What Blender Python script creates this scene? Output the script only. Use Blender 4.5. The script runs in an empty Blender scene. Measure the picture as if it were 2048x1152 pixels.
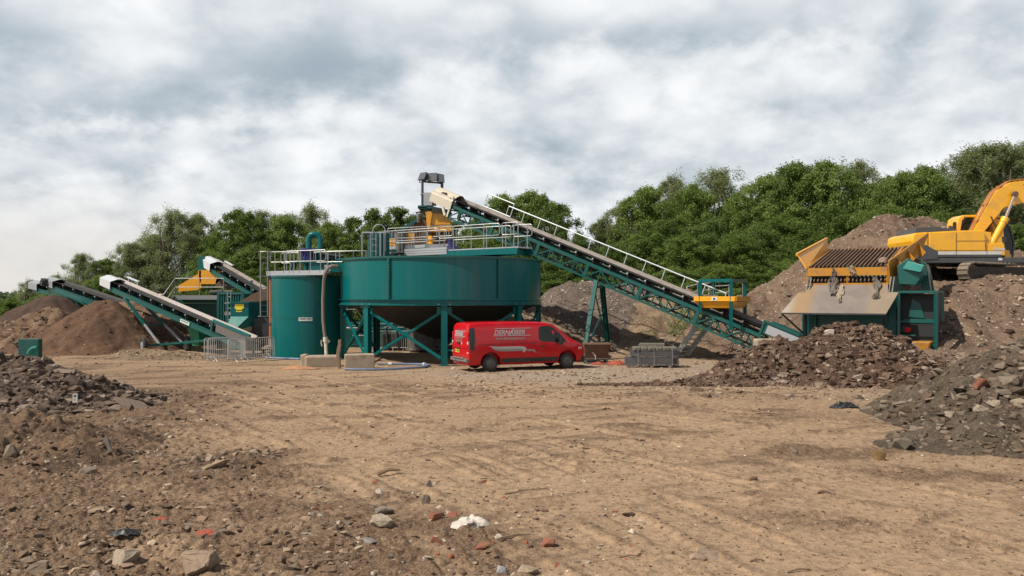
import bpy, bmesh, math, random
import numpy as np
from mathutils import Vector, Matrix
R = math.radians
random.seed(7)
scene = bpy.context.scene
COL = scene.collection

# ---------------------------------------------------------------- camera, sky, sun
CAMZ, F, HOR = 3.0, 1650.0, 595.0
cam_d = bpy.data.cameras.new('camera'); cam = bpy.data.objects.new('camera', cam_d); COL.objects.link(cam)
cam.location = (0, 0, CAMZ); cam.rotation_euler = (R(90), 0, 0)
cam_d.sensor_width = 36; cam_d.lens = 36*F/2048; cam_d.shift_y = (HOR-576)/2048
cam_d.clip_start = 0.1; cam_d.clip_end = 6000
scene.camera = cam
scene.view_settings.view_transform = 'Standard'; scene.view_settings.look = 'None'
scene.view_settings.exposure = 0.12; scene.view_settings.gamma = 1.0
scene.cycles.max_bounces = 6; scene.cycles.transparent_max_bounces = 6
scene.cycles.diffuse_bounces = 3

SUN_AZ = math.atan2(-0.90, -0.42)      # direction towards the sun in plan: to the left, a little behind the camera
SUN_EL = R(50)
sd = Vector((math.sin(SUN_AZ)*math.cos(SUN_EL), math.cos(SUN_AZ)*math.cos(SUN_EL), math.sin(SUN_EL)))
sun_d = bpy.data.lights.new('sun', 'SUN'); sun_d.energy = 5.0; sun_d.angle = R(0.6); sun_d.color = (1.0, 0.93, 0.82)
sun = bpy.data.objects.new('sun', sun_d); COL.objects.link(sun)
sun.rotation_euler = sd.to_track_quat('Z', 'Y').to_euler(); sun.location = (-40, -20, 60)

class NT:
    """small helper for node trees"""
    def __init__(s, tree): s.t = tree; s.n = tree.nodes; s.l = tree.links
    def N(s, typ, **kw):
        n = s.n.new(typ)
        for k, v in kw.items(): setattr(n, k, v)
        return n
    def put(s, sock, v):
        if hasattr(v, 'is_linked') or hasattr(v, 'links'): s.l.new(v, sock)
        elif isinstance(v, tuple) and len(v) == 3 and sock.type == 'RGBA': sock.default_value = (*v, 1)
        else: sock.default_value = v
    def math(s, op, a, b=0.0, c=None, clamp=False):
        n = s.N('ShaderNodeMath', operation=op, use_clamp=clamp); s.put(n.inputs[0], a); s.put(n.inputs[1], b)
        if c is not None: s.put(n.inputs[2], c)
        return n.outputs[0]
    def mix(s, f, a, b, blend='MIX'):
        n = s.N('ShaderNodeMix', data_type='RGBA', blend_type=blend, clamp_factor=True)
        s.put(n.inputs[0], f); s.put(n.inputs[6], a); s.put(n.inputs[7], b); return n.outputs[2]
    def noise(s, vec, scale, detail=4.0, rough=0.55, dist=0.0):
        n = s.N('ShaderNodeTexNoise'); s.put(n.inputs['Scale'], scale); s.put(n.inputs['Detail'], detail)
        s.put(n.inputs['Roughness'], rough); s.put(n.inputs['Distortion'], dist)
        if vec is not None: s.l.new(vec, n.inputs['Vector'])
        return n.outputs['Fac']
    def vor(s, vec, scale, out='Distance', feature='F1', rnd=1.0):
        n = s.N('ShaderNodeTexVoronoi', feature=feature); s.put(n.inputs['Scale'], scale); s.put(n.inputs['Randomness'], rnd)
        if vec is not None: s.l.new(vec, n.inputs['Vector'])
        return n
    def ramp(s, f, lo, hi):
        n = s.N('ShaderNodeMapRange'); s.put(n.inputs[0], f); s.put(n.inputs[1], lo); s.put(n.inputs[2], hi)
        return n.outputs[0]
    def sramp(s, f, lo, hi):
        n = s.N('ShaderNodeMapRange', interpolation_type='SMOOTHSTEP'); s.put(n.inputs[0], f); s.put(n.inputs[1], lo); s.put(n.inputs[2], hi)
        return n.outputs[0]

world = bpy.data.worlds.new('World'); scene.world = world; world.use_nodes = True
w = NT(world.node_tree); w.n.clear()
out = w.N('ShaderNodeOutputWorld')
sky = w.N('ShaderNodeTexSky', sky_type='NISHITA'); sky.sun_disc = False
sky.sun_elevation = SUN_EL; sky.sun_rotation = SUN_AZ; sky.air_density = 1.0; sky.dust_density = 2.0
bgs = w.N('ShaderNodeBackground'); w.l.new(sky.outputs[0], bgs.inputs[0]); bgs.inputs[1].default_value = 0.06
tc = w.N('ShaderNodeTexCoord'); gen = tc.outputs['Generated']
sep = w.N('ShaderNodeSeparateXYZ'); w.l.new(gen, sep.inputs[0])
zc = w.math('MAXIMUM', sep.outputs[2], 0.0)
den = w.math('ADD', zc, 0.45)
cmb = w.N('ShaderNodeCombineXYZ')
w.put(cmb.inputs[0], w.math('DIVIDE', sep.outputs[0], den)); w.put(cmb.inputs[1], w.math('DIVIDE', sep.outputs[1], den)); cmb.inputs[2].default_value = 3.7
pv = cmb.outputs[0]
# tangent coordinates of the directions ahead (azimuth, elevation)
ya = w.math('MAXIMUM', sep.outputs[1], 0.05)
ta = w.math('DIVIDE', sep.outputs[0], ya); te = w.math('DIVIDE', sep.outputs[2], ya)
nA = w.noise(pv, 3.3, 8, 0.50, 0.15)
nB = w.noise(pv, 9.5, 8, 0.6, 0.15)
nC = w.noise(pv, 20.0, 6, 0.55, 0.1)
wv = w.N('ShaderNodeTexNoise'); wv.inputs['Scale'].default_value = 5.0; wv.inputs['Detail'].default_value = 5.0; w.l.new(pv, wv.inputs['Vector'])
va = w.N('ShaderNodeVectorMath', operation='SCALE'); w.l.new(wv.outputs['Color'], va.inputs[0]); va.inputs['Scale'].default_value = .35
vb = w.N('ShaderNodeVectorMath', operation='ADD'); w.l.new(pv, vb.inputs[0]); w.l.new(va.outputs[0], vb.inputs[1])
def puff(sc):
    v_ = w.N('ShaderNodeTexVoronoi', feature='SMOOTH_F1'); v_.inputs['Scale'].default_value = sc; v_.inputs['Smoothness'].default_value = .35; w.l.new(vb.outputs[0], v_.inputs['Vector']); return v_.outputs['Distance']
pf = puff(7.0)
nW = w.noise(pv, 6.0, 4, 0.55)
# banks of thicker, darker cloud at their own bearings: (azimuth, elevation, half width, half height, weight)
banks = [(-.42, .250, .20, .050, .95), (-.24, .262, .13, .038, .7), (-.50, .225, .10, .020, .5), (-.60, .315, .10, .035, .6), (-.05, .322, .32, .030, .5),
         (-.03, .19, .12, .042, .85), (-.13, .285, .15, .03, .55), (.28, .318, .33, .022, .45), (.55, .345, .25, .03, .6), (.17, .165, .16, .04, .35),
         (-.44, .165, .10, .018, .45), (-.60, .15, .10, .012, .3), (.34, .24, .12, .02, .22), (-.31, .13, .10, .016, .35), (-.66, .215, .05, .03, .55), (.5,.27,.12,.02,.15)]
acc = None
for (a, e, sa, se, wt) in banks:
    dx = w.math('DIVIDE', w.math('SUBTRACT', w.math('ADD', ta, w.math('MULTIPLY', w.math('SUBTRACT', nW, .5), .14)), a), sa)
    dy = w.math('DIVIDE', w.math('SUBTRACT', w.math('ADD', te, w.math('MULTIPLY', w.math('SUBTRACT', nB, .5), .09)), e), se)
    d2 = w.math('ADD', w.math('MULTIPLY', dx, dx), w.math('MULTIPLY', dy, dy))
    g = w.math('MULTIPLY', w.math('POWER', 2.718, w.math('MULTIPLY', d2, -1.0)), wt)
    acc = g if acc is None else w.math('ADD', acc, g)
shade = w.math('ADD', w.math('MULTIPLY', acc, 0.60), w.math('ADD', w.math('MULTIPLY', w.math('SUBTRACT', nA, .5), 1.25), w.math('MULTIPLY', w.math('SUBTRACT', nB, .5), 1.05)))
shade = w.math('ADD', w.math('ADD', w.ramp(shade, -.20, .95), w.math('MULTIPLY', w.math('SUBTRACT', pf, .42), .75)), w.math('ADD', w.math('MULTIPLY', w.math('SUBTRACT', nC, .5), .16), w.math('MULTIPLY', w.math('SUBTRACT', nB, .5), .25)))
shade = w.sramp(shade, -.22, 1.30)
white = (0.88, 0.895, 0.91); grey = (0.34, 0.415, 0.48)
cc = w.mix(shade, white, grey)
# thin cloud, warmer and paler, low down on the left
lowf = w.math('MULTIPLY', w.sramp(te, .17, .03), w.sramp(ta, -.15, -.55))
cc = w.mix(w.math('MULTIPLY', lowf, .75), cc, (0.70, 0.665, 0.62))
bgc = w.N('ShaderNodeBackground'); w.l.new(cc, bgc.inputs[0]); bgc.inputs[1].default_value = 1.0
# gaps of blue widen upwards; the unseen sky overhead is dimmed to cut fill
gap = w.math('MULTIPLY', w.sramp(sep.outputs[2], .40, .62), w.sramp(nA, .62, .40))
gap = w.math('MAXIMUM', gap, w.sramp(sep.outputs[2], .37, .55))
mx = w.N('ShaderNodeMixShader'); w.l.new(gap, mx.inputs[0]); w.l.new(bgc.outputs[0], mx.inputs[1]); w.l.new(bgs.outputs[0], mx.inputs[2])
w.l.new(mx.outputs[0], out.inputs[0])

def P(px, py, Y):
    """point at distance Y seen in the photograph (2048 px wide) at px, py"""
    return Vector(((px-1024)/F*Y, Y, CAMZ+(HOR-py)/F*Y))
def G(px, py):
    """point of the level yard seen at px, py"""
    return P(px, py, CAMZ*F/(py-HOR))

# ---------------------------------------------------------------- numpy noise
def _h(ix, iy, seed):
    h = (ix*374761393 + iy*668265263 + seed*974711) & 0xffffffff
    h = ((h ^ (h >> 13))*1274126177) & 0xffffffff
    h = ((h ^ (h >> 15))*2246822519) & 0xffffffff
    return ((h ^ (h >> 16)) & 0xffffff)/float(0xffffff)
def vn(x, y, seed=0):
    fx, fy = np.floor(x), np.floor(y); ix, iy = fx.astype(np.int64), fy.astype(np.int64)
    tx, ty = x-fx, y-fy; tx = tx*tx*tx*(tx*(tx*6-15)+10); ty = ty*ty*ty*(ty*(ty*6-15)+10)
    a = _h(ix, iy, seed); b = _h(ix+1, iy, seed); c = _h(ix, iy+1, seed); d = _h(ix+1, iy+1, seed)
    return (a*(1-tx)+b*tx)*(1-ty)+(c*(1-tx)+d*tx)*ty - .5
def fbm(x, y, f, octv=4, gain=.5, seed=0):
    t = 0; a = 1.0
    for o in range(octv):
        ca, sa = math.cos(1.1*o+seed), math.sin(1.1*o+seed)
        t = t + a*vn((x*ca-y*sa)*f+17.3*o, (x*sa+y*ca)*f-9.1*o, seed+o); f *= 2.03; a *= gain
    return t
def sstep(a, b, x):
    t = np.clip((x-a)/(b-a), 0, 1); return t*t*(3-2*t)

# ---------------------------------------------------------------- materials
def srgb(r, g, b):
    f = lambda c: (c/255/12.92) if c/255 <= .04045 else ((c/255+.055)/1.055)**2.4
    return (f(r), f(g), f(b))
MATS = {}
def mat(name, col, rough=.6, metal=0.0, coat=0.0, dirt=0.25, dirtcol=(.22, .16, .11), scale=3.0, spec=.5, bump=0.0, streak=False):
    """painted or bare surface with some dust and wear"""
    m = bpy.data.materials.new(name); m.use_nodes = True; t = NT(m.node_tree)
    b = t.n['Principled BSDF']; tcn = t.N('ShaderNodeTexCoord'); v = tcn.outputs['Object']
    if streak:
        mp = t.N('ShaderNodeMapping'); t.l.new(v, mp.inputs[0]); mp.inputs['Scale'].default_value = (1, 1, .12); v2 = mp.outputs[0]
    else: v2 = v
    n1 = t.noise(v2, scale, 6, .62); n2 = t.noise(v, scale*7, 4, .6)
    var = t.mix(t.math('MULTIPLY', n2, .35), col, tuple(c*.72 for c in col))
    f = t.math('MULTIPLY', t.sramp(n1, .48, .75), dirt*2, clamp=True)
    f = t.math('ADD', f, t.math('MULTIPLY', t.sramp(n2, .55, .8), dirt*.5), clamp=True)
    c = t.mix(f, var, dirtcol)
    t.l.new(c, b.inputs['Base Color'])
    t.l.new(t.math('ADD', t.math('MULTIPLY', f, .35), rough, clamp=True), b.inputs['Roughness'])
    b.inputs['Metallic'].default_value = metal; b.inputs['Coat Weight'].default_value = coat
    b.inputs['Specular IOR Level'].default_value = spec
    if bump:
        bn = t.N('ShaderNodeBump'); bn.inputs['Strength'].default_value = bump; bn.inputs['Distance'].default_value = .03
        t.l.new(n2, bn.inputs['Height']); t.l.new(bn.outputs[0], b.inputs['Normal'])
    MATS[name] = m; return m
TEAL = mat('teal_paint', (.000, .108, .108), .30, coat=.05, spec=.22, dirt=.06, scale=1.2, streak=True)
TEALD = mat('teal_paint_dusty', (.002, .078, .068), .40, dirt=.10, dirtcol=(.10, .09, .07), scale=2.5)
TEALP = mat('teal_paint_clean_slope', (.02, .20, .17), .3, coat=.3, dirt=.08, scale=2)
GREEN = mat('green_paint', (.02, .19, .10), .4, dirt=.15, scale=2)
YEL = mat('yellow_paint', (.78, .34, .008), .35, coat=.15, dirt=.12, scale=2.2)
YELD = mat('yellow_paint_muddy', (.44, .19, .012), .5, dirt=.4, dirtcol=(.17, .11, .07), scale=3)
EXY = mat('machine_yellow', (.84, .41, .008), .3, coat=.3, dirt=.16, scale=1.5)
GALV = mat('galvanised_steel', (.30, .305, .30), .45, metal=.5, dirt=.15, dirtcol=(.3, .27, .23), scale=6)
BARM = mat('bright_galvanised_tube', (.46, .45, .44), .45, metal=.3, dirt=.2, dirtcol=(.25,.2,.16), scale=6)
GALVL = mat('galvanised_sheet', (.42, .43, .45), .38, metal=.35, dirt=.12, dirtcol=(.33, .3, .26), scale=3)
WHITE = mat('white_sheet', (.58, .61, .63), .35, dirt=.08, dirtcol=(.4, .36, .3), scale=3)
CREAM = mat('dusty_cream_hood', (.60, .53, .43), .5, dirt=.3, dirtcol=(.40, .31, .22), scale=3)
RUBBER = mat('black_rubber', (.022, .021, .021), .75, dirt=.3, dirtcol=(.10, .085, .07), scale=3)
BELTE = mat('dusty_sunlit_belt_edge', (.25, .215, .19), .85, dirt=.4, dirtcol=(.12, .09, .07), scale=2.5)  # dust and the sun on the far wing are both in this tone
BELTW = mat('pale_sunlit_belt_edge', (.36, .32, .295), .75, dirt=.3, dirtcol=(.24, .17, .13), scale=2.5)  # paler tone: sunlight on the far wing is painted in, over dust
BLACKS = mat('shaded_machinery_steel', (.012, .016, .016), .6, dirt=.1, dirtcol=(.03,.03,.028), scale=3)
DARK = mat('dark_steel', (.03, .032, .034), .5, dirt=.25, dirtcol=(.10, .08, .06), scale=3)
RIMM = mat('dark_wheel_steel', (.13, .13, .135), .45, metal=.5, dirt=.3, dirtcol=(.1,.08,.06), scale=8)
STEEL = mat('worn_steel', (.20, .185, .17), .5, metal=.6, dirt=.4, dirtcol=(.12, .085, .06), scale=3)
RUST = mat('rusty_steel', (.135, .075, .045), .8, dirt=.5, dirtcol=(.2, .13, .085), scale=4, bump=.2)
TRACK = mat('dusty_track_steel', (.24, .195, .145), .65, metal=.2, dirt=.5, dirtcol=(.13, .095, .065), scale=5, bump=.3)
CONC = mat('weathered_concrete', (.36, .29, .215), .95, dirt=.5, dirtcol=(.20, .145, .10), scale=3, bump=.5)
WOOD = mat('weathered_timber', (.23, .155, .105), .9, dirt=.4, dirtcol=(.10, .065, .045), scale=8, bump=.3)
BLUE = mat('blue_motor_paint', (.012, .022, .13), .4, dirt=.15, scale=4)
BPIPE = mat('blue_plastic_pipe', (.14, .19, .31), .4, dirt=.25, dirtcol=(.35, .28, .2), scale=4)
ORANGE = mat('orange_plastic_pipe', (.42, .12, .03), .45, dirt=.15, scale=3)
HOSE = mat('grey_brown_hose', (.20, .165, .135), .7, dirt=.3, scale=6)
REDP = mat('red_van_paint', (.52, .004, .010), .25, coat=.4, spec=.3, dirt=.10, dirtcol=(.25, .10, .07), scale=1.5)
GLASS = mat('dark_vehicle_glass', (.010, .014, .012), .06, spec=.35, dirt=.02, scale=2)
BLACKP = mat('black_plastic', (.02, .02, .021), .45, dirt=.15, dirtcol=(.12, .09, .07), scale=4)
SILVER = mat('silver_lettering', (.50, .47, .48), .4, metal=.1, dirt=.02, scale=3)
SILVERD = mat('grey_swoosh', (.30, .28, .26), .4, metal=.1, dirt=.02, scale=3)
PLATE = mat('yellow_number_plate', (.75, .50, .04), .4, dirt=.05, scale=3)
INK = mat('dark_lettering', (.03, .03, .035), .6, dirt=.02, scale=3)
REDL = mat('red_lamp_lens', (.45, .01, .012), .15, coat=.5, dirt=.02, scale=3)
CLEARL = mat('clear_lamp_lens', (.65, .6, .58), .15, coat=.5, dirt=.02, scale=3)
ORNET = mat('orange_net', (.32, .06, .028), .7, dirt=.2, dirtcol=(.3, .1, .05), scale=9)
BRICK = mat('broken_brick', (.24, .085, .05), .9, dirt=.4, dirtcol=(.22, .13, .08), scale=9, bump=.3)
BAGW = mat('white_plastic_bag', (.52, .47, .41), .6, dirt=.15, dirtcol=(.4, .3, .22), scale=6)
RAG = mat('tattered_rag', (.15, .125, .105), .95, dirt=.5, dirtcol=(.08, .065, .05), scale=8, bump=.3)
RAGP = mat('pale_rag', (.36, .29, .21), .95, dirt=.35, dirtcol=(.25, .18, .12), scale=8, bump=.2)
STICK = mat('dry_stick', (.20, .13, .08), .9, dirt=.3, scale=9)
PANELG = mat('dull_fence_steel', (.13, .13, .135), .5, metal=.4, dirt=.3, dirtcol=(.10,.09,.08), scale=6)
GREYBLK = mat('grey_plastic_feet', (.17, .155, .12), .85, dirt=.4, dirtcol=(.09, .075, .05), scale=7)
LENSG = mat('floodlight_glass', (.10, .11, .12), .12, coat=.6, dirt=.1, scale=4)
YSTK = mat('yellow_sticker', (.80, .62, .02), .4, dirt=.03, scale=5)
PSTK = mat('pale_sticker', (.60, .66, .62), .4, dirt=.03, scale=5)

def soil(name, cA, cB, cS, s1=.7, speck=.35, sp_scale=9.0, bump=.6, attr=False, dist=.05):
    m = bpy.data.materials.new(name); m.use_nodes = True; t = NT(m.node_tree)
    b = t.n['Principled BSDF']; b.inputs['Roughness'].default_value = .95; b.inputs['Specular IOR Level'].default_value = .15
    v = t.N('ShaderNodeTexCoord').outputs['Object']
    n1 = t.noise(v, s1, 5, .6, .3); n2 = t.noise(v, 7.0, 7, .68); n3 = t.noise(v, 34.0, 4, .6)
    base = t.mix(t.sramp(n1, .36, .64), cA, cB)
    if attr:
        at = t.N('ShaderNodeAttribute', attribute_name='soil'); s3 = t.N('ShaderNodeSeparateColor'); t.l.new(at.outputs['Color'], s3.inputs[0])
        dk, gv, gr = s3.outputs[0], s3.outputs[1], s3.outputs[2]
        f = t.math('ADD', dk, t.math('MULTIPLY', t.math('SUBTRACT', n2, .5), .55), clamp=True)
        n4 = t.noise(v, 2.1, 6, .65)
        base = t.mix(t.math('MULTIPLY', t.sramp(n4, .35, .7), .35), cA, tuple(c*.78 for c in cA))
        base = t.mix(f, base, cB)
        base = t.mix(gv, base, t.mix(n3, (.23, .18, .135), (.36, .295, .23)))
        grass = t.mix(n2, (.06, .10, .018), (.13, .16, .035))
        base = t.mix(gr, base, grass)
    base = t.mix(t.math('MULTIPLY', t.sramp(n2, .42, .75), .6), base, tuple(c*.55 for c in cB))
    base = t.mix(t.math('MULTIPLY', t.sramp(n3, .40, .72), .35), base, tuple(min(1, c*1.5) for c in cA))
    vo = t.vor(v, sp_scale); sc = t.N('ShaderNodeSeparateColor'); t.l.new(vo.outputs['Color'], sc.inputs[0])
    stone = t.math('MULTIPLY', t.math('LESS_THAN', vo.outputs['Distance'], .33), t.math('GREATER_THAN', sc.outputs[0], 1-speck))
    vo2 = t.vor(v, sp_scale*3.1); sc2 = t.N('ShaderNodeSeparateColor'); t.l.new(vo2.outputs['Color'], sc2.inputs[0])
    st2 = t.math('MULTIPLY', t.math('LESS_THAN', vo2.outputs['Distance'], .36), t.math('GREATER_THAN', sc2.outputs[0], 1-speck*1.1))
    stc = t.mix(sc.outputs[1], cS, tuple(c*.5 for c in cS)); stc2 = t.mix(sc2.outputs[1], cS, tuple(c*.45 for c in cS))
    if attr:
        stone = t.math('MULTIPLY', stone, t.math('ADD', t.math('MULTIPLY', gv, 1.0), .10)); st2 = t.math('MULTIPLY', st2, t.math('ADD', t.math('ADD', gv, t.math('MULTIPLY', dk, .12)), .12))
        st2 = t.math('MULTIPLY', st2, t.math('SUBTRACT', 1.0, gr)); stone = t.math('MULTIPLY', stone, t.math('SUBTRACT', 1.0, gr))
    if attr:
        vo3 = t.vor(v, 11.0); sc3 = t.N('ShaderNodeSeparateColor'); t.l.new(vo3.outputs['Color'], sc3.inputs[0])
        st3 = t.math('MULTIPLY', t.math('LESS_THAN', vo3.outputs['Distance'], t.math('MULTIPLY', sc3.outputs[1], .34)), t.math('GREATER_THAN', sc3.outputs[0], .62))
        base = t.mix(t.math('MULTIPLY', st3, .8), base, (.10, .064, .042))
    base = t.mix(st2, base, stc2); base = t.mix(stone, base, stc)
    t.l.new(base, b.inputs['Base Color'])
    hgt = t.math('ADD', t.math('ADD', t.math('MULTIPLY', n2, .8), t.math('MULTIPLY', n3, .22)), t.math('ADD', t.math('MULTIPLY', stone, .18), t.math('MULTIPLY', st2, .06)))
    bn = t.N('ShaderNodeBump'); bn.inputs['Strength'].default_value = bump; bn.inputs['Distance'].default_value = dist*2.6
    t.l.new(hgt, bn.inputs['Height']); t.l.new(bn.outputs[0], b.inputs['Normal'])
    MATS[name] = m; return m
GROUND = soil('trodden_earth', (.350, .240, .150), (.118, .075, .048), (.5, .42, .33), attr=True, speck=.3, sp_scale=7, bump=.75, dist=.035)
S_GRAVEL = soil('pinkish_rubble', (.19, .130, .090), (.105, .070, .049), (.42, .34, .27), speck=.24, sp_scale=5.5, dist=.08)
S_GREYG = soil('grey_gravel', (.14, .108, .086), (.10, .075, .060), (.42, .36, .30), speck=.26, sp_scale=8, dist=.06)
S_TAN = soil('tan_clay', (.23, .165, .105), (.135, .092, .06), (.40, .33, .26), speck=.22, sp_scale=6, dist=.06)
S_BROWN = soil('brown_sand', (.135, .078, .048), (.082, .048, .032), (.25, .18, .13), s1=.5, speck=.06, sp_scale=12, dist=.03, bump=.4)
S_DBROWN = soil('dark_brown_soil', (.082, .052, .038), (.055, .036, .028), (.16, .11, .08), s1=.8, speck=.10, sp_scale=12, dist=.03, bump=.4)
S_LBROWN = soil('light_brown_soil', (.20, .13, .083), (.11, .068, .045), (.35, .27, .2), s1=.9, speck=.1, sp_scale=8, dist=.05)
S_RUB = soil('brown_rubble_soil', (.115, .070, .048), (.062, .038, .028), (.30, .22, .17), s1=1.5, speck=.25, sp_scale=7, dist=.08, bump=.8)
S_GREY = soil('grey_muddy_rubble', (.120, .092, .066), (.066, .050, .037), (.26, .22, .17), s1=1.3, speck=.2, sp_scale=9, dist=.07, bump=.8)
S_LEFT = soil('left_rubble_soil', (.15, .105, .078), (.075, .053, .043), (.30, .25, .2), s1=1.2, speck=.25, sp_scale=8, dist=.07, bump=.8)
S_MOUND = soil('foreground_mound_soil', (.20, .130, .082), (.085, .055, .038), (.3, .23, .17), s1=1.1, speck=.12, sp_scale=10, dist=.05, bump=.8)

def stone_mat(name, cols, rough=.9):
    """stones coloured from the mesh's own 'tone' attribute"""
    m = bpy.data.materials.new(name); m.use_nodes = True; t = NT(m.node_tree); b = t.n['Principled BSDF']
    at = t.N('ShaderNodeAttribute', attribute_name='tone'); v = t.N('ShaderNodeTexCoord').outputs['Object']
    n = t.noise(v, 18, 5, .65)
    c = t.mix(t.math('MULTIPLY', t.sramp(n, .4, .7), .5), at.outputs['Color'], cols)
    t.l.new(c, b.inputs['Base Color']); b.inputs['Roughness'].default_value = rough; b.inputs['Specular IOR Level'].default_value = .2
    bn = t.N('ShaderNodeBump'); bn.inputs['Strength'].default_value = .5; bn.inputs['Distance'].default_value = .02
    t.l.new(n, bn.inputs['Height']); t.l.new(bn.outputs[0], b.inputs['Normal'])
    return m
M_STONE = stone_mat('mixed_stone', (.13, .09, .065))

# ---------------------------------------------------------------- objects
ORG = {}
def thing(name, label, cat, loc=(0, 0, 0), rotz=0, group=None, local=False):
    o = bpy.data.objects.new(name, None); COL.objects.link(o); o.empty_display_size = .3
    o.location = loc; o.rotation_euler = (0, 0, rotz); o['label'] = label; o['category'] = cat
    if group: o['group'] = group
    ORG[o.name] = Vector((0, 0, 0)) if local else Vector(loc)
    return o
def tag(o, label, cat, group=None, kind=None):
    o['label'] = label; o['category'] = cat
    if group: o['group'] = group
    if kind: o['kind'] = kind
    return o
def link_mesh(name, me, parent=None, m=None, smooth=False, bevel=0):
    o = bpy.data.objects.new(name, me); COL.objects.link(o)
    if m is not None: me.materials.append(m)
    if smooth:
        me.shade_smooth()
        try: me.set_sharp_from_angle(angle=R(35))
        except Exception: pass
    if bevel:
        md = o.modifiers.new('bevel', 'BEVEL'); md.width = bevel; md.segments = 2; md.limit_method = 'ANGLE'; md.angle_limit = R(40)
    if parent is not None:
        o.parent = parent; ORG[o.name] = ORG[parent.name]
    else: ORG[o.name] = Vector((0, 0, 0))
    return o
class MB:
    def __init__(s): s.v = []; s.f = []
    def quad(s, pts):
        n = len(s.v); s.v += [tuple(p) for p in pts]; s.f.append(tuple(range(n, n+len(pts)))); return s
    def hexa(s, p):
        """p: 8 corners, bottom ring then top ring"""
        n = len(s.v); s.v += [tuple(q) for q in p]
        for f in ((0, 3, 2, 1), (4, 5, 6, 7), (0, 1, 5, 4), (1, 2, 6, 5), (2, 3, 7, 6), (3, 0, 4, 7)): s.f.append(tuple(n+i for i in f))
        return s
    def box(s, a, b):
        (x0, y0, z0), (x1, y1, z1) = a, b
        return s.hexa([(x0, y0, z0), (x1, y0, z0), (x1, y1, z0), (x0, y1, z0), (x0, y0, z1), (x1, y0, z1), (x1, y1, z1), (x0, y1, z1)])
    def obox(s, c, ax, hx, ay, hy, az, hz):
        """oriented box: centre, three axes and half sizes"""
        c = Vector(c); ax = Vector(ax).normalized()*hx; ay = Vector(ay).normalized()*hy; az = Vector(az).normalized()*hz
        return s.hexa([c-ax-ay-az, c+ax-ay-az, c+ax+ay-az, c-ax+ay-az, c-ax-ay+az, c+ax-ay+az, c+ax+ay+az, c-ax+ay+az])
    def bar(s, p, q, w_, h_, up=(0, 0, 1)):
        p, q = Vector(p), Vector(q); d = q-p; up = Vector(up)
        if abs(d.normalized().dot(up.normalized())) > .98: up = Vector((0, 1, 0))
        sd_ = d.cross(up).normalized(); u2 = sd_.cross(d).normalized()
        return s.obox((p+q)/2, d, d.length/2, sd_, w_/2, u2, h_/2)
    def tube(s, pts, r, n=8, cap=True):
        pts = [Vector(p) for p in pts]; base = len(s.v); k = len(pts)
        prev = None
        for i, p in enumerate(pts):
            t = (pts[min(i+1, k-1)]-pts[max(i-1, 0)]).normalized()
            if prev is None:
                a = Vector((0, 0, 1)) if abs(t.z) < .9 else Vector((1, 0, 0)); u = t.cross(a).normalized()
            else: u = (prev - t*prev.dot(t)).normalized()
            prev = u; v_ = t.cross(u); rr = r[i] if isinstance(r, (list, tuple)) else r
            for j in range(n):
                an = 2*math.pi*j/n; s.v.append(tuple(p+(u*math.cos(an)+v_*math.sin(an))*rr))
        for i in range(k-1):
            for j in range(n):
                j2 = (j+1) % n; s.f.append((base+i*n+j, base+i*n+j2, base+(i+1)*n+j2, base+(i+1)*n+j))
        if cap:
            s.f.append(tuple(base+j for j in range(n))[::-1]); s.f.append(tuple(base+(k-1)*n+j for j in range(n)))
        return s
    def lathe(s, c, prof, n=32, axis='Z', a0=0, a1=2*math.pi, closed=True):
        """prof: list of (radius, height)"""
        c = Vector(c); base = len(s.v); k = len(prof); nn = n if closed else n+1
        for (r, h) in prof:
            for j in range(nn):
                an = a0+(a1-a0)*j/n; x, y = math.cos(an)*r, math.sin(an)*r
                p = (x, y, h) if axis == 'Z' else ((x, h, y) if axis == 'Y' else (h, x, y))
                s.v.append(tuple(c+Vector(p)))
        for i in range(k-1):
            for j in range(nn if closed else n):
                j2 = (j+1) % nn; s.f.append((base+i*nn+j, base+i*nn+j2, base+(i+1)*nn+j2, base+(i+1)*nn+j))
        return s
    def prism(s, poly, off):
        """polygon (3-D points) extruded by off"""
        n = len(s.v); k = len(poly); off = Vector(off)
        s.v += [tuple(Vector(p)) for p in poly] + [tuple(Vector(p)+off) for p in poly]
        s.f.append(tuple(range(n, n+k))[::-1]); s.f.append(tuple(range(n+k, n+2*k)))
        for i in range(k): j = (i+1) % k; s.f.append((n+i, n+j, n+k+j, n+k+i))
        return s
    def build(s, name, m, parent=None, smooth=False, bevel=0):
        o = ORG[parent.name] if parent is not None else Vector((0, 0, 0))
        me = bpy.data.meshes.new(name); me.from_pydata([(a-o.x, b-o.y, c-o.z) for a, b, c in s.v], [], s.f)
        bm = bmesh.new(); bm.from_mesh(me); bmesh.ops.recalc_face_normals(bm, faces=bm.faces); bm.to_mesh(me); bm.free()
        return link_mesh(name, me, parent, m, smooth, bevel)
def dup(o, parent=None, d=(0, 0, 0)):
    c = o.copy(); COL.objects.link(c); c.parent = parent; ORG[c.name] = ORG.get(o.name, Vector((0, 0, 0)))
    c.location = Vector(o.location)+Vector(d); return c
def copy_tree(o, parent=None):
    c = dup(o, parent)
    for ch in list(o.children): copy_tree(ch, c)
    return c
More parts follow.
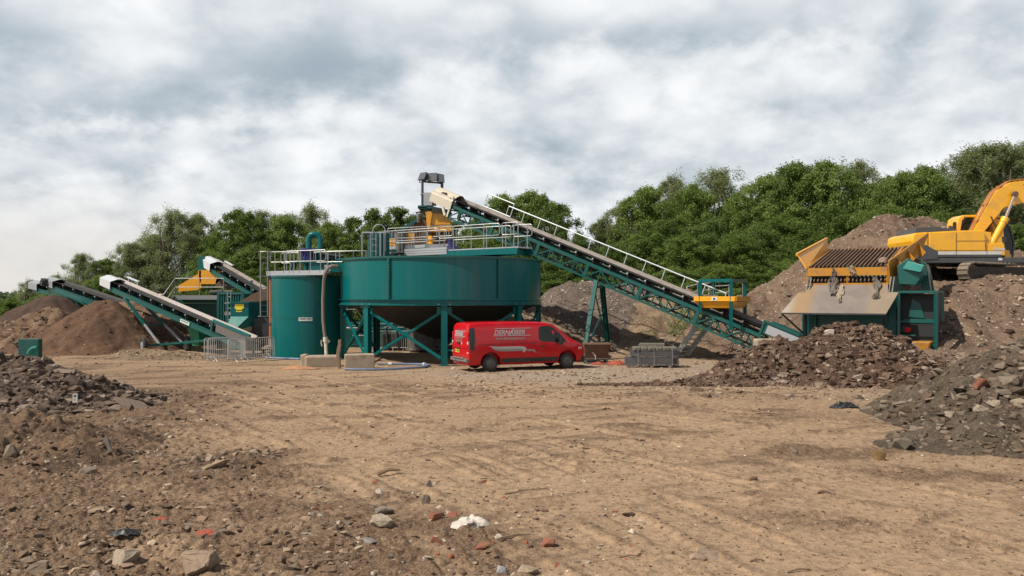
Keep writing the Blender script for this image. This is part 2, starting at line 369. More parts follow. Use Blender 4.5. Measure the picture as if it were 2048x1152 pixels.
def grid_mesh(name, X, Y, Z, keep=None):
    """mesh from 2-D arrays; faces whose corners are all rejected by keep are dropped"""
    nr, nc = X.shape; idx = np.arange(nr*nc).reshape(nr, nc)
    q = np.stack([idx[:-1, :-1], idx[:-1, 1:], idx[1:, 1:], idx[1:, :-1]], -1).reshape(-1, 4)
    co = np.stack([X, Y, Z], -1).reshape(-1, 3).astype(np.float32)
    if keep is not None:
        kf = keep.reshape(-1); q = q[kf[q].any(1)]
        used = np.zeros(len(co), bool); used[q.reshape(-1)] = True; remap = np.cumsum(used)-1
        co = co[used]; q = remap[q]
    else: used = None
    me = bpy.data.meshes.new(name)
    me.vertices.add(len(co)); me.vertices.foreach_set('co', co.reshape(-1))
    me.loops.add(q.size); me.loops.foreach_set('vertex_index', q.reshape(-1).astype(np.int32))
    me.polygons.add(len(q)); me.polygons.foreach_set('loop_start', np.arange(0, q.size, 4, dtype=np.int32)); me.polygons.foreach_set('loop_total', np.full(len(q), 4, np.int32))
    me.update(calc_edges=True); me.shade_smooth()
    return me, used
def bulk_mesh(name, verts, faces, tone=None):
    """many small pieces at once; faces (n,k)"""
    me = bpy.data.meshes.new(name); k = faces.shape[1]
    me.vertices.add(len(verts)); me.vertices.foreach_set('co', verts.astype(np.float32).reshape(-1))
    me.loops.add(faces.size); me.loops.foreach_set('vertex_index', faces.reshape(-1).astype(np.int32))
    me.polygons.add(len(faces)); me.polygons.foreach_set('loop_start', np.arange(0, faces.size, k, dtype=np.int32)); me.polygons.foreach_set('loop_total', np.full(len(faces), k, np.int32))
    me.update(calc_edges=True); me.shade_flat()
    if tone is not None:
        ca = me.color_attributes.new('tone', 'FLOAT_COLOR', 'POINT')
        c4 = np.concatenate([tone, np.ones((len(tone), 1))], 1).astype(np.float32); ca.data.foreach_set('color', c4.reshape(-1))
    return me
# ---------------------------------------------------------------- ground
def blobs(px, py, lst):
    t = np.zeros_like(px)
    for (cx, cy, rx, ry, a) in lst: t += a*np.exp(-(((px-cx)/rx)**2+((py-cy)/ry)**2))
    return t
def gheight(x, y):
    """height of the yard at plan position x, y (arrays)"""
    Yp = np.maximum(y, 2.0); px = 1024+x*F/Yp; py = HOR+CAMZ*F/Yp
    rough = 0.16+np.clip(blobs(px, py, DARKB), 0, 1.2)
    rough = np.where(y > 27, .25, rough)
    far = sstep(60, 130, y)
    z = .10*fbm(x, y, .16, 3, .5, 3)*sstep(30, 18, y)
    z += rough*(.09*fbm(x, y, 1.1, 3, .5, 11) + .075*np.abs(fbm(x, y, 3.4, 3, .6, 5)) + .05*fbm(x, y, 11, 2, .6, 8)*sstep(30, 14, y))
    rm = ridge_mask(x, y)
    z += rm*(.015+.09*np.abs(fbm(x, y, 4.5, 3, .6, 67)))
    z += .015*np.maximum(fbm(x*.35+y*.12, y*1.4-x*.6, 1.0, 4, .6, 51)-.10, 0)*sstep(40, 30, y)*4
    # wheel tracks
    wh, lip = tracks(x, y)
    z += -.022*wh*sstep(40, 26, y) + .040*lip*sstep(44, 30, y)
    z = z + far*(-2.2+2.5*fbm(x, y, .008, 2, .5, 33)) + sstep(200, 900, y)*4.0
    z = z + .8*sstep(13, 16.5, x)*sstep(28.5, 32.5, y)*sstep(60, 50, y)
    return z
TRK = [(-6.5, .30, .22), (-4.6, .30, .22), (1.2, -.42, .25), (3.2, -.42, .25), (-1.6, .12, .2), (.4, .12, .2), (9.0, -.75, .25), (11., -.75, .25)]
DARKB = [(60, 950, 330, 150, 1.0), (300, 1120, 420, 90, .95), (330, 800, 150, 40, .45), (150, 830, 260, 60, .8), (480, 960, 160, 50, .55), (760, 1050, 200, 50, .5),
         (900, 1120, 230, 40, .65),  (1760, 900, 230, 16, .7), (1900, 945, 260, 18, .5),
         (1560, 1035, 150, 13, .30), (1700, 1050, 140, 10, .35), (1380, 815, 250, 8, .35), (1650, 830, 260, 16, .45), (1500, 795, 260, 10, .45), (380, 790, 50, 10, .5), (1980, 1085, 120, 9, .3), (1250, 905, 160, 8, .22),
         (1900, 780, 200, 30, .35), (600, 765, 400, 8, .25), (90, 740, 260, 12, .5)]
RIDGES = [[(540, 845), (640, 850), (720, 872), (850, 890)], [(690, 838), (800, 846), (930, 862)], [(770, 905), (880, 912), (960, 930)], [(640, 925), (720, 940)], [(980, 850), (1130, 880), (1240, 896)], [(1300, 805), (1500, 842), (1700, 868)],
  [(1480, 985), (1600, 990), (1700, 1005), (1850, 1030)], [(1620, 1040), (1800, 1062), (2060, 1085)], [(1700, 935), (1900, 945), (2060, 962)], [(320, 790), (400, 800), (430, 806)], [(380, 860), (470, 872), (560, 905)], [(560, 960), (700, 985), (860, 1010)], [(1150, 920), (1300, 935)],
  [(640, 770), (900, 778), (1100, 790)], [(1250, 845), (1420, 872), (1600, 905)], [(420, 1010), (640, 1030), (900, 1075), (1180, 1140)], [(1400, 1000), (1500, 1012)], [(1380, 780), (1700, 800)], [(560, 800), (700, 812), (820, 818)]]
TRACKS = [[(1180, 1190), (960, 1040), (760, 930), (560, 850), (360, 790)], [(1620, 1190), (1240, 1020), (930, 900), (680, 825), (470, 772)], [(2150, 1080), (1560, 950), (1080, 860), (780, 800), (560, 756)],
  [(2150, 900), (1600, 850), (1150, 800), (860, 762)], [(1330, 1180), (1120, 1040), (900, 945), (700, 868)]]
def _curves():
    out = []
    for T_ in TRACKS:
        q = np.array([(CAMZ*F/(b-HOR)*(a-1024)/F, CAMZ*F/(b-HOR)) for a, b in T_]); t = np.linspace(0, len(q)-1, 15); k = np.arange(len(q))
        c = np.stack([np.interp(t, k, q[:, 0]), np.interp(t, k, q[:, 1])], 1)
        for _ in range(2): c[1:-1] = (c[:-2]+2*c[1:-1]+c[2:])/4
        d = np.gradient(c, axis=0); n_ = np.stack([-d[:, 1], d[:, 0]], 1)/np.linalg.norm(d, axis=1)[:, None]
        out += [c+n_*.95, c-n_*.95]
    return out
CURVES = _curves()
def track_dist(x, y):
    best = np.full(x.shape, 9.0); wx = x+.16*fbm(x, y, .5, 2, .5, 71); wy = y+.16*fbm(x, y, .5, 2, .5, 73)
    for c in CURVES:
        for a, b in zip(c[:-1], c[1:]):
            dx, dy = b[0]-a[0], b[1]-a[1]; t = np.clip(((wx-a[0])*dx+(wy-a[1])*dy)/(dx*dx+dy*dy), 0, 1); best = np.minimum(best, np.hypot(wx-a[0]-dx*t, wy-a[1]-dy*t))
    return best
_TD = {}
def tracks(x, y):
    key = (x.shape, float(x.flat[0]), float(y.flat[-1]))
    if x.size > 100000 and key in _TD: return _TD[key]
    d = track_dist(x, y); wh = sstep(.22, .14, d); lip = np.exp(-((d-.27)/.07)**2); br = sstep(-.25, .1, fbm(x, y, .45, 3, .5, 75)); r = (wh*br, lip*br*(.4+1.2*np.abs(fbm(x, y, 3.5, 2, .6, 77))))
    if x.size > 100000: _TD[key] = r
    return r
def ridge_mask(x, y):
    r = np.zeros(x.shape); wx = x+.9*fbm(x, y, .5, 3, .55, 61); wy = y+1.3*fbm(x, y, .5, 3, .55, 63)
    for R_ in RIDGES:
        q = [(CAMZ*F/(b-HOR)*(a-1024)/F, CAMZ*F/(b-HOR)) for a, b in R_]
        for a, b in zip(q[:-1], q[1:]):
            dx, dy = b[0]-a[0], b[1]-a[1]; t = np.clip(((wx-a[0])*dx+(wy-a[1])*dy)/(dx*dx+dy*dy), 0, 1); d = np.hypot(wx-a[0]-dx*t, wy-a[1]-dy*t)
            r = np.maximum(r, np.exp(-(d/(.016*a[1]+.14))**2))
    return r*sstep(-.30, .10, fbm(x, y, 1.3, 3, .6, 65))
GRAVB = [(1050, 752, 190, 13, .85), (1350, 762, 220, 14, .6), (1500, 735, 160, 16, .5), (1250, 735, 200, 12, .6), (800, 742, 90, 6, .3), (1750, 790, 120, 14, .35)]
nr, ncl = 760, 1080
tt = np.linspace(0, 1, nr); rows = np.concatenate([np.array([-5.5, -4, -2, 0, 1.5, 3, 4.2, 5.2, 6.0]), 6.6*np.exp(np.log(62/6.6)*tt), 62*np.exp(np.log(5000/62)*np.linspace(0, 1, 90)[1:])])
tq = np.linspace(-1, 1, ncl); U = .66*tq+.95*tq**9
gY, gU = np.meshgrid(rows, U, indexing='ij'); gX = (gY+6.5)*gU
gZ = gheight(gX, gY)
me, _ = grid_mesh('ground', gX, gY, gZ)
pY = np.maximum(gY, 2.0); gpx = 1024+gX*F/pY; gpy = HOR+CAMZ*F/pY
near = sstep(60, 50, gY)
wob = fbm(gX, gY, .55, 4, .55, 41); wob2 = fbm(gX, gY, 2.2, 3, .6, 43)
dk = np.clip(blobs(gpx, gpy, DARKB)*(1+1.1*wob)+.7*np.maximum(wob+wob2*.6-.16, 0)*near+.3*wob2*near*np.clip(blobs(gpx, gpy, DARKB), 0, 1), 0, 1)
strk = fbm(gX*.35+gY*.12, gY*1.4-gX*.6, 1.0, 4, .6, 51)
dk = np.clip(dk+1.5*np.maximum(strk-.10, 0)*near, 0, 1)
wh_, lip_ = tracks(gX, gY)
dk = np.clip(dk*(1-.35*wh_)+.35*np.maximum(fbm(gX, gY, 5.5, 3, .65, 83)-.12, 0)*near*2-.12*wh_+.8*ridge_mask(gX, gY)*np.clip(.55+1.6*fbm(gX, gY, 3.2, 3, .6, 81), 0, 1.2)+.55*lip_*sstep(44, 34, gY), 0, 1)
gv = np.clip(blobs(gpx, gpy, GRAVB)*(1+wob), 0, 1)
gr = np.clip(sstep(72, 84, gY)+sstep(-30, -33, gX)*sstep(50, 56, gY), 0, 1)
ca = me.color_attributes.new('soil', 'FLOAT_COLOR', 'POINT')
ca.data.foreach_set('color', np.stack([dk, gv, gr, np.ones_like(dk)], -1).astype(np.float32).reshape(-1))
ground = link_mesh('ground', me, None, GROUND); ground['kind'] = 'structure'
def gz(x, y): return float(gheight(np.array([float(x)]), np.array([float(y)]))[0])

# ---------------------------------------------------------------- stones
def ico(n):
    bm = bmesh.new(); bmesh.ops.create_icosphere(bm, subdivisions=n, radius=1)
    v = np.array([list(q.co) for q in bm.verts]); f = np.array([[q.index for q in p.verts] for p in bm.faces]); bm.free(); return v, f
def chunk(rs, n=1, ang=.75):
    """one angular rock: a ball cut flat by a few planes"""
    v, f = ico(n)
    for k in range(7):
        d = rs.normal(size=3); d /= np.linalg.norm(d); h = rs.uniform(.38, .8); s = v@d; over = s > h
        v[over] -= np.outer(s[over]-h, d)*ang/.75
    v += rs.normal(size=v.shape)*.03
    return v/np.abs(v).max(), f
RS = np.random.RandomState(5)
def hull(rs, npt=13, sub=0):
    bm = bmesh.new(); p = rs.uniform(-1, 1, (npt, 3)); p /= np.maximum(1, np.linalg.norm(p, axis=1)[:, None]*.9)
    for q in p: bm.verts.new(q)
    r = bmesh.ops.convex_hull(bm, input=bm.verts); bmesh.ops.delete(bm, geom=list({g for g in list(r['geom_interior'])+list(r['geom_unused']) if isinstance(g, bmesh.types.BMVert)}|{q for q in bm.verts if not q.link_faces}), context='VERTS')
    bmesh.ops.triangulate(bm, faces=bm.faces)
    if sub:
        bmesh.ops.bevel(bm, geom=list(bm.edges), offset=.05, segments=1, affect='EDGES'); bmesh.ops.triangulate(bm, faces=bm.faces)
        bmesh.ops.subdivide_edges(bm, edges=[e for e in bm.edges if e.calc_length() > .3], cuts=sub, use_grid_fill=True); bmesh.ops.triangulate(bm, faces=bm.faces)
    bm.verts.index_update(); v = np.array([list(q.co) for q in bm.verts]); f = np.array([[q.index for q in t.verts] for t in bm.faces]); bm.free()
    if sub: v += rs.normal(size=v.shape)*.025
    v -= (v.max(0)+v.min(0))/2; return v/(np.abs(v).max(0)+1e-6), f
CH1 = [hull(RS, 11+k % 4) for k in range(14)]
def stones(name, pos, size, cols, parent=None, mt=None, flat=.65, seed=1, lump=CH1):
    """pos (N,3), size (N,), cols list of colours -> ONE mesh of loose stones"""
    rs = np.random.RandomState(seed); N = len(pos); V = []; Fc = []; T = []; off = 0
    cols = np.array(cols)
    pick = rs.randint(0, len(lump), N)
    for k, (tv, tf) in enumerate(lump):
        ids = np.where(pick == k)[0]; n = len(ids)
        if not n: continue
        ang = rs.uniform(0, 2*np.pi, n); tl = rs.uniform(-.6, .6, n); sc = np.stack([rs.uniform(.7, 1.3, n), rs.uniform(.5, 1.0, n), rs.uniform(.35, 1.0, n)*flat], -1)
        v = tv[None]*sc[:, None, :]*size[ids][:, None, None]
        c, s = np.cos(tl)[:, None], np.sin(tl)[:, None]; y, z = v[..., 1]*c-v[..., 2]*s, v[..., 1]*s+v[..., 2]*c
        c, s = np.cos(ang)[:, None], np.sin(ang)[:, None]; x, y = v[..., 0]*c-y*s, v[..., 0]*s+y*c
        v = np.stack([x, y, z], -1)+pos[ids][:, None, :]
        V.append(v.reshape(-1, 3)); m_ = len(tv)
        Fc.append((tf[None]+(np.arange(n)*m_)[:, None, None]+off).reshape(-1, 3)); off += n*m_
        col = cols[rs.randint(0, len(cols), n)]*rs.uniform(.7, 1.25, n)[:, None]
        T.append(np.repeat(col, m_, 0))
    me = bulk_mesh(name, np.concatenate(V), np.concatenate(Fc), np.concatenate(T))
    return link_mesh(name, me, parent, mt or M_STONE)

# ---------------------------------------------------------------- heaps
HEAPS = []
def heap_fn(ridge, slope, base, rough, gully, seed, soft=.12, flat=0.0):
    pts = [np.array(p, float) for p in ridge]
    def fn(x, y):
        xx = x+1.0*gully*fbm(x, y, .35, 3, .5, seed+7); yy = y+1.0*gully*fbm(x, y, .35, 3, .5, seed+9)
        best = np.full(x.shape, -1e9)
        segs = list(zip(pts[:-1], pts[1:])) or [(pts[0], pts[0]+1e-4)]
        for a, b in segs:
            d = b[:2]-a[:2]; L2 = max(1e-9, float(d@d)); t = np.clip(((xx-a[0])*d[0]+(yy-a[1])*d[1])/L2, 0, 1)
            cx, cy = a[0]+d[0]*t, a[1]+d[1]*t; dist = np.sqrt((xx-cx)**2+(yy-cy)**2); zr = a[2]+(b[2]-a[2])*t
            dd = np.sqrt(np.maximum(dist-flat, 0)**2+soft**2)-soft
            best = np.maximum(best, zr-slope*dd)
        h = best-base
        h = .10*np.logaddexp(0, h/.10)
        k = sstep(0, .5, h)
        h = h+k*gully*.35*fbm(x, y, .55, 4, .55, seed+1)+k*rough*(fbm(x, y, 1.9, 4, .6, seed+2)+.35*fbm(x, y, 8, 3, .6, seed+3))
        return h+base
    return fn
def on_ground(f0, base):
    return lambda x, y: (lambda h: h+gheight(x, y)*(1-sstep(.1, .9, h-base)))(f0(x, y))
def heap(name, label, ridge, slope, m, cell, rough=.2, gully=.6, seed=1, base=-.06, flat=0.0, category='heap', group='spoil heaps in the yard', soft=.12, pad=1.5, clip=None):
    """a heap with its crest along ridge [(x,y,z)..] falling away at slope"""
    fn = heap_fn(ridge, slope, base, rough, gully, seed, soft, flat)
    xs = [p[0] for p in ridge]; ys = [p[1] for p in ridge]; ext = max(p[2] for p in ridge)/slope+flat+pad
    x0, x1, y0, y1 = min(xs)-ext, max(xs)+ext, min(ys)-ext, max(ys)+ext
    if clip: x0, x1, y0, y1 = max(x0, clip[0]), min(x1, clip[1]), max(y0, clip[2]), min(y1, clip[3])
    X, Y = np.meshgrid(np.arange(x0, x1, cell), np.arange(y0, y1, cell)); Z0 = fn(X, Y); f0 = fn; fn = on_ground(f0, base); Z = fn(X, Y)
    me, _ = grid_mesh(name, X, Y, Z, keep=Z0 > base+.012)
    o = link_mesh(name, me, None, m); tag(o, label, category, group)
    HEAPS.append((o, fn, (x0, x1, y0, y1), base)); return o, fn, (x0, x1, y0, y1), base
def strew(h, n, smin, smax, cols, seed, zmin=.05, power=3.0, sink=.25, region=None, name='rubble', hb=None, flat=.7):
    """loose stones lying on a heap: one stuff part"""
    o, fn, (x0, x1, y0, y1), base = h; rs = np.random.RandomState(seed)
    if region: x0, x1, y0, y1 = region
    x = rs.uniform(x0, x1, n*4); y = rs.uniform(y0, y1, n*4); z = fn(x, y); k = z > base+zmin
    # only what faces the yard can be seen: keep the stones on the near side
    e = .2; dy = (fn(x, y+e)-z)/e
    k &= (dy > -.15)
    x, y, z = x[k][:n], y[k][:n], z[k][:n]; s = smin+(smax-smin)*rs.uniform(0, 1, len(x))**power
    ob = stones(name, np.stack([x, y, z-s*sink+s*.3], -1), s, cols, o, seed=seed, flat=flat); ob['kind'] = 'stuff'; return ob
C_PINK = [(.21, .15, .108), (.27, .20, .145), (.165, .112, .08), (.33, .26, .20), (.42, .36, .29), (.22, .11, .075), (.14, .095, .068)]
C_GREY = [(.20, .16, .14), (.30, .25, .21), (.13, .105, .09), (.45, .40, .36), (.55, .50, .45)]
C_BRN = [(.105, .068, .047), (.14, .094, .066), (.078, .050, .036), (.20, .145, .105), (.12, .074, .05), (.28, .215, .165), (.09, .058, .04), (.11, .07, .047)]
C_DGREY = [(.125, .095, .068), (.16, .125, .092), (.09, .067, .048), (.23, .185, .14), (.14, .095, .063), (.115, .084, .058)]
C_LEFT = [(.15, .108, .08), (.10, .071, .053), (.20, .15, .115), (.078, .055, .043), (.27, .21, .165), (.12, .085, .062)]
C_TAN = [(.30, .22, .145), (.24, .165, .11), (.19, .125, .08), (.38, .30, .22), (.15, .10, .065)]

def pr(*l): return [tuple(P(px, py, Y)) for (px, py, Y) in l]
H1 = heap('gravel_heap', 'long bank of grey gravel behind the conveyor trestle', pr((1030, 600, 52), (1090, 596, 52), (1125, 606, 52), (1165, 566, 51.5), (1215, 572, 51), (1290, 588, 50.5), (1350, 606, 50)), .66, S_GREYG, .13, .22, .9, 3, flat=.8, soft=.6)
H1b = heap('tan_clay_bank', 'low tan clay bank with grass tufts right of the grey gravel', pr((1290, 612, 49), (1340, 588, 49), (1400, 588, 48.5), (1440, 594, 48)), .62, S_TAN, .12, .22, 1.1, 13, flat=.8, soft=.6)
H1c = heap('clay_bank', 'bare brown clay bank seen behind the red van and tank legs', pr((1060, 622, 48), (1110, 620, 48), (1150, 648, 47)), .6, S_TAN, .12, .2, 1.0, 23, flat=.4, soft=.6)
H2 = heap('rubble_heap', 'tallest pinkish rubble heap, its double peak behind the feed hopper', pr((1460, 600, 46), (1530, 585, 47), (1600, 552, 47.5), (1680, 492, 48), (1770, 434, 48.5), (1800, 444, 48.5), (1845, 436, 49), (1900, 500, 49)), .64, S_GRAVEL, .13, .26, .55, 5, flat=.25, soft=.35)
H3 = heap('excavator_mound', 'flat-topped brown mound that the yellow excavator stands on', pr((1835, 562, 40.6), (1900, 562, 40.5), (2100, 562, 40.5), (2350, 562, 41)), .70, S_GRAVEL, .12, .20, .9, 8, flat=2.6, soft=.5, clip=(15.5, 36, 30, 49))
H3b = heap('bank_behind_excavator', 'brown bank seen behind the front of the excavator tracks', pr((1985, 520, 46.5), (2030, 508, 46), (2120, 500, 46), (2300, 480, 46)), .68, S_GRAVEL, .16, .25, .6, 9, flat=.4, soft=.6)
H4 = heap('dark_rubble_heap', 'dark brown heap of broken soil in front of the feed hopper', pr((1510, 712, 30.6), (1575, 684, 30.4), (1640, 668, 30.6), (1688, 651, 30.8), (1730, 658, 31), (1785, 694, 31)), .58, S_RUB, .045, .34, .6, 6, soft=.45)
H4b = heap('low_rubble_spill', 'low spread of brown clods running out from the dark heap', pr((1330, 768, 28.6), (1420, 752, 28.8), (1500, 738, 29.4)), .42, S_RUB, .05, .10, .5, 16, soft=.3, base=-.04)
H4c = heap('berm', 'thin dark line of clods scraped along the yard', pr((1160, 772, 28.3), (1330, 767, 28.2)), .5, S_RUB, .05, .10, .25, 17, soft=.15, base=-.03)
H4d = heap('small_gravel_heap', 'small rounded gravel heap right of the yellow footing', pr((1862, 702, 31.5), (1890, 702, 31.8)), .5, S_GRAVEL, .06, .14, .4, 18, soft=.3)
H5 = heap('grey_rubble_heap', 'large grey muddy rubble heap at the right edge', pr((1915, 795, 19.6), (2010, 730, 20.2), (2100, 672, 20.4), (2300, 620, 21)), .56, S_GREY, .04, .20, .6, 10, soft=.5, clip=(5, 18, 12, 26))
H5b = heap('foot_of_grey_heap', 'low grey foot of rubble spreading in front of the right heap', pr((1800, 884, 17.0), (1920, 848, 17.1), (2100, 790, 16.9)), .44, S_GREY, .035, .14, .5, 12, soft=.35, base=-.05, clip=(4, 14, 12, 20))
H6 = heap('left_rubble_heap', 'grey rubble heap with broken concrete at the left edge', pr((-200, 690, 24.2), (-40, 700, 24), (60, 716, 23.8), (150, 745, 23.4), (240, 790, 23)), .50, S_LEFT, .04, .22, .6, 14, soft=.4, clip=(-22, -8, 17, 29))
H7 = heap('clod_mound', 'low brown mound of clods at the left foreground edge', pr((-300, 800, 15.4), (-60, 818, 15.7), (110, 842, 16.0), (215, 890, 15.8)), .40, S_MOUND, .032, .20, .6, 19, soft=.4, base=-.05, clip=(-18, -5, 9.5, 20))
H8 = heap('small_clod_heap', 'small brown heap of clods in the middle of the left foreground', pr((410, 935, 14.6), (450, 912, 15.0), (480, 908, 15.4)), .45, S_MOUND, .03, .17, .4, 20, soft=.25, base=-.04)
L1 = heap('dark_sand_heap', 'dark brown sand heap under the farthest left conveyor', pr((97, 592, 54), (104, 591, 54.2)), .60, S_DBROWN, .13, .10, .5, 31, soft=.5)
L2 = heap('rough_soil_heap', 'rough light-brown soil heap at the left in front of the dark one', pr((-80, 655, 48), (50, 645, 48.5), (98, 618, 49), (125, 640, 49)), .60, S_LBROWN, .12, .30, 1.1, 32, soft=.5)
L3 = heap('brown_sand_heap', 'smooth conical brown sand heap left of the wheeled conveyor', pr((196, 602, 46.9), (201, 602, 47)), .68, S_BROWN, .10, .16, .75, 33, soft=.35)
L7 = heap('brown_sand_spill', 'rough brown sand ridge falling left from the conical heap', pr((20, 690, 46), (90, 655, 46.5), (135, 650, 46.6), (160, 640, 46.8)), .62, S_BROWN, .10, .25, 1.0, 37, soft=.3)
L4 = heap('light_sand_heap', 'lighter sand heap peaking behind the wheeled conveyor legs', pr((236, 598, 52), (275, 598, 52), (320, 622, 51), (355, 650, 50)), .66, S_LBROWN, .12, .25, .9, 34, soft=.4)
L5 = heap('collapsed_sand_heap', 'slumped brown sand around the conveyor wheels', pr((235, 655, 49), (290, 648, 49.5), (330, 660, 49.2), (370, 690, 49)), .55, S_BROWN, .10, .2, .8, 35, soft=.4)
L6 = heap('low_tan_spoil', 'low pale spoil strip in front of the conveyor wheels', pr((250, 703, 41.2), (330, 701, 41), (420, 710, 40.5), (470, 715, 40)), .35, S_TAN, .08, .10, .6, 36, soft=.3, base=-.04)
strew(H1, 1500, .03, .15, C_GREY, 101); strew(H1b, 450, .04, .2, C_TAN+C_PINK, 102); strew(H1c, 350, .03, .18, C_TAN, 112)
strew(H2, 4200, .025, .17, C_PINK, 103, power=3.5); strew(H3, 4600, .02, .20, C_PINK+C_TAN+C_BRN, 104, power=3.5); strew(H3b, 400, .05, .25, C_PINK, 105)
strew(H4, 9000, .012, .19, C_BRN, 106, power=3.6); strew(H4b, 1500, .03, .16, C_BRN, 107); strew(H4c, 700, .02, .12, C_BRN, 108); strew(H4d, 500, .02, .1, C_PINK, 109)
strew(H5, 5200, .010, .20, C_DGREY+[(.2,.16,.12)], 110, power=4.2); strew(H5b, 2600, .01, .11, C_DGREY, 111, power=3.2)
strew(H6, 6500, .015, .19, C_LEFT, 113, power=3.0); strew(H7, 3800, .008, .09, C_BRN+C_TAN+C_LEFT, 114, power=3.8); strew(H8, 700, .012, .09, C_TAN+C_LEFT, 115, power=2.4)
strew(L2, 900, .03, .16, C_TAN+C_BRN, 116); strew(L7, 500, .03, .14, C_BRN, 121); strew(L3, 300, .02, .10, C_BRN, 122); strew(L6, 600, .02, .09, C_TAN, 117); strew(L4, 300, .03, .15, C_TAN, 118); strew(L5, 260, .03, .13, C_TAN, 119)

# loose stones, clods and grit on the yard
def yard_scatter(name, n, smin, smax, cols, seed, region, power=3.0, thr=None, label=None):
    rs = np.random.RandomState(seed); px = rs.uniform(region[0], region[1], n*3); iy = rs.uniform(region[2], region[3], n*3)
    y = CAMZ*F/(iy-HOR); x = (px-1024)/F*y
    k = np.ones(len(x), bool)
    if thr is not None: k = (blobs(px, iy, DARKB)+.9*fbm(x, y, .8, 3, .6, 77) > thr+rs.uniform(-.25, .25, len(x)))
    x, y = x[k][:n], y[k][:n]; s = (smin+(smax-smin)*rs.uniform(0, 1, len(x))**power)*np.clip(y/14, .6, 2.2)
    z = gheight(x, y)
    o = stones(name, np.stack([x, y, z+s*.12], -1), s, cols, None, seed=seed, flat=.6); o['kind'] = 'stuff'; o['label'] = label; o['category'] = 'gravel'; return o
yard_scatter('gravel', 9500, .005, .034, C_TAN+C_LEFT+C_BRN, 201, (-150, 2200, 700, 1190), 2.5, label='small stones and clods scattered over the whole bare yard')
yard_scatter('dirt_clods', 3200, .010, .060, C_BRN+C_TAN+C_TAN+[(.11, .07, .045), (.09, .055, .035)], 202, (-150, 1350, 770, 1190), 2.6, thr=.45, label='darker soil clods and stones littering the rough left foreground')
yard_scatter('stone_grit', 2600, .010, .042, C_PINK+C_TAN, 203, (900, 1900, 722, 800), 2.2, label='pale grit around the red van and steel pallet')
yard_scatter('brick_rubble', 300, .015, .075, [(.30, .10, .05), (.34, .28, .21), (.22, .15, .10), (.42, .36, .28), (.16, .11, .08)], 204, (560, 1280, 950, 1190), 1.6, label='broken brick and mortar bits in the near foreground')
yard_scatter('cobbles', 420, .025, .13, C_TAN+[(.26,.2,.15),(.2,.15,.11)], 206, (-60, 720, 1020, 1190), 2.0, label='half-buried flat stones along the bottom left of the yard')
yard_scatter('chalk_grit', 700, .006, .028, [(.6, .55, .48), (.5, .44, .37)], 205, (-100, 2150, 730, 1190), 2.0, label='tiny pale chips sprinkled over the yard')

# single rocks one could lift
def rock(px, py, wpx, hpx, col, label, name='boulder', cat='rock', seed=0, on=None, lump_n=2, depth=.8, m=None, group='loose rocks lying in the foreground', tilt=0):
    p = G(px, py); 
    if on is not None: p = on
    s = wpx/2/F*p.y; hh = hpx/F*p.y*.62; rs = np.random.RandomState(seed*7+3)
    v, f = hull(rs, 16, 1); v = v*np.array([s, s*depth, hh])
    c, sn = math.cos(tilt), math.sin(tilt); v = np.stack([v[:, 0]*c-v[:, 2]*sn, v[:, 1], v[:, 0]*sn+v[:, 2]*c], -1)
    z0 = gz(p.x, p.y+s*depth*.5) if on is None else p.z
    me = bulk_mesh(name, v, f, np.tile(np.array(col), (len(v), 1))); o = link_mesh(name, me, None, m or M_STONE)
    o.location = (p.x, p.y+s*depth*.5, z0+hh*.35); return tag(o, label, cat, group)
rock(392, 1146, 78, 40, (.26, .19, .135), 'large rounded tan boulder at the bottom edge', seed=1)
rock(240, 1126, 62, 34, (.30, .24, .18), 'pale flat boulder left of the large rounded one', seed=2, depth=1.0)
rock(75, 1142, 42, 24, (.24, .18, .13), 'tan boulder near the bottom left corner', seed=3)
rock(1420, 1116, 46, 28, (.30, .22, .16), 'pale chunk of rock alone on the bare track', seed=4, tilt=.15)
rock(1396, 1120, 34, 10, (.30, .22, .16), 'thin pale slab lying against the lone rock chunk', name='stone_slab', seed=5)
rock(1056, 1142, 44, 16, (.32, .25, .17), 'flat tan stone near the bottom centre', name='stone_slab', seed=6)
rock(1004, 1146, 24, 18, (.27, .27, .27), 'small bluish grey stone at the bottom edge', seed=7)
rock(768, 1026, 38, 17, (.20, .175, .15), 'grey concrete lump beside the trash spread', seed=8, name='concrete_lump')
rock(852, 1003, 20, 23, (.22, .17, .13), 'upright pointed brown stone behind the white bag', seed=9, tilt=.3)
rock(762, 1060, 46, 22, (.36, .30, .22), 'pale curved slab of broken mortar left of the bag', seed=10, name='mortar_slab', tilt=-.2)
rock(738, 1088, 32, 13, (.22, .20, .19), 'flat grey paving piece in the near foreground', seed=11, name='paving_piece')
rock(758, 984, 15, 12, (.55, .48, .42), 'small bright white stone above the grey lump', seed=12)
rock(856, 968, 15, 16, (.20, .16, .13), 'small dark round stone at the top of the brick spread', seed=13)
rock(878, 1030, 20, 15, (.16, .10, .07), 'dark brown stone just left of the white bag', seed=14)
rock(1098, 1088, 26, 17, BRICK.node_tree and (.34, .12, .06), 'broken red brick right of the white bag', seed=15, name='broken_brick', cat='brick', m=BRICK, group='broken bricks in the foreground')
rock(872, 1046, 30, 18, (.34, .12, .06), 'broken red brick touching the left end of the white bag', seed=16, name='broken_brick', cat='brick', m=BRICK, group='broken bricks in the foreground')
rock(902, 1030, 26, 10, (.34, .12, .06), 'flat red brick piece lying above the white bag', seed=17, name='broken_brick', cat='brick', m=BRICK, group='broken bricks in the foreground')
rock(874, 1086, 24, 15, (.34, .12, .06), 'broken red brick below the white bag', seed=18, name='broken_brick', cat='brick', m=BRICK, group='broken bricks in the foreground')
rock(966, 1096, 30, 12, (.34, .12, .06), 'dusty red brick piece nearest the bottom centre', seed=19, name='broken_brick', cat='brick', m=BRICK, group='broken bricks in the foreground')
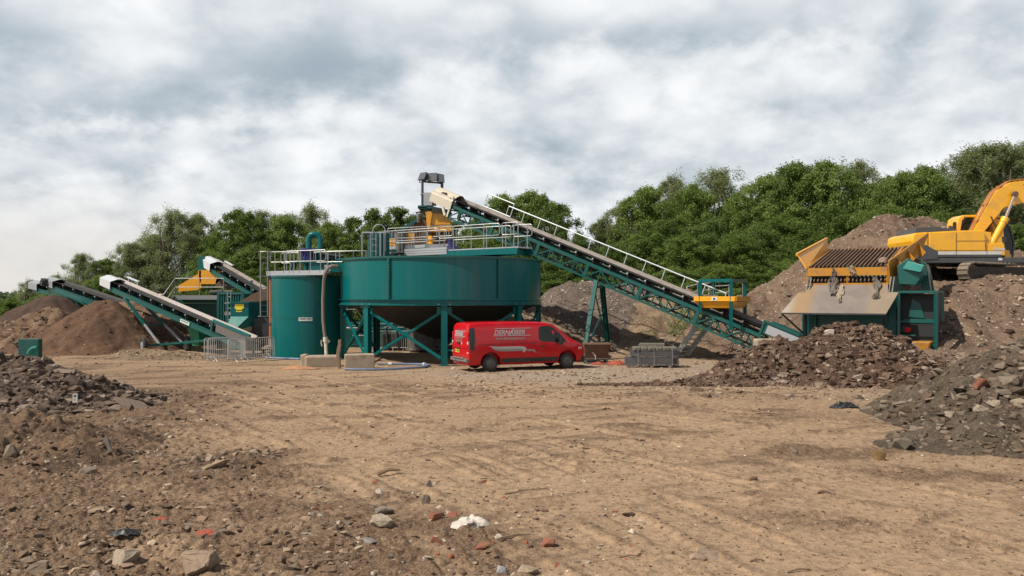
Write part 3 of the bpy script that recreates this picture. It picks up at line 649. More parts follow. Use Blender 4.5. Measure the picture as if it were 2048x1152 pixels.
rock(1000, 1078, 24, 12, (.40, .33, .25), 'squarish pale block right under the white bag', seed=20, name='mortar_block', cat='rock')
rock(945, 1058, 24, 11, (.42, .38, .34), 'pale grey stone at the lower edge of the white bag', seed=22)
rock(1258, 1030, 26, 10, (.06, .035, .022), 'dark brown piece of bark on the bare track', seed=23, name='bark_piece', cat='bark')
rock(1250, 1078, 14, 6, (.40, .3, .2), 'small curved pale shard on the bare track', seed=24, name='shard')
rock(1508, 962, 20, 9, (.11, .07, .045), 'dark clod on the right of the bare track', seed=25, name='clod', cat='clod')
rock(1648, 990, 26, 8, (.10, .06, .04), 'flat dark clod in the right track marks', seed=26, name='clod', cat='clod')
rock(1595, 965, 22, 9, (.20, .13, .08), 'brown lump by the right track marks', seed=27, name='clod', cat='clod')
rock(1806, 894, 36, 26, (.16, .135, .105), 'large grey lump at the foot of the right heap', seed=28)
rock(1760, 918, 26, 24, (.25, .17, .07), 'ochre stone low at the foot of the right heap', seed=29)
def on_heap(h, px, Y):
    x = (px-1024)/F*Y; return Vector((x, Y, float(h[1](np.array([x]), np.array([float(Y)]))[0])))
rock(0, 0, 52, 34, (.36, .30, .22), 'big pale boulder on the grey heap at the right edge', seed=30, on=on_heap(H5, 1984, 18.3), group='pale boulders on the grey heap')
rock(0, 0, 26, 24, (.38, .30, .17), 'squarish yellowish stone low on the grey heap', seed=31, on=on_heap(H5, 1945, 17.2), group='pale boulders on the grey heap')
rock(0, 0, 40, 22, (.40, .10, .035), 'orange-red brick slab high on the grey heap', seed=32, on=on_heap(H5, 1972, 19.2), name='brick_slab', m=BRICK, group='pale boulders on the grey heap')
rock(0, 0, 28, 18, (.34, .28, .2), 'pale boulder cut by the right picture edge', seed=33, on=on_heap(H5, 2040, 18.4), group='pale boulders on the grey heap')
rock(0, 0, 90, 16, (.17, .13, .10), 'broad flat concrete slab on the right foot of the left heap', seed=34, on=on_heap(H6, 258, 22.2), name='concrete_slab', group='broken concrete on the left heap', depth=.6, tilt=-.25)
rock(0, 0, 28, 20, (.26, .205, .16), 'rounded pale stone beside the slab on the left heap', seed=35, on=on_heap(H6, 226, 21.6), group='broken concrete on the left heap')
rock(0, 0, 30, 30, (.14, .105, .085), 'upright block near the top of the left heap', seed=36, on=on_heap(H6, 148, 22.6), group='broken concrete on the left heap')
rock(0, 0, 50, 16, (.30, .22, .14), 'tan flat stone lying on the small clod heap', seed=37, on=on_heap(H8, 425, 14.2), name='flat_stone', tilt=.35)
rock(0, 0, 24, 20, (.22, .16, .11), 'round stone on the left shoulder of the small clod heap', seed=38, on=on_heap(H8, 388, 14.5))
rock(0, 0, 30, 30, (.20, .16, .12), 'tan stone on the clod mound at the left picture edge', seed=39, on=on_heap(H7, 18, 14.6))
rock(0, 0, 38, 14, (.19, .15, .115), 'long grey block lying low on the clod mound', seed=40, on=on_heap(H7, 175, 14.0))
rock(0, 0, 26, 18, (.32, .25, .18), 'pale square stone on the shoulder of the tall rubble bank', seed=41, on=on_heap(H2, 1500, 44.5), group='pale rocks on the far banks')
rock(0, 0, 22, 14, (.15, .10, .07), 'brown block at the lower front of the dark heap', seed=42, on=on_heap(H4, 1770, 28.6), group='blocks on the dark heap')
rock(0, 0, 22, 14, (.5, .42, .35), 'pale stone near the crest of the dark heap', seed=43, on=on_heap(H4, 1660, 30.2), group='blocks on the dark heap')
rock(0, 0, 22, 12, (.12, .08, .055), 'dark block at the front right of the dark heap', seed=44, on=on_heap(H4, 1700, 28.3), group='blocks on the dark heap')
p = G(470, 768)
# white board, sticks, bag, scraps
def stick(px0, py0, px1, py1, r, label, m=STICK, name='stick', cat='stick'):
    a, b = G(px0, py0), G(px1, py1); a.z = gz(a.x, a.y)+r*1.2; b.z = gz(b.x, b.y)+r*2.0; mid = (a+b)/2+Vector((0, .02, r))
    mb = MB(); mb.tube([a, mid, b], [r, r*.9, r*.6], 6); return tag(mb.build(name, m), label, cat, 'sticks lying on the yard')
stick(1010, 984, 1098, 974, .012, 'long thin stick right of the brick spread')
stick(612, 1135, 685, 1125, .012, 'thin stick in the bottom foreground left of centre')
stick(755, 947, 800, 944, .035, 'short dark log at the top of the brick spread', name='log')
stick(1238, 1116, 1282, 1112, .008, 'thin twig beside the lone rock chunk')
stick(1500, 1124, 1526, 1121, .01, 'short twig right of the lone rock chunk')
stick(1010, 1075, 1062, 1069, .014, 'bent stick right of the white bag')
stick(1575, 1146, 1620, 1142, .012, 'pale stick near the bottom edge on the right')
stick(1512, 828, 1560, 832, .03, 'pale plank end on the yard right of centre', m=WOOD)
stick(1788, 804, 1880, 800, .02, 'long white strip on the ground left of the grey heap', m=WHITE, name='plastic_strip', cat='strip')
def crumple(px, py, w_, d_, h_, m, label, name, cat, seed, p=None, group=None):
    p = p or G(px, py); rs = np.random.RandomState(seed)
    n = 30; a, b = np.meshgrid(np.linspace(-1, 1, n), np.linspace(-1, 1, n)); r2 = a*a+b*b*1.1
    x = a*w_/2*(1+.25*fbm(a, b, 1.3, 2, .5, seed)); y = b*d_/2*(1+.25*fbm(a, b, 1.3, 2, .5, seed+2))
    z = h_*np.maximum(0, 1-r2)*(.55+1.5*np.abs(fbm(a, b, 2.3, 3, .6, seed+4)))+.01
    me, _ = grid_mesh(name, x, y, z, keep=r2+.5*fbm(a, b, 2, 2, .5, seed+9) < .95); o = link_mesh(name, me, None, m)
    md = o.modifiers.new('thickness', 'SOLIDIFY'); md.thickness = .004
    o.location = (p.x, p.y, p.z if p.z > .2 else gz(p.x, p.y)); return tag(o, label, cat, group)
crumple(940, 1050, .50, .5, .085, BAGW, 'crumpled white plastic sheet among bricks in the foreground', 'plastic_bag', 'bag', 3)
crumple(1690, 814, .8, .5, .12, BLACKP, 'crumpled black plastic lying on the yard before the right heap', 'black_plastic', 'scrap', 5)
crumple(415, 1070, .30, .3, .02, ORNET, 'flat orange patch of brick dust in the left foreground', 'orange_patch', 'scrap', 6)
crumple(322, 1040, .16, .2, .015, ORNET, 'small orange scrap left of the orange patch', 'orange_scrap', 'scrap', 7)
crumple(1950, 1080, .22, .14, .02, ORNET, 'orange scrap at the bottom right of the yard', 'orange_scrap', 'scrap', 8)
crumple(250, 1082, .36, .25, .06, BLACKP, 'black torn sheet half buried in the left foreground', 'torn_sheet', 'scrap', 9)
crumple(598, 738, 1.6, .7, .10, ORNET and mat('orange_sand', (.42, .2, .1), .95, dirt=.3, scale=6, bump=.5), 'small spill of orange sand before the long concrete block', 'orange_sand_spill', 'sand', 10)
pb = on_heap(H7, 212, 15.2)
mb = MB(); mb.prism([pb+Vector((-.05, 0, .28)), pb+Vector((.02, 0, .30)), pb+Vector((.14, -.05, .02)), pb+Vector((.08, -.05, 0))], (.0, .03, 0)); tag(mb.build('metal_strip', STEEL), 'thin grey metal strip sticking up from the clod mound', 'scrap')
pb = on_heap(H6, 158, 22.0)
mb = MB()
for zz in (.02, .12, .22): mb.box((pb.x-.06, pb.y-.2, pb.z+zz), (pb.x+.06, pb.y-.17, pb.z+zz+.022))
for xx in (-.06, .04): mb.box((pb.x+xx, pb.y-.202, pb.z), (pb.x+xx+.02, pb.y-.172, pb.z+.24))
tag(mb.build('plastic_grate', PSTK), 'small pale ladder-shaped plastic piece on the left heap', 'scrap')
pb = on_heap(H4d, 1845, 30.3)
mb = MB(); mb.obox(pb+Vector((0, 0, .15)), (1, 0, .1), .07, (0, 1, .5), .02, (-.1, -.3, 1), .22); tag(mb.build('white_panel', WHITE), 'small white board propped by the small gravel heap', 'scrap')
# ---------------------------------------------------------------- trees
def leaf_mat(name, c1, c2, trans=.35):
    m = bpy.data.materials.new(name); m.use_nodes = True; t = NT(m.node_tree); b = t.n['Principled BSDF']; o = t.n['Material Output']
    at = t.N('ShaderNodeAttribute', attribute_name='tone'); s = t.N('ShaderNodeSeparateColor'); t.l.new(at.outputs['Color'], s.inputs[0])
    oi = t.N('ShaderNodeObjectInfo')
    f = t.math('ADD', t.math('MULTIPLY', s.outputs[0], .75), t.math('MULTIPLY', oi.outputs['Random'], .5), clamp=True)
    c = t.mix(f, c1, c2); t.l.new(c, b.inputs['Base Color']); b.inputs['Roughness'].default_value = .5; b.inputs['Specular IOR Level'].default_value = .3
    tr = t.N('ShaderNodeBsdfTranslucent'); t.l.new(t.mix(.5, c, (.16, .30, .02)), tr.inputs[0])
    mx = t.N('ShaderNodeMixShader'); mx.inputs[0].default_value = trans; t.l.new(b.outputs[0], mx.inputs[1]); t.l.new(tr.outputs[0], mx.inputs[2]); t.l.new(mx.outputs[0], o.inputs[0])
    return m
LM = {'ash': leaf_mat('bright_leaves', (.090, .138, .030), (.205, .265, .070), .40), 'dark': leaf_mat('dark_leaves', (.055, .095, .022), (.13, .18, .045), .36),
      'willow': leaf_mat('grey_green_leaves', (.15, .175, .075), (.29, .30, .16), .42), 'far': leaf_mat('far_leaves', (.04, .065, .03), (.07, .10, .045), .2)}
BARK = mat('tree_bark', (.10, .085, .065), .95, dirt=.3, scale=8, bump=.4)
def crown_mesh(name, H, Wd, nclump, nleaf, leaf, seed, kind, zmin=.08, spiky=0.0):
    rs = np.random.RandomState(seed); C = []; Rr = []
    while len(C) < nclump:
        z = rs.uniform(zmin, 1.0); prof = (math.sin(math.pi*min(1, (z*.86+.17))**.95))**.6 if kind != 'willow' else (math.sin(math.pi*min(1, z*.9+.12)))**.8
        an = rs.uniform(0, 2*np.pi); rad = math.sqrt(rs.uniform(.05, 1))*prof*Wd/2*(.78+.3*math.sin(3*an+seed)+.15*rs.normal()*.5)
        C.append((math.cos(an)*rad, math.sin(an)*rad, z*H*.93)); Rr.append(rs.uniform(.30, .85)*(Wd/7.0)*(.7 if z > .8 else 1))
    # spires at the top give an uneven outline
    for k in range(int(44*spiky)):
        an = rs.uniform(0, 2*np.pi); rq = rs.uniform(0, .95); rad = rq*.42*Wd; C.append((math.cos(an)*rad, math.sin(an)*rad, H*(.99-.42*rq**2.2)+rs.uniform(-.3, .28))); Rr.append(rs.uniform(.16, .40)*Wd/7)
    C = np.array(C); Rr = np.array(Rr); N = len(C)*nleaf
    ci = np.repeat(np.arange(len(C)), nleaf)
    d = rs.normal(size=(N, 3)); d /= np.linalg.norm(d, axis=1)[:, None]; d[:, 2] = np.where(d[:, 2] < -.35, -d[:, 2], d[:, 2])
    rr = Rr[ci]*(rs.uniform(.12, 1.0, N)**.6)*(1+.45*(rs.uniform(0, 1, N) > .86))
    EL = rs.uniform(.55, 1.45, (len(C), 3))*(np.array([1.1, 1.1, .85]) if kind != 'willow' else np.array([.8, .8, 1.6]))
    pos = C[ci]+d*rr[:, None]*EL[ci]+rs.normal(size=(N, 3))*.09
    nrm = d*.35+rs.normal(size=(N, 3))*.6+np.array([-.12, -.1, .5]); nrm /= np.linalg.norm(nrm, axis=1)[:, None]
    a = np.cross(nrm, rs.normal(size=(N, 3))); a /= np.linalg.norm(a, axis=1)[:, None]; b = np.cross(nrm, a)
    s = leaf*rs.uniform(.6, 1.35, N)[:, None]; asp = .45 if kind != 'willow' else .26
    v = np.stack([pos-a*s, pos-b*s*asp+nrm*s*.12, pos+a*s, pos+b*s*asp+nrm*s*.12], 1).reshape(-1, 3)
    v[:, 2] = np.maximum(v[:, 2], .02)
    f = np.arange(N*4).reshape(N, 4)
    tone = np.clip(rs.uniform(0, 1, len(C))[ci]*.6+rs.uniform(0, .4, N), 0, 1); tone = np.repeat(tone, 4)
    me = bulk_mesh(name, v, f, np.stack([tone]*3, 1)); me.materials.append(LM[kind]); return me, C
def trunk_mesh(name, C, H, seed, multi=1, r0=.16):
    rs = random.Random(seed); mb = MB()
    for k in range(multi):
        bx, by = rs.uniform(-.35, .35)*(multi-1), rs.uniform(-.35, .35)*(multi-1); tx, ty = rs.uniform(-.8, .8), rs.uniform(-.8, .8)
        ax = [Vector((bx, by, -.2)), Vector((bx+tx*.2, by+ty*.2, H*.25)), Vector((bx+tx*.6, by+ty*.6, H*.55)), Vector((bx+tx, by+ty, H*.88))]
        mb.tube(ax, [r0, r0*.8, r0*.5, r0*.12], 7)
        for j in range(9):
            c = C[rs.randrange(len(C))]; z = min(max(c[2]*.7, H*.12), H*.8); t = z/(H*.88)
            q = ax[0].lerp(ax[3], min(1, t)); q = Vector((bx+tx*t*.9, by+ty*t*.9, z)); e = Vector(c)
            mb.tube([q, q.lerp(e, .5)+Vector((0, 0, .25)), e], [r0*.35, r0*.22, r0*.06], 5)
    o = mb.build(name, BARK, None, smooth=True); me = o.data; bpy.data.objects.remove(o); return me
TV = {}
specs = {'ash': [(9, 7.4, 230, 210, .072), (9, 6.8, 220, 210, .072), (9, 8.0, 250, 210, .072)], 'dark': [(9, 7.6, 230, 210, .075), (9, 7.0, 220, 210, .075)],
         'willow': [(9, 6.2, 210, 180, .062), (9, 6.8, 220, 180, .062), (9, 5.6, 190, 180, .062)]}
sd_i = 0
for k, lst in specs.items():
    TV[k] = []
    for (H, Wd, nc, nl, lf) in lst:
        sd_i += 1; cm, C = crown_mesh('crown_'+k, H, Wd, nc, nl, lf, sd_i*13, k, spiky=1.6 if k != 'dark' else 1.0)
        TV[k].append((cm, trunk_mesh('trunk_'+k, C, H, sd_i, 3 if k == 'willow' else 1)))
KN = {'ash': ('ash_tree', 'bright green bushy tree', 'bright green bushy trees in the belt behind the yard'), 'dark': ('sycamore_tree', 'dark green dense tree', 'dark green dense trees in the belt behind the yard'), 'willow': ('willow_tree', 'thin grey-green feathery tree', 'thin grey-green trees in the belt behind the yard')}
def anchor(px):
    for lim, s in ((60, 'at the far left edge'), (150, 'above the farthest left conveyor'), (240, 'behind the brown sand heap'), (330, 'behind the wheeled conveyor'), (430, 'behind the small yellow screen'), (520, 'behind the short inclined conveyor'),
                   (600, 'behind the ladder of the tall tank'), (690, 'behind the teal gooseneck pipe'), (780, 'between gooseneck pipe and upright feed box'), (860, 'left of the floodlight mast'), (940, 'behind the head of the long conveyor'), (1040, 'behind the upper belt of the long conveyor'),
                   (1140, 'right above the rim of the big tank'), (1230, 'above the conveyor trestle'), (1330, 'behind the middle of the long conveyor'), (1420, 'above the yellow magnet frame'), (1520, 'right of the yellow magnet frame'), (1620, 'left of the feed hopper'), (1720, 'above the feed hopper grid'),
                   (1800, 'above the double peak of rubble'), (1880, 'behind the excavator engine cover'), (1960, 'behind the excavator cab'), (9999, 'behind the excavator boom')):
        if px < lim: return s
used_l = {}
tr_i = 0
def tree(px, py, Y, kind, ws=1.0, row=0, vi=None):
    global tr_i
    tr_i += 1; rs = random.Random(tr_i*31)
    ztop = CAMZ+(HOR-py)/F*Y; base = -.3 if Y < 100 else -1.0
    v = TV[kind][(vi if vi is not None else tr_i) % len(TV[kind])]; s = (ztop-base)/9.35
    nm, adj, grp = KN[kind]; size = 'tall' if py < 400 else ('mid-height' if py < 480 else 'low')
    lab = f"{size} {adj} {anchor(px)}"
    if row: lab = 'front-row '+lab
    k = used_l.get(lab, 0); used_l[lab] = k+1
    if k: lab += [', further right', ', third from left', ', fourth from left'][min(k-1, 2)]
    o = thing(nm, lab, 'tree', ((px-1024)/F*Y, Y, base), rs.uniform(0, 6.28), grp, local=True)
    wsx = s*ws*rs.uniform(.9, 1.08); o.scale = (max(wsx, .8*s), max(wsx, .8*s), s)
    for mm, pn in ((v[0], 'crown'), (v[1], 'trunk')):
        c = bpy.data.objects.new(pn, mm); COL.objects.link(c); c.parent = o
    return o
for c in TV.values():
    for a, b in c: pass
SKY = [(60, 562, 64, 'willow', 1.4), (108, 552, 66, 'willow', 1.3), (165, 508, 64, 'willow', 1.2), (212, 518, 66, 'ash', 1.1), (262, 488, 66, 'willow', 1.5), (305, 470, 67, 'willow', 1.4), (345, 424, 66, 'willow', 1.3), (388, 430, 68, 'willow', 1.3), (425, 470, 66, 'ash', .9),
       (480, 420, 64, 'ash', .95), (524, 424, 70, 'willow', 1.2), (570, 432, 66, 'ash', .9), (622, 414, 70, 'willow', 1.2), (655, 446, 64, 'ash', .85), (702, 432, 67, 'dark', .9), (748, 418, 66, 'dark', .9), (798, 412, 67, 'dark', .95), (848, 420, 66, 'dark', .9),
       (905, 440, 67, 'dark', .9), (958, 436, 65, 'ash', .8), (1008, 392, 64, 'ash', .95), (1066, 384, 65, 'ash', 1.0), (1116, 404, 62, 'dark', .75), (1160, 470, 60, 'dark', .9), (1204, 444, 63, 'willow', 1.3), (1248, 404, 64, 'willow', 1.2), (1292, 376, 63, 'ash', .9),
       (1348, 358, 67, 'willow', 1.1), (1386, 372, 63, 'ash', .85), (1440, 340, 68, 'willow', 1.2), (1482, 388, 62, 'ash', .8), (1535, 352, 63, 'ash', .85), (1588, 328, 64, 'ash', .9), (1648, 324, 63, 'ash', .9), (1712, 326, 67, 'willow', 1.0), (1748, 368, 61, 'ash', .8),
       (1800, 346, 62, 'ash', .85), (1848, 334, 63, 'ash', .8), (1893, 362, 61, 'dark', .7), (1938, 306, 63, 'willow', 1.3), (1990, 290, 62, 'willow', 1.3), (2042, 290, 64, 'willow', 1.3), (2095, 300, 62, 'willow', 1.3)]
for (px, py, Y, k, ws) in SKY: tree(px, py, Y, k, ws)
FRONT = [(20, 598, 60, 'ash', 1.5), (85, 590, 60, 'ash', 1.5), (140, 560, 60, 'willow', 1.5), (200, 552, 60, 'ash', 1.3), (420, 505, 61, 'ash', 1.2), (505, 490, 60, 'ash', 1.2), (560, 505, 59, 'dark', 1.3), (640, 500, 60, 'ash', 1.3), (690, 490, 61, 'dark', 1.3), (745, 480, 62, 'dark', 1.2), (980, 470, 60, 'ash', 1.2),
         (1060, 470, 59, 'dark', 1.2), (1118, 500, 57, 'dark', 1.2), (1175, 510, 57, 'ash', 1.2), (1228, 490, 58, 'dark', 1.2), (1270, 470, 59, 'ash', 1.1), (1325, 440, 59, 'dark', 1.0), (1370, 470, 57, 'ash', 1.1), (1420, 440, 59, 'dark', 1.0), (1470, 470, 57, 'ash', 1.1), (1520, 450, 58, 'dark', 1.0),
         (1570, 430, 59, 'ash', 1.0), (1615, 460, 56.5, 'dark', 1.1), (1665, 410, 59, 'dark', .95), (1715, 430, 58, 'ash', 1.0), (1770, 410, 58.5, 'ash', .95), (1820, 420, 58, 'dark', 1.0), (1875, 430, 57, 'ash', 1.0), (1925, 440, 56.5, 'dark', 1.0), (1975, 430, 57, 'ash', 1.0), (2030, 450, 56, 'dark', 1.1), (2085, 440, 57, 'ash', 1.0),
         (1250, 545, 54, 'dark', 1.8), (1350, 535, 53.5, 'ash', 1.6), (1440, 530, 53, 'ash', 1.7), (1510, 545, 53, 'dark', 1.7), (1580, 520, 53.5, 'ash', 1.4), (1110, 560, 54, 'dark', 1.8), (1180, 550, 54, 'dark', 1.5), (2010, 500, 53, 'dark', 1.5), (1895, 480, 54, 'dark', 1.3)]
for (px, py, Y, k, ws) in FRONT: tree(px, py, Y, k, ws, row=1)
# far woodland and scrub
def wood(name, label, x0, x1, y0, y1, n, hmin, hmax, leaf, seed, kind, base=-3.0):
    rs = np.random.RandomState(seed); cx = rs.uniform(x0, x1, n); cy = rs.uniform(y0, y1, n); ch = rs.uniform(hmin, hmax, n); nl = 46
    ci = np.repeat(np.arange(n), nl); N = n*nl; d = rs.normal(size=(N, 3)); d /= np.linalg.norm(d, axis=1)[:, None]
    pos = np.stack([cx[ci], cy[ci], base+ch[ci]*.5], -1)+d*np.stack([ch[ci]*.55, ch[ci]*.55, ch[ci]*.5], -1)
    nrm = d+rs.normal(size=(N, 3))*.5; nrm /= np.linalg.norm(nrm, axis=1)[:, None]; a = np.cross(nrm, rs.normal(size=(N, 3))); a /= np.linalg.norm(a, axis=1)[:, None]; b = np.cross(nrm, a)
    s = leaf*rs.uniform(.6, 1.3, N)[:, None]; v = np.stack([pos-a*s, pos-b*s*.7, pos+a*s, pos+b*s*.7], 1).reshape(-1, 3)
    tone = np.repeat(np.clip(rs.uniform(0, 1, n)[ci]*.6+rs.uniform(0, .4, N), 0, 1), 4)
    o = link_mesh(name, bulk_mesh(name, v, np.arange(N*4).reshape(N, 4), np.stack([tone]*3, 1)), None, LM[kind]); o['kind'] = 'stuff'; o['label'] = label; o['category'] = 'woodland'; return o
wood('woodland', 'distant dark woodland line low on the horizon at the far left', -330, -95, 250, 300, 1700, 3.0, 5.6, .5, 5, 'far', base=-.5)
wood('undergrowth', 'yellow-green scrub and long grass sloping down behind the left heaps', -48, -30.5, 55, 72, 1500, .7, 2.0, .13, 6, 'ash', base=-.1)
wood('grass_tufts', 'patch of green weeds on the tan clay bank', 7.2, 11.5, 42.5, 46.5, 1, .2, .3, .04, 8, 'ash')
bpy.data.objects.remove(bpy.data.objects['grass_tufts'])
rs = np.random.RandomState(9); n = 9000
gx = np.concatenate([rs.normal(9.6, 1.0, n//2), rs.normal(11.4, .5, n//2)]); gy = rs.normal(44.6, .9, n); gzz = np.maximum(H1b[1](gx, gy), H1[1](gx, gy)); kk = (gzz > .8)&(fbm(gx, gy, 1.1, 3, .6, 3) > -.02)
gx, gy, gzz = gx[kk], gy[kk], gzz[kk]; n = len(gx); an = rs.uniform(0, 6.28, n); hh = rs.uniform(.05, .17, n); ww = .022
V = np.stack([np.stack([gx-np.cos(an)*ww, gy-np.sin(an)*ww, gzz-.02], -1), np.stack([gx+np.cos(an)*ww, gy+np.sin(an)*ww, gzz-.02], -1), np.stack([gx+rs.normal(0, .05, n), gy+rs.normal(0, .05, n), gzz+hh], -1)], 1).reshape(-1, 3)
tn = np.repeat(rs.uniform(.3, 1, n), 3); gt = link_mesh('grass', bulk_mesh('grass', V, np.arange(n*3).reshape(n, 3), np.stack([tn]*3, 1)), None, LM['ash']); gt['kind'] = 'stuff'; gt['label'] = 'patch of green weeds on the tan clay bank'; gt['category'] = 'grass'

# ---------------------------------------------------------------- rails
def rail(pts, h=1.05, parent=None, name='handrail', r=.024, post=1.3, mid=.5, m=GALV, ends=True):
    """tubular handrail standing on the line pts (deck level)"""
    mb = MB(); pts = [Vector(p) for p in pts]; up = Vector((0, 0, h)); um = Vector((0, 0, h*mid))
    mb.tube([p+up for p in pts], r, 6); mb.tube([p+um for p in pts], r*.85, 6)
    for a, b in zip(pts[:-1], pts[1:]):
        n = max(1, round((b-a).length/post))
        for i in range(n+1):
            q = a.lerp(b, i/n); mb.tube([q-Vector((0, 0, .05)), q+up], r, 6)
            mb.box((q.x-.05, q.y-.05, q.z-.03), (q.x+.05, q.y+.05, q.z+.02))
    return mb.build(name, m, parent, smooth=True)
def loop_panel(a, b, h, z0, parent, name='handrail', r=.024, m=GALV, posts=3):
    """handrail panel with round-cornered upper loop, as on the tank walkways"""
    a, b = Vector(a), Vector(b); d = (b-a).normalized(); up = Vector((0, 0, 1)); c = .10; zl = h*.52
    P_ = lambda q, z: Vector((q.x, q.y, q.z+z))
    pts = [P_(a+d*c, h), P_(b-d*c, h), P_(b-d*.03, h-.03), P_(b, h-c), P_(b, zl+c), P_(b-d*.03, zl+.03), P_(b-d*c, zl), P_(a+d*c, zl), P_(a+d*.03, zl+.03), P_(a, zl+c), P_(a, h-c), P_(a+d*.03, h-.03), P_(a+d*c, h)]
    mb = MB(); mb.tube(pts, r, 6)
    for i in range(posts):
        q = a.lerp(b, (i+.5)/posts); mb.tube([P_(q, z0), P_(q, h)], r, 6); mb.box((q.x-.05, q.y-.05, q.z+z0), (q.x+.05, q.y+.05, q.z+z0+.14))
    return mb.build(name, m, parent, smooth=True)

# ---------------------------------------------------------------- big raised tank
TC = Vector((-3.46, 40.8, 0)); TR = 4.83
T = thing('settling_tank', 'huge round teal tank with conical bottom raised on braced legs', 'tank', TC)
z0, z1 = 2.92, 4.82
mb = MB(); mb.lathe(TC, [(TR, z0), (TR, z1), (TR-.03, z1), (TR-.03, z0)], 96); mb.build('tank_wall', TEAL, T, smooth=True)
mb = MB(); mb.lathe(TC, [(TR+.002, z1-.08), (TR+.08, z1-.08), (TR+.08, z1+.01), (TR-.04, z1+.01), (TR-.04, z1-.05)], 96); mb.build('rim', TEALD, T, smooth=True)
for k in range(6):   # bolted joints between the wall plates
    a = R(-114+60*k); d = Vector((math.cos(a), math.sin(a), 0)); t_ = Vector((-d.y, d.x, 0)); mb = MB()
    mb.obox(TC+d*(TR+.045)+Vector((0, 0, (z0+z1)/2-.03)), d, .05, t_, .045, (0, 0, 1), (z1-z0)/2-.07)
    for i in range(14): mb.obox(TC+d*(TR+.06)+t_*.07+Vector((0, 0, z0+.12+i*.128)), d, .03, t_, .03, (0, 0, 1), .018)
    mb.build('bolted_joint', TEALD, T)
mb = MB(); NL = 8; RB = 4.8; LA = [R(-90+6+45*k) for k in range(NL)]
ring = [TC+Vector((math.cos(a)*RB, math.sin(a)*RB, 0)) for a in LA]
for i in range(NL):
    a, b = ring[i], ring[(i+1) % NL]
    a2 = a; mid = (a+b)/2; nrm = (mid-TC).normalized()
    arc = [TC+Vector((math.cos(LA[i]+R(45)*j/6)*(RB+.09), math.sin(LA[i]+R(45)*j/6)*(RB+.09), 0)) for j in range(7)]
    for p_, q_ in zip(arc[:-1], arc[1:]):
        mb.bar(p_+Vector((0, 0, 2.90)), q_+Vector((0, 0, 2.90)), .22, .022); mb.bar(p_+Vector((0, 0, 2.66)), q_+Vector((0, 0, 2.66)), .22, .022); mb.bar(p_+Vector((0, 0, 2.78)), q_+Vector((0, 0, 2.78)), .02, .23)
mb.build('ring_beam', TEAL, T)
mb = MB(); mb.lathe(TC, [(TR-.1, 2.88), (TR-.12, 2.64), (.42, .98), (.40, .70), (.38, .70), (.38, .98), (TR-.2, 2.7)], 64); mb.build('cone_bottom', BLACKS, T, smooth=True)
mb = MB(); mb.tube([TC+Vector((0, 0, .72)), TC+Vector((0, 0, .42)), TC+Vector((.3, -.1, .3)), TC+Vector((2.6, 1.6, .3))], .13, 10); mb.build('outlet_pipe', TEALD, T, smooth=True)
def ibeam(mb, p, q, w_, h_, t_, side):
    p, q = Vector(p), Vector(q); side = Vector(side).normalized(); d = (q-p).normalized(); fw = d.cross(side).normalized()
    for s in (-1, 1): mb.obox((p+q)/2+fw*s*(h_/2-t_/2), d, (q-p).length/2, side, w_/2, fw, t_/2)
    mb.obox((p+q)/2, d, (q-p).length/2-.001, side, t_/2, fw, h_/2-t_-.001)
for i in range(NL):
    p_ = ring[i]; d = (p_-TC).normalized(); s = Vector((-d.y, d.x, 0)); mb = MB(); ibeam(mb, p_+Vector((0, 0, .03)), p_+Vector((0, 0, 2.645)), .27, .24, .03, s)
    mb.box((p_.x-.22, p_.y-.22, 0), (p_.x+.22, p_.y+.22, .03)); mb.obox(p_+Vector((0, 0, 2.57)), s, .32, d, .16, (0, 0, 1), .012)
    for sx in (-1, 1): mb.obox(p_+s*sx*.22+Vector((0, 0, 2.42)), s, .10, d, .012, (0, 0, 1), .14)
    lg = mb.build('leg', TEAL, T)
    mb = MB()
    for sx in (-.25, .25):
        for zz in (.05, 2.70): mb.obox(p_+s*sx+d*.1+Vector((0, 0, zz)), s, .025, d, .025, (0, 0, 1), .03)
    mb.build('bolts', GALV, lg)
for i in (7, 0, 6, 1, 2, 3, 4, 5):
    a, b = ring[i], ring[(i+1) % NL]; d = (b-a).normalized(); n_ = Vector((-d.y, d.x, 0))
    if i in (2, 4): continue
    mb = MB(); u0 = Vector((0, 0, .35)); u1 = Vector((0, 0, 2.35))
    mb.bar(a+d*.15+u0+n_*.03, b-d*.15+u1+n_*.03, .02, .13); mb.bar(a+d*.15+u0+n_*.03-Vector((0, 0, .055)), b-d*.15+u1+n_*.03-Vector((0, 0, .055)), .11, .02)
    mb.build('brace', TEAL, T)
    mb = MB(); mb.bar(a+d*.15+u1-n_*.03, b-d*.15+u0-n_*.03, .02, .13); mb.bar(a+d*.15+u1-n_*.03-Vector((0, 0, .055)), b-d*.15+u0-n_*.03-Vector((0, 0, .055)), .11, .02)
    c_ = (a+b)/2+Vector((0, 0, 1.35)); mb.obox(c_, d, .16, (0, 0, 1), .16, n_, .012); mb.build('brace', TEAL, T)
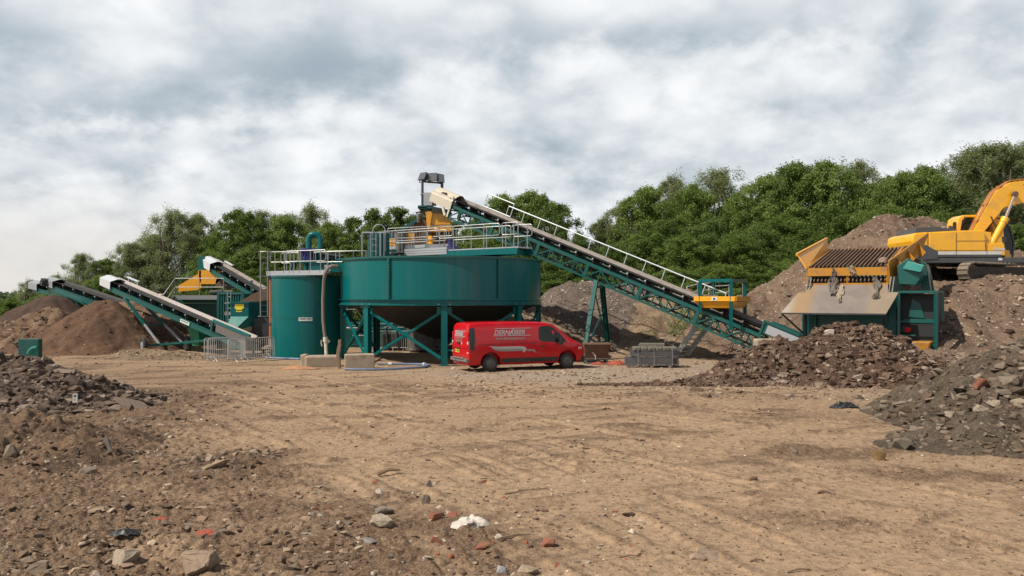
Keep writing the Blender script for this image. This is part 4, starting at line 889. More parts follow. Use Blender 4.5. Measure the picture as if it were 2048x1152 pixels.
# walkway bridge over the tank
A, B = P(762, 512, 42.9), P(1036, 505, 37.6); A.z = B.z = 5.30
d = (B-A).normalized(); sb = Vector((-d.y, d.x, 0)); sb = sb if sb.y > 0 else -sb
W = MB(); W.obox((A+B)/2+sb*.55, d, (B-A).length/2, sb, .55, (0, 0, 1), .03); wk = W.build('walkway_deck', GALVL, T)
mb = MB()
for s in (-.03, 1.14):
    a_ = A.lerp(B, .46)+sb*s; b_ = B+sb*s
    ibeam(mb, a_-Vector((0, 0, .17)), b_-Vector((0, 0, .17)), .28, .10, .02, (0, 0, 1))
mb.obox(A.lerp(B, .92)+sb*.5-Vector((0, 0, .17)), d, .35, sb, .5, (0, 0, 1), .15)
mb.build('bridge_beam', TEAL, wk)
mb = MB(); a_ = A.lerp(B, .20)-sb*.06; b_ = A.lerp(B, .52)-sb*.06; mb.obox((a_+b_)/2-Vector((0, 0, .02)), d, (b_-a_).length/2, sb, .03, (0, 0, 1), .17)
for zz in (-.06, .05): mb.obox((a_+b_)/2-sb*.035+Vector((0, 0, zz)), d, (b_-a_).length/2, sb, .01, (0, 0, 1), .012)
mb.build('drive_cover', GALVL, wk)
Hh = 1.12
loop_panel(A.lerp(B, .02), A.lerp(B, .44), Hh, -.05, wk, posts=3); loop_panel(A.lerp(B, .455), A.lerp(B, .88), Hh+.02, -.18, wk, posts=2); loop_panel(A.lerp(B, .895), B, Hh+.02, -.18, wk, posts=2)
loop_panel(A+sb*1.1, A.lerp(B, .40)+sb*1.1, Hh, 0, wk, posts=4); loop_panel(A.lerp(B, .42)+sb*1.1, A.lerp(B, .86)+sb*1.1, Hh, -.05, wk, posts=4); loop_panel(A.lerp(B, .88)+sb*1.1, B+sb*1.1, Hh, -.05, wk, posts=2)
rail([A+d*.1, A+sb*1.1+d*.1], Hh, wk)
mb = MB(); c_ = A.lerp(B, .50)+sb*.45; mb.lathe(c_, [(.01, .0), (.20, 0), (.20, .22), (.14, .26), (.14, .48), (.16, .50), (.16, .56), (.01, .6)], 16); mb.obox(c_+Vector((.22, 0, .12)), (1, 0, 0), .14, (0, 1, 0), .1, (0, 0, 1), .1); mb.build('drive_motor', BLUE, T, smooth=True)
mb = MB(); c_ = A.lerp(B, .34)+sb*.5; mb.obox(c_+Vector((0, 0, .6)), d, .13, sb, .07, (0, 0, 1), .2); mb.build('control_box', YEL, T)
# upright feed box on the rim
F0 = P(757, 512, 41.6); F0.z = 4.5
mb = MB(); mb.lathe(F0, [(.01, 0), (.56, 0), (.56, 1.68), (.01, 1.70)], 20); fb = mb.build('feed_box', TEAL, T, smooth=True)
mb = MB(); mb.box((F0.x-.75, F0.y-.5, F0.z+1.71), (F0.x+.55, F0.y+.5, F0.z+1.78)); mb.build('feed_box_platform', GALVL, fb)
mb = MB()
for s in (-.3, -.02, .2, .38): mb.tube([(F0.x+s, F0.y-.62, 4.75), (F0.x+s, F0.y-.62, 6.2)], .026 if s not in (.2,) else .05, 8)
mb.tube([(F0.x-.72, F0.y-.52, 4.75), (F0.x-.72, F0.y-.52, 6.22)], .04, 8)
for zz in (5.0, 5.3, 5.6, 5.9): mb.tube([(F0.x-.3, F0.y-.62, zz), (F0.x-.02, F0.y-.62, zz)], .015, 6)
hc = [(F0.x+.12+.31*math.cos(t), F0.y-.55, 6.3+.33*math.sin(t)) for t in [math.pi*i/12 for i in range(13)]]
mb.tube([(F0.x+.43, F0.y-.55, 5.3)]+hc+[(F0.x-.19, F0.y-.55, 5.4)], .03, 8); mb.build('access_ladder', GALV, fb, smooth=True)
mb = MB(); pl = [P(px, py, Y) for px, py, Y in ((738, 512, 40.6), (722, 512, 40.2), (700, 517, 39.6))]
for p_ in pl: p_.z = 4.85
q = pl[0]; rail([P(724, 505, 41.2), P(741, 505, 41.8)], .75, T, m=GALV)
# ---------------------------------------------------------------- tall round tank
KC = Vector(((617.5-1024)/F*41.9, 41.9, 0)); KR = 1.85
K = thing('storage_tank', 'tall teal cylinder tank with grey walkway rails on its top', 'tank', KC)
mb = MB(); mb.lathe(KC, [(KR, 0), (KR, 4.06), (KR-.02, 4.06), (.0, 4.02)], 64); mb.build('tank_wall', TEAL, K, smooth=True)
mb = MB(); mb.lathe(KC, [(KR+.001, 1.97), (KR+.010, 1.97), (KR+.010, 1.985), (KR+.001, 1.985)], 64); mb.lathe(KC, [(KR+.001, 3.98), (KR+.05, 3.98), (KR+.05, 4.08), (KR-.04, 4.08)], 64); mb.build('weld_band', TEALD, K, smooth=True)
a_, b_ = P(534, 545, 41.2), P(652, 545, 39.5); a_.z = b_.z = 4.20; dk_ = (b_-a_).normalized(); sk = Vector((-dk_.y, dk_.x, 0)); sk = sk if sk.y > 0 else -sk
mb = MB(); mb.obox((a_+b_)/2+sk*.5, dk_, (b_-a_).length/2, sk, .5, (0, 0, 1), .025); mb.obox((a_+b_)/2-sk*.03-Vector((0, 0, .0)), dk_, (b_-a_).length/2, sk, .02, (0, 0, 1), .115)
dck = mb.build('walkway_deck', GALVL, K)
mb = MB(); mb.lathe(Vector((0, 0, 0)), [(0, 0)], 3); 
loop_panel(a_.lerp(b_, .02)+dk_*.15, a_.lerp(b_, .55), 1.06, 0, dck, posts=3); loop_panel(a_.lerp(b_, .32), b_, 1.08, 0, dck, posts=4)
loop_panel(a_+sk, a_.lerp(b_, .6)+sk, 1.06, 0, dck, posts=3); loop_panel(a_.lerp(b_, .5)+sk*1.02, b_+sk*1.02, 1.06, 0, dck, posts=4); rail([b_+dk_*.1, b_+dk_*1.5+sk*.2, b_+dk_*2.0+sk*.5], 1.0, dck)
# ladder on the left
Lp = P(521, 503, 41.1); Lq = P(536, 503, 41.5); mb = MB()
zb = CAMZ-(633-HOR)/F*41.1; zt = CAMZ+(HOR-503)/F*41.1
for q in (Lp, Lq): mb.tube([(q.x, q.y, zb), (q.x, q.y, zt)], .028, 6)
mb.tube([(Lp.x-.12, Lp.y, zt), (Lq.x+.9, Lq.y+.1, zt)], .03, 6); mb.tube([(Lp.x-.12, Lp.y, zb), (Lp.x+1.0, Lq.y, zb)], .035, 6); mb.tube([(Lp.x-.15, Lp.y, 4.05), (Lq.x+.3, Lq.y, 4.05)], .03, 6)
k = zb+.25
while k < zt-.1: mb.tube([(Lp.x, Lp.y, k), (Lq.x, Lq.y, k)], .013, 5); k += .3
mb.tube([(Lp.x, Lp.y, zt), (Lp.x+.38, Lp.y-.1, zt), (Lp.x+.38, Lp.y-.1, zb+.1)], .022, 6)
mb.build('ladder', GALV, K, smooth=True)
mb = MB()
S0 = P(600, 541, 41.4); S0.z = 4.23
for sx in (-.40, .40):
    for sy in (-.3, .3): mb.bar((S0.x+sx, S0.y+sy, S0.z), (S0.x+sx*.75, S0.y+sy*.8, S0.z+.5), .09, .09)
mb.box((S0.x-.44, S0.y-.36, S0.z+.5), (S0.x+1.45, S0.y+.36, S0.z+.6)); mb.box((S0.x+.5, S0.y-.3, S0.z), (S0.x+1.5, S0.y+.35, S0.z+.5)); ps = mb.build('pump_stand', TEAL, K)
mb = MB(); c_ = Vector((S0.x+.45, S0.y, S0.z+.6)); mb.lathe(c_, [(.01, 0), (.30, 0), (.33, .03), (.33, .22), (.30, .24), (.30, .44), (.42, .46), (.42, .60), (.34, .63), (.01, .64)], 20)
for k in range(10):
    an = k*math.pi/5; mb.obox(c_+Vector((math.cos(an)*.33, math.sin(an)*.33, .22)), (math.cos(an), math.sin(an), 0), .03, (-math.sin(an), math.cos(an), 0), .01, (0, 0, 1), .18)
mb.obox(c_+Vector((-.36, -.1, .34)), (1, 0, 0), .12, (0, 1, 0), .12, (0, 0, 1), .10); mb.build('pump_motor', BLUE, ps, smooth=True)
gc = P(629, 480, 41.4); gz0 = P(629, 480, 41.4).z; rr = .29
pts = [Vector((gc.x-rr, gc.y, 5.3)), Vector((gc.x-rr, gc.y, gz0))]+[Vector((gc.x+rr*math.cos(t), gc.y, gz0+rr*1.0*math.sin(t))) for t in [math.pi-math.pi*i/14 for i in range(1, 15)]]+[Vector((gc.x+rr, gc.y, gz0-.4)), Vector((gc.x+rr, gc.y, 4.3))]
mb = MB(); mb.tube(pts, .145, 14); mb.build('gooseneck_pipe', TEAL, K, smooth=True)
mb = MB(); c_ = P(652, 512, 41.6); mb.obox(c_, (1, 0, .05), .5, (0, 1, 0), .2, (0, 0, 1), .14); mb.tube([c_+Vector((-.3, -.2, -.2)), c_+Vector((.9, -.1, .0))], .09, 8); mb.tube([c_+Vector((-.3, -.25, .12)), c_+Vector((.8, -.2, -.05))], .07, 8); mb.build('pipe_manifold', DARK, K, smooth=True)
c_ = P(676, 532, 40.2); mb = MB(); mb.box((c_.x-.30, c_.y-.4, c_.z-.33), (c_.x+.45, c_.y+.4, c_.z+.24)); mb.box((c_.x-.06, c_.y-.41, c_.z+.24), (c_.x+.47, c_.y+.41, c_.z+.34)); mb.build('overflow_box', TEAL, K, bevel=.02)
c_ = P(653, 537, 39.9); mb = MB(); mb.box((c_.x-.08, c_.y-.1, c_.z-.15), (c_.x+.37, c_.y+.3, c_.z+.17)); mb.build('switch_box', GALVL, K, bevel=.01)
# label plate with small dark marks
an0 = math.atan2(-1, 0); 
def on_wall(an, z, off=.012): return KC+Vector((math.cos(an)*(KR+off), math.sin(an)*(KR+off), z))
z_ = CAMZ-(638.5-HOR)/F*40.05; mb = MB(); n0, n1 = R(-90-1.2), R(-90+19.2)-R(.0)
for i in range(8):
    a1, a2 = R(-91)+R(20)*i/8, R(-91)+R(20)*(i+1)/8; mb.hexa([on_wall(a1, z_-.085), on_wall(a2, z_-.085), on_wall(a2, z_-.085, .02), on_wall(a1, z_-.085, .02), on_wall(a1, z_+.085), on_wall(a2, z_+.085), on_wall(a2, z_+.085, .02), on_wall(a1, z_+.085, .02)])
pl_ = mb.build('name_plate', PSTK, K); mb = MB(); rs_ = random.Random(4)
for i in range(13):
    if i in (7,): continue
    a1 = R(-89.6)+R(17.4)*i/13; mb.hexa([on_wall(a1, z_-.012, .019), on_wall(a1+R(.95), z_-.012, .019), on_wall(a1+R(.95), z_-.012, .024), on_wall(a1, z_-.012, .024), on_wall(a1, z_+.05, .019), on_wall(a1+R(.95), z_+.05, .019), on_wall(a1+R(.95), z_+.05, .024), on_wall(a1, z_+.05, .024)])
mb.build('plate_marks', INK, pl_)
# orange pipe beside the tank
c_ = P(541.5, 600, 41.3); mb = MB(); mb.tube([(c_.x, c_.y, CAMZ-(690-HOR)/F*41.3), (c_.x, c_.y, 4.0)], .085, 12); op = mb.build('downpipe', ORANGE, None, smooth=True); tag(op, 'orange plastic downpipe against the left side of the tall tank', 'pipe')
ORG[op.name] = Vector((0, 0, 0)); mb = MB(); mb.tube([(c_.x, c_.y, 3.92), (c_.x, c_.y, 4.1)], .13, 12); mb.tube([(c_.x, c_.y, 1.62), (c_.x, c_.y, 1.72)], .105, 12); mb.build('pipe_collar', DARK, op, smooth=True)
for (py, l) in ((690, .5), (696, .9)):
    pass
mb = MB(); c2 = P(541, 692, 41.3); mb.box((c2.x-.25, c2.y-.3, c2.z-.04), (c2.x+.2, c2.y+.3, c2.z+.02)); mb.box((c2.x-.3, c2.y-.4, .0), (c2.x+.1, c2.y+.3, .22)); mb.box((c2.x-.35, c2.y-.42, .44), (c2.x+.25, c2.y+.3, .50)); tag(mb.build('pipe_footing', CONC, None, bevel=.02), 'stacked concrete pads under the orange downpipe', 'block')
# hose
mb = MB(); hp = [P(675, 533, 39.3), P(665, 532, 39.2), P(656, 536, 39.1), P(651, 545, 39.1), P(648, 560, 39.3), P(646, 600, 39.4), P(646.5, 640, 39.4), P(649, 665, 39.4), P(651, 678, 39.4)]
mb.tube(hp, .085, 10); hs = mb.build('suction_hose', HOSE, None, smooth=True); tag(hs, 'thick grey-brown hose hanging down the front of the tall tank', 'hose')
mb = MB(); mb.tube([P(651, 674, 39.4), P(651.5, 684, 39.4)], .12, 10); q = P(651, 682, 39.4)
mb.tube([q+Vector((-.18, -.03, .05)), q+Vector((-.2, -.03, -.1)), q+Vector((-.15, -.03, -.25))], .025, 6); mb.tube([q+Vector((.14, -.03, .07)), q+Vector((.2, -.03, -.0)), q+Vector((.12, -.03, -.1))], .025, 6); mb.build('coupling', CREAM, hs, smooth=True)
mb = MB(); mb.tube([P(651.5, 684, 39.4), P(653, 713, 39.3)], .085, 10); mb.build('riser_pipe', CREAM, hs, smooth=True)
# concrete blocks, post, blue pipe
def block(px0, px1, py0, py1, Yf, side, label, b=.035, rot=0.0):
    x0, x1 = (px0-1024)/F*Yf, (px1-1024)/F*Yf; hgt = CAMZ-(py0-HOR)/F*Yf; mb = MB(); cxm = (x0+x1)/2; L_ = (x1-x0)
    mb.obox((cxm, Yf+side/2, hgt/2-.02), (math.cos(rot), math.sin(rot), 0), L_/2, (-math.sin(rot), math.cos(rot), 0), side/2, (0, 0, 1), hgt/2+.02); o = mb.build('concrete_block', CONC, None, bevel=b); return tag(o, label, 'block', 'concrete blocks by the tanks')
block(686, 745, 709, 741, 34.2, .75, 'squarish concrete block in front of the raised tank legs', rot=R(12))
block(606, 674, 712, 737, 35.5, .8, 'long weathered concrete block below the hose', b=.08, rot=R(14))
block(600, 612, 709, 733, 35.6, .5, 'short narrow concrete end piece left of the long block', b=.06)
block(1512, 1560, 678, 700, 33.9, .5, 'small concrete block at the tail of the long conveyor', b=.08)
block(1812, 1842, 684, 706, 33.2, .5, 'concrete block beside the yellow footing', b=.05)
mb = MB(); rs_ = random.Random(3); pp = G(677, 738); wv = [(-.03, 0), (-.05, .25), (-.10, .55), (-.08, .8), (-.02, 1.05), (-.02, 1.22), (.10, 1.23), (.10, .95), (.04, .6), (.06, .3), (.08, 0)]
mb.prism([(pp.x+a, pp.y, z) for a, z in wv], (0, .16, 0)); tag(mb.build('timber_post', WOOD, None, bevel=.012), 'rough brown timber post standing between the two concrete blocks', 'post')
mb = MB(); cx, cy, rx, ry = (745-1024)/F*36, 36.0, 0, 0
cp = [P(*q) for q in ((756, 733, 36.3), (800, 732, 36.5), (830, 731, 36.5), (848, 732, 36.2), (859, 735, 35.5), (850, 738, 34.9), (825, 739, 34.5), (790, 741, 34.1), (755, 742.5, 33.8), (715, 742.5, 33.7), (690, 741.5, 33.9))]
for q in cp: q.z = gz(q.x, q.y)+.06
mb.tube(cp, .045, 10); bp = tag(mb.build('blue_pipe', BPIPE, None, smooth=True), 'blue plastic water pipe curving on the ground by the raised tank', 'pipe')
mb = MB(); mb.tube([cp[0]+(cp[1]-cp[0])*.45, cp[0]+(cp[1]-cp[0])*.62], .075, 10); mb.tube([cp[3]+Vector((0, 0, 0)), cp[3]+(cp[4]-cp[3])*.2], .08, 10); mb.build('pipe_coupling', PSTK, bp, smooth=True)
cp = [G(532, 717.5), G(560, 718.5), G(600, 720)]
for q in cp: q.z = .05
mb = MB(); mb.tube(cp, .05, 8); tag(mb.build('blue_pipe', BPIPE, None, smooth=True), 'straight blue pipe running along the foot of the tall tank', 'pipe')
# clutter under the raised tank
mb = MB(); a, b = P(690, 690, 49.5), P(985, 690, 49.5); mb.box((a.x, 49.5, 0), (b.x, 51.5, 1.5)); mb.box((a.x+1, 49.8, 1.5), (a.x+4.5, 51.4, 2.9)); mb.box((a.x-1.5, 50.5, 0), (a.x, 52, 3.3)); mb.box((b.x-3, 49.7, 1.5), (b.x-1.2, 51, 2.2)); o = tag(mb.build('dark_backing', TEALD, None, bevel=.05), 'dark steel boxes added to darken the view under the raised tank', 'backing box')  # dark boxes added behind the legs to deepen the shade there
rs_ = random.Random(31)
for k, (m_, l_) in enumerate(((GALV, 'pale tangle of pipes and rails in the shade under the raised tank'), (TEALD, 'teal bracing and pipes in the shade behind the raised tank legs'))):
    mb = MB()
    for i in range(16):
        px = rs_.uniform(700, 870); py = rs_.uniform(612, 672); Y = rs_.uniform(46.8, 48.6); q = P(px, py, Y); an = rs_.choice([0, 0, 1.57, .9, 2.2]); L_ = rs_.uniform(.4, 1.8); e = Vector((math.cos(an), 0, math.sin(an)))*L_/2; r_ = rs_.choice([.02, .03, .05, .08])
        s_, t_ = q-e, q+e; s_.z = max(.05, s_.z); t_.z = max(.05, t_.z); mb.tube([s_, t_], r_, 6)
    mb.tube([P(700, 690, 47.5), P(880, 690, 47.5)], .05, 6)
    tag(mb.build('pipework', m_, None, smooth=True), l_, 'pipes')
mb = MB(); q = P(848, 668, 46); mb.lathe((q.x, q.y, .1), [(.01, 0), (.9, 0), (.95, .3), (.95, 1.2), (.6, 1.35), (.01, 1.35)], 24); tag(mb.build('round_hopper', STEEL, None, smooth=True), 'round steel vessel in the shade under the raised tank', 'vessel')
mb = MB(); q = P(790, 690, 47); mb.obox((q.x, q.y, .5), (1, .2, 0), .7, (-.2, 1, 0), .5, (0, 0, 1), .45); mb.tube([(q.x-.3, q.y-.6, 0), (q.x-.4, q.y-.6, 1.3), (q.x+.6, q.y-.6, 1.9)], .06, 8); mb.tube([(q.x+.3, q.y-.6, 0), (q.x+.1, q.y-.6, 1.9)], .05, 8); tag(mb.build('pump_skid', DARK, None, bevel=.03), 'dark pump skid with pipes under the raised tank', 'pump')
# ---------------------------------------------------------------- conveyors
class Fr:
    """conveyor frame: tail and head points of the near top chord"""
    def __init__(s, tail, head):
        s.T, s.H = Vector(tail), Vector(head); s.u = (s.H-s.T).normalized(); pl = Vector((s.u.x, s.u.y, 0)).normalized()
        s.s = Vector((-pl.y, pl.x, 0)); s.s = s.s if s.s.y > 0 else -s.s; s.n = s.u.cross(s.s); s.n = s.n if s.n.z > 0 else -s.n; s.L = (s.H-s.T).length
    def p(s, a, b, c): return s.T+s.u*a+s.s*b+s.n*c
def belt(fr, a0, a1, w_, c0, parent, edge, lip=.17, name='belt'):
    """troughed carrying belt with a far edge toned for dust and sunlight, and the return strand"""
    mb = MB(); k = w_*.27; b0 = 0.0
    sec = [(b0-.03, c0+lip*.8), (b0+k, c0), (b0+w_-k, c0), (b0+w_, c0+lip*.55)]
    for (x, y) in zip(sec[:-1], sec[1:]):
        mb.hexa([fr.p(a0, x[0], x[1]-.02), fr.p(a1, x[0], x[1]-.02), fr.p(a1, y[0], y[1]-.02), fr.p(a0, y[0], y[1]-.02), fr.p(a0, x[0], x[1]), fr.p(a1, x[0], x[1]), fr.p(a1, y[0], y[1]), fr.p(a0, y[0], y[1])])
    mb.obox(fr.p((a0+a1)/2, w_/2, c0-.42), fr.u, (a1-a0)/2, fr.s, w_*.42, fr.n, .008)
    b = mb.build(name, RUBBER, parent)
    mb = MB(); N = 40
    pts = [(fr.p(a0+(a1-a0)*i/N, b0+w_-k*.62, c0+lip*.42), fr.p(a0+(a1-a0)*i/N, b0+w_+.05, c0+lip*1.35)) for i in range(N+1)]
    for i in range(N): (p0, q0), (p1, q1) = pts[i], pts[i+1]; e_ = fr.s*.025; mb.hexa([p0, p1, p1+e_, p0+e_, q0, q1, q1+e_, q0+e_])
    mb.build('belt_edge', edge, b); return b
def idlers(fr, a0, a1, n, w_, c0, parent, m=DARK):
    first = None
    for i in range(n):
        a = a0+(a1-a0)*(i+.5)/n
        if first is None:
            mb = MB(); k = w_*.27
            mb.bar(fr.p(a, -.03, c0-.14), fr.p(a, w_+.03, c0-.14), .06, .05, up=fr.n)
            mb.bar(fr.p(a, -.04, c0-.16), fr.p(a, -.06, c0+.10), .05, .03, up=fr.u); mb.bar(fr.p(a, w_+.04, c0-.16), fr.p(a, w_+.06, c0+.10), .05, .03, up=fr.u)
            mb.bar(fr.p(a, -.02, c0-.16), fr.p(a, .0, -.02), .05, .05, up=fr.u); mb.bar(fr.p(a, w_+.02, c0-.16), fr.p(a, w_, -.02), .05, .05, up=fr.u)
            mb.tube([fr.p(a+.05, k, c0-.075), fr.p(a+.05, w_-k, c0-.075)], .05, 8); mb.tube([fr.p(a+.05, .02, c0+.03), fr.p(a+.05, k-.02, c0-.07)], .05, 8); mb.tube([fr.p(a+.05, w_-.02, c0+.03), fr.p(a+.05, w_-k+.02, c0-.07)], .05, 8)
            mb.tube([fr.p(a+.3, .1, -.25), fr.p(a+.3, w_-.1, -.25)], .04, 8)
            first = mb.build('idler', m, parent); mb = MB(); mb.tube([fr.p(a+.05, -.09, c0+.04), fr.p(a+.05, .02, c0+.03)], .042, 8); mb.build('roller_end', GALVL, first); a_first = a
        else: 
            c = copy_tree(first, parent); c.location = Vector(first.location)+fr.u*(a-a_first)
def truss(fr, a0, a1, dep, w_, nb, parent, m=TEALD, chord=.12):
    for b in (0, w_):
        mb = MB(); mb.bar(fr.p(a0, b, 0), fr.p(a1, b, 0), .08, chord*1.3, up=fr.n); mb.bar(fr.p(a0, b, -dep), fr.p(a1, b, -dep), .08, chord*.75, up=fr.n)
        st = (a1-a0)/nb
        for i in range(nb+1):
            a = a0+st*i; big = i % 4 == 0 or i in (0, nb); mb.bar(fr.p(a, b, -.05), fr.p(a, b, -dep+.03), .05 if not big else .11, .05 if not big else .18, up=fr.u)
            if i < nb: x, y = (a, a+st) if i % 2 == 0 else (a+st, a); mb.bar(fr.p(x, b, -dep+.05), fr.p(y, b, -.08), .045, .06, up=fr.n)
        mb.build('truss_side', m, parent)
    mb = MB()
    for i in range(nb+1):
        a = a0+(a1-a0)*i/nb; mb.bar(fr.p(a, 0.04, -dep), fr.p(a, w_-.04, -dep), .05, .05, up=fr.n)
        if i < nb: mb.bar(fr.p(a, .04, -dep), fr.p(a+(a1-a0)/nb, w_-.04, -dep), .04, .04, up=fr.n)
    mb.build('cross_members', m, parent)
def hood(fr, a0, a1, w_, c0, m, parent, r=.5):
    """half-round faceted cover over the head drum, open towards the tail"""
    mb = MB(); sec = [(-.12, c0-.35), (-.16, c0+.12), (w_*.14, c0+r*.86), (w_*.36, c0+r*1.12), (w_*.64, c0+r*1.12), (w_*.86, c0+r*.86), (w_+.16, c0+.12), (w_+.12, c0-.35)]
    for x, y in zip(sec[:-1], sec[1:]): mb.hexa([fr.p(a0, x[0], x[1]), fr.p(a1, x[0], x[1]), fr.p(a1, y[0], y[1]), fr.p(a0, y[0], y[1])] + [q+((fr.p(0, w_/2, c0-.2)-fr.p(0, (x[0]+y[0])/2, (x[1]+y[1])/2)).normalized()*.02) for q in (fr.p(a0, x[0], x[1]), fr.p(a1, x[0], x[1]), fr.p(a1, y[0], y[1]), fr.p(a0, y[0], y[1]))])
    mb.prism([fr.p(a1-.02, s_[0], s_[1]) for s_ in sec], fr.u*.02)
    return mb.build('head_hood', m, parent)

# long feed conveyor
f1 = Fr(P(1522, 672, 36.8), P(902, 411.5, 46.0)); CW = 1.05
M1 = thing('feed_conveyor', 'very long inclined teal truss conveyor from feed hopper up over the raised tank', 'conveyor', f1.T)
truss(f1, 0, f1.L, .70, CW, 24, M1)
belt(f1, -1.9, f1.L+.6, CW, .27, M1, BELTE); idlers(f1, -1.6, f1.L+.2, 20, CW, .27, M1)
hood(f1, f1.L-.1, f1.L+1.5, CW, .14, CREAM, M1, .46)
mb = MB(); mb.tube([f1.p(f1.L+.7, -.05, .3), f1.p(f1.L+.7, CW+.05, .3)], .26, 16); mb.build('head_drum', DARK, M1, smooth=True)
mb = MB(); mb.tube([f1.p(-1.7, .05, .3), f1.p(-1.7, CW-.05, .3)], .2, 16); mb.build('tail_drum', DARK, M1, smooth=True)
mb = MB(); mb.bar(f1.p(f1.L, -.04, -.65), f1.p(f1.L, -.04, .55), .10, .10, up=f1.u); mb.bar(f1.p(f1.L+.95, -.06, .35), f1.p(f1.L+.15, -.06, -.62), .10, .14); mb.bar(f1.p(f1.L+.15, -.06, .3), f1.p(f1.L+1.4, -.06, .3), .06, .3); mb.build('head_bracket', CREAM, M1)
# walkway and rail along the far side
mb = MB(); mb.obox(f1.p(f1.L*.5+.3, CW+.42, -.02), f1.u, f1.L*.40, f1.s, .33, f1.n, .02); mb.build('side_walkway', GALV, M1)
mb = MB(); a0, a1 = 2.7, f1.L-.9; bb = CW+.75; rz = Vector((0, 0, 1))
mb.tube([f1.p(a0, bb, .98), f1.p(a1-1.6, bb, .98)], .035, 6); mb.tube([f1.p(a1-1.9, bb, .98+.22), f1.p(a1, bb, 1.2)], .03, 6); mb.tube([f1.p(a1-1.9, bb, .45), f1.p(a1, bb, .45)], .03, 6)
for i in range(13): a = a0+(a1-1.6-a0)*i/12; mb.tube([f1.p(a, bb, 0), f1.p(a, bb, .98)], .022, 6)
for a in (a1-1.9, a1): mb.tube([f1.p(a, bb, .45), f1.p(a, bb, 1.2)], .025, 6)
mb.build('handrail', WHITE, M1, smooth=True)
# loading chute skirts at the tail
mb = MB(); mb.obox(f1.p(-1.15, -.12, .42), f1.u, 1.2, f1.s, .02, f1.n, .26); mb.obox(f1.p(-1.15, CW+.12, .42), f1.u, 1.2, f1.s, .02, f1.n, .26); mb.bar(f1.p(.1, -.15, .7), f1.p(-2.3, -.15, .7), .08, .1, up=f1.n); mb.bar(f1.p(.05, -.15, .1), f1.p(.05, -.15, .7), .08, .1, up=f1.u); sk_ = mb.build('tail_skirt', TEALD, M1)
mb = MB(); mb.obox(f1.p(-1.1, -.15, .40), f1.u, .95, f1.s, .006, f1.n, .19); mb.build('mesh_guard', GALVL, sk_)
# trestle
pn, pf = P(1186, 562, 40.9), P(1204, 560, 42.2); ft_n, ft_f = G(1165, 726), P(1217, 706, 44.2); ft_n = P(1165, 724, 38.4); ft_n.z = 0; ft_f.z = 0
mb = MB(); tn = f1.p((pn-f1.T).dot(f1.u), 0, -.68); tf = f1.p((pf-f1.T).dot(f1.u), CW, -.68)
ibeam(mb, ft_n, tn, .22, .2, .025, f1.u); mb.build('trestle_leg', TEALD, M1)
mb = MB(); ibeam(mb, ft_f, tf, .22, .2, .025, f1.u); mb.build('trestle_leg', TEALD, M1)
mb = MB(); mb.bar(ft_n.lerp(tn, .92), ft_f.lerp(tf, .92), .1, .12); mb.bar(ft_n.lerp(tn, .88), ft_f.lerp(tf, .1), .05, .07); mb.bar(ft_n.lerp(tn, .1), ft_f.lerp(tf, .62), .05, .07); mb.box((ft_n.x-.25, ft_n.y-.25, 0), (ft_n.x+.25, ft_n.y+.25, .04)); mb.build('trestle_brace', TEALD, M1)
mb = MB(); fa = f1.p(-.2, 0, -.5); 
for b in (0, CW): q = f1.p(.3, b, -.7); mb.bar(q, (q.x, q.y, .0), .12, .12)
q = f1.p(-1.5, .2, .1); mb.bar(q, (q.x, q.y, 0), .12, .12); mb.build('tail_leg', TEALD, M1)
# motor and stairs up to the walkway
q0 = P(1392, 655, 40.2); q1 = P(1310, 700, 41.0); 
st0, st1 = P(1347, 700, 40.9), P(1402, 640, 40.4); st0.z = 0
ST = thing('stair', 'grey steel stair climbing to the long conveyor walkway', 'stair', st0)
dv = (st1-st0); sv = Vector((.85, .52, 0)).normalized()*.8
for k_ in (0, 1):
    mb = MB(); o_ = sv*k_; mb.bar(st0+o_, st1+o_, .05, .24); mb.build('stringer', GALV, ST)
for i in range(9):
    t_ = (i+.5)/9; c_ = st0.lerp(st1, t_); mb = MB(); mb.obox(c_+sv*.5, sv, .38, Vector((-sv.y, sv.x, 0)), .12, (0, 0, 1), .02); mb.build('tread', GALVL, ST)
mb = MB(); up_ = Vector((-.55, .1, .75)); mb.tube([st0+up_*.9, st1+up_*.9], .025, 6); mb.tube([st0+up_*.45, st1+up_*.45], .02, 6)
for t_ in (.1, .5, .9): c_ = st0.lerp(st1, t_); mb.tube([c_, c_+up_*.9], .022, 6)
mb.build('handrail', GALV, ST, smooth=True)

# magnet over the conveyor, hung in a frame
GX = thing('gantry_frame', 'teal four-post gantry standing over the lower part of the long conveyor', 'gantry', P(1440, 600, 38.5))
gp = {'a': P(1400, 565, 37.9), 'b': P(1462, 563, 36.9), 'c': P(1427, 562, 39.9), 'd': P(1490, 562, 38.8)}
zt = gp['b'].z
for k_, (low, Yk) in {'a': (622, 0), 'b': (660, 0), 'c': (590, 0), 'd': (634, 0)}.items():
    q = gp[k_]; mb = MB(); zl = CAMZ-(low-HOR)/F*q.y; ibeam(mb, (q.x, q.y, zl), (q.x, q.y, zt), .13, .14, .018, (1, 0, 0)); mb.build('post', TEAL, GX)
mb = MB()
for a, b in (('a', 'b'), ('b', 'd'), ('d', 'c'), ('c', 'a')): p_, q_ = gp[a].copy(), gp[b].copy(); p_.z = q_.z = zt+.06; mb.bar(p_, q_, .12, .13)
m1_, m2_ = (gp['a']+gp['b'])/2, (gp['c']+gp['d'])/2; m1_.z = m2_.z = zt+.05
for s in (.3, .72):
    p_ = gp['a'].lerp(gp['b'], s); q_ = gp['c'].lerp(gp['d'], s); p_.z = q_.z = zt+.05; mb.bar(p_, q_, .1, .11)
mb.build('top_frame', TEAL, GX)
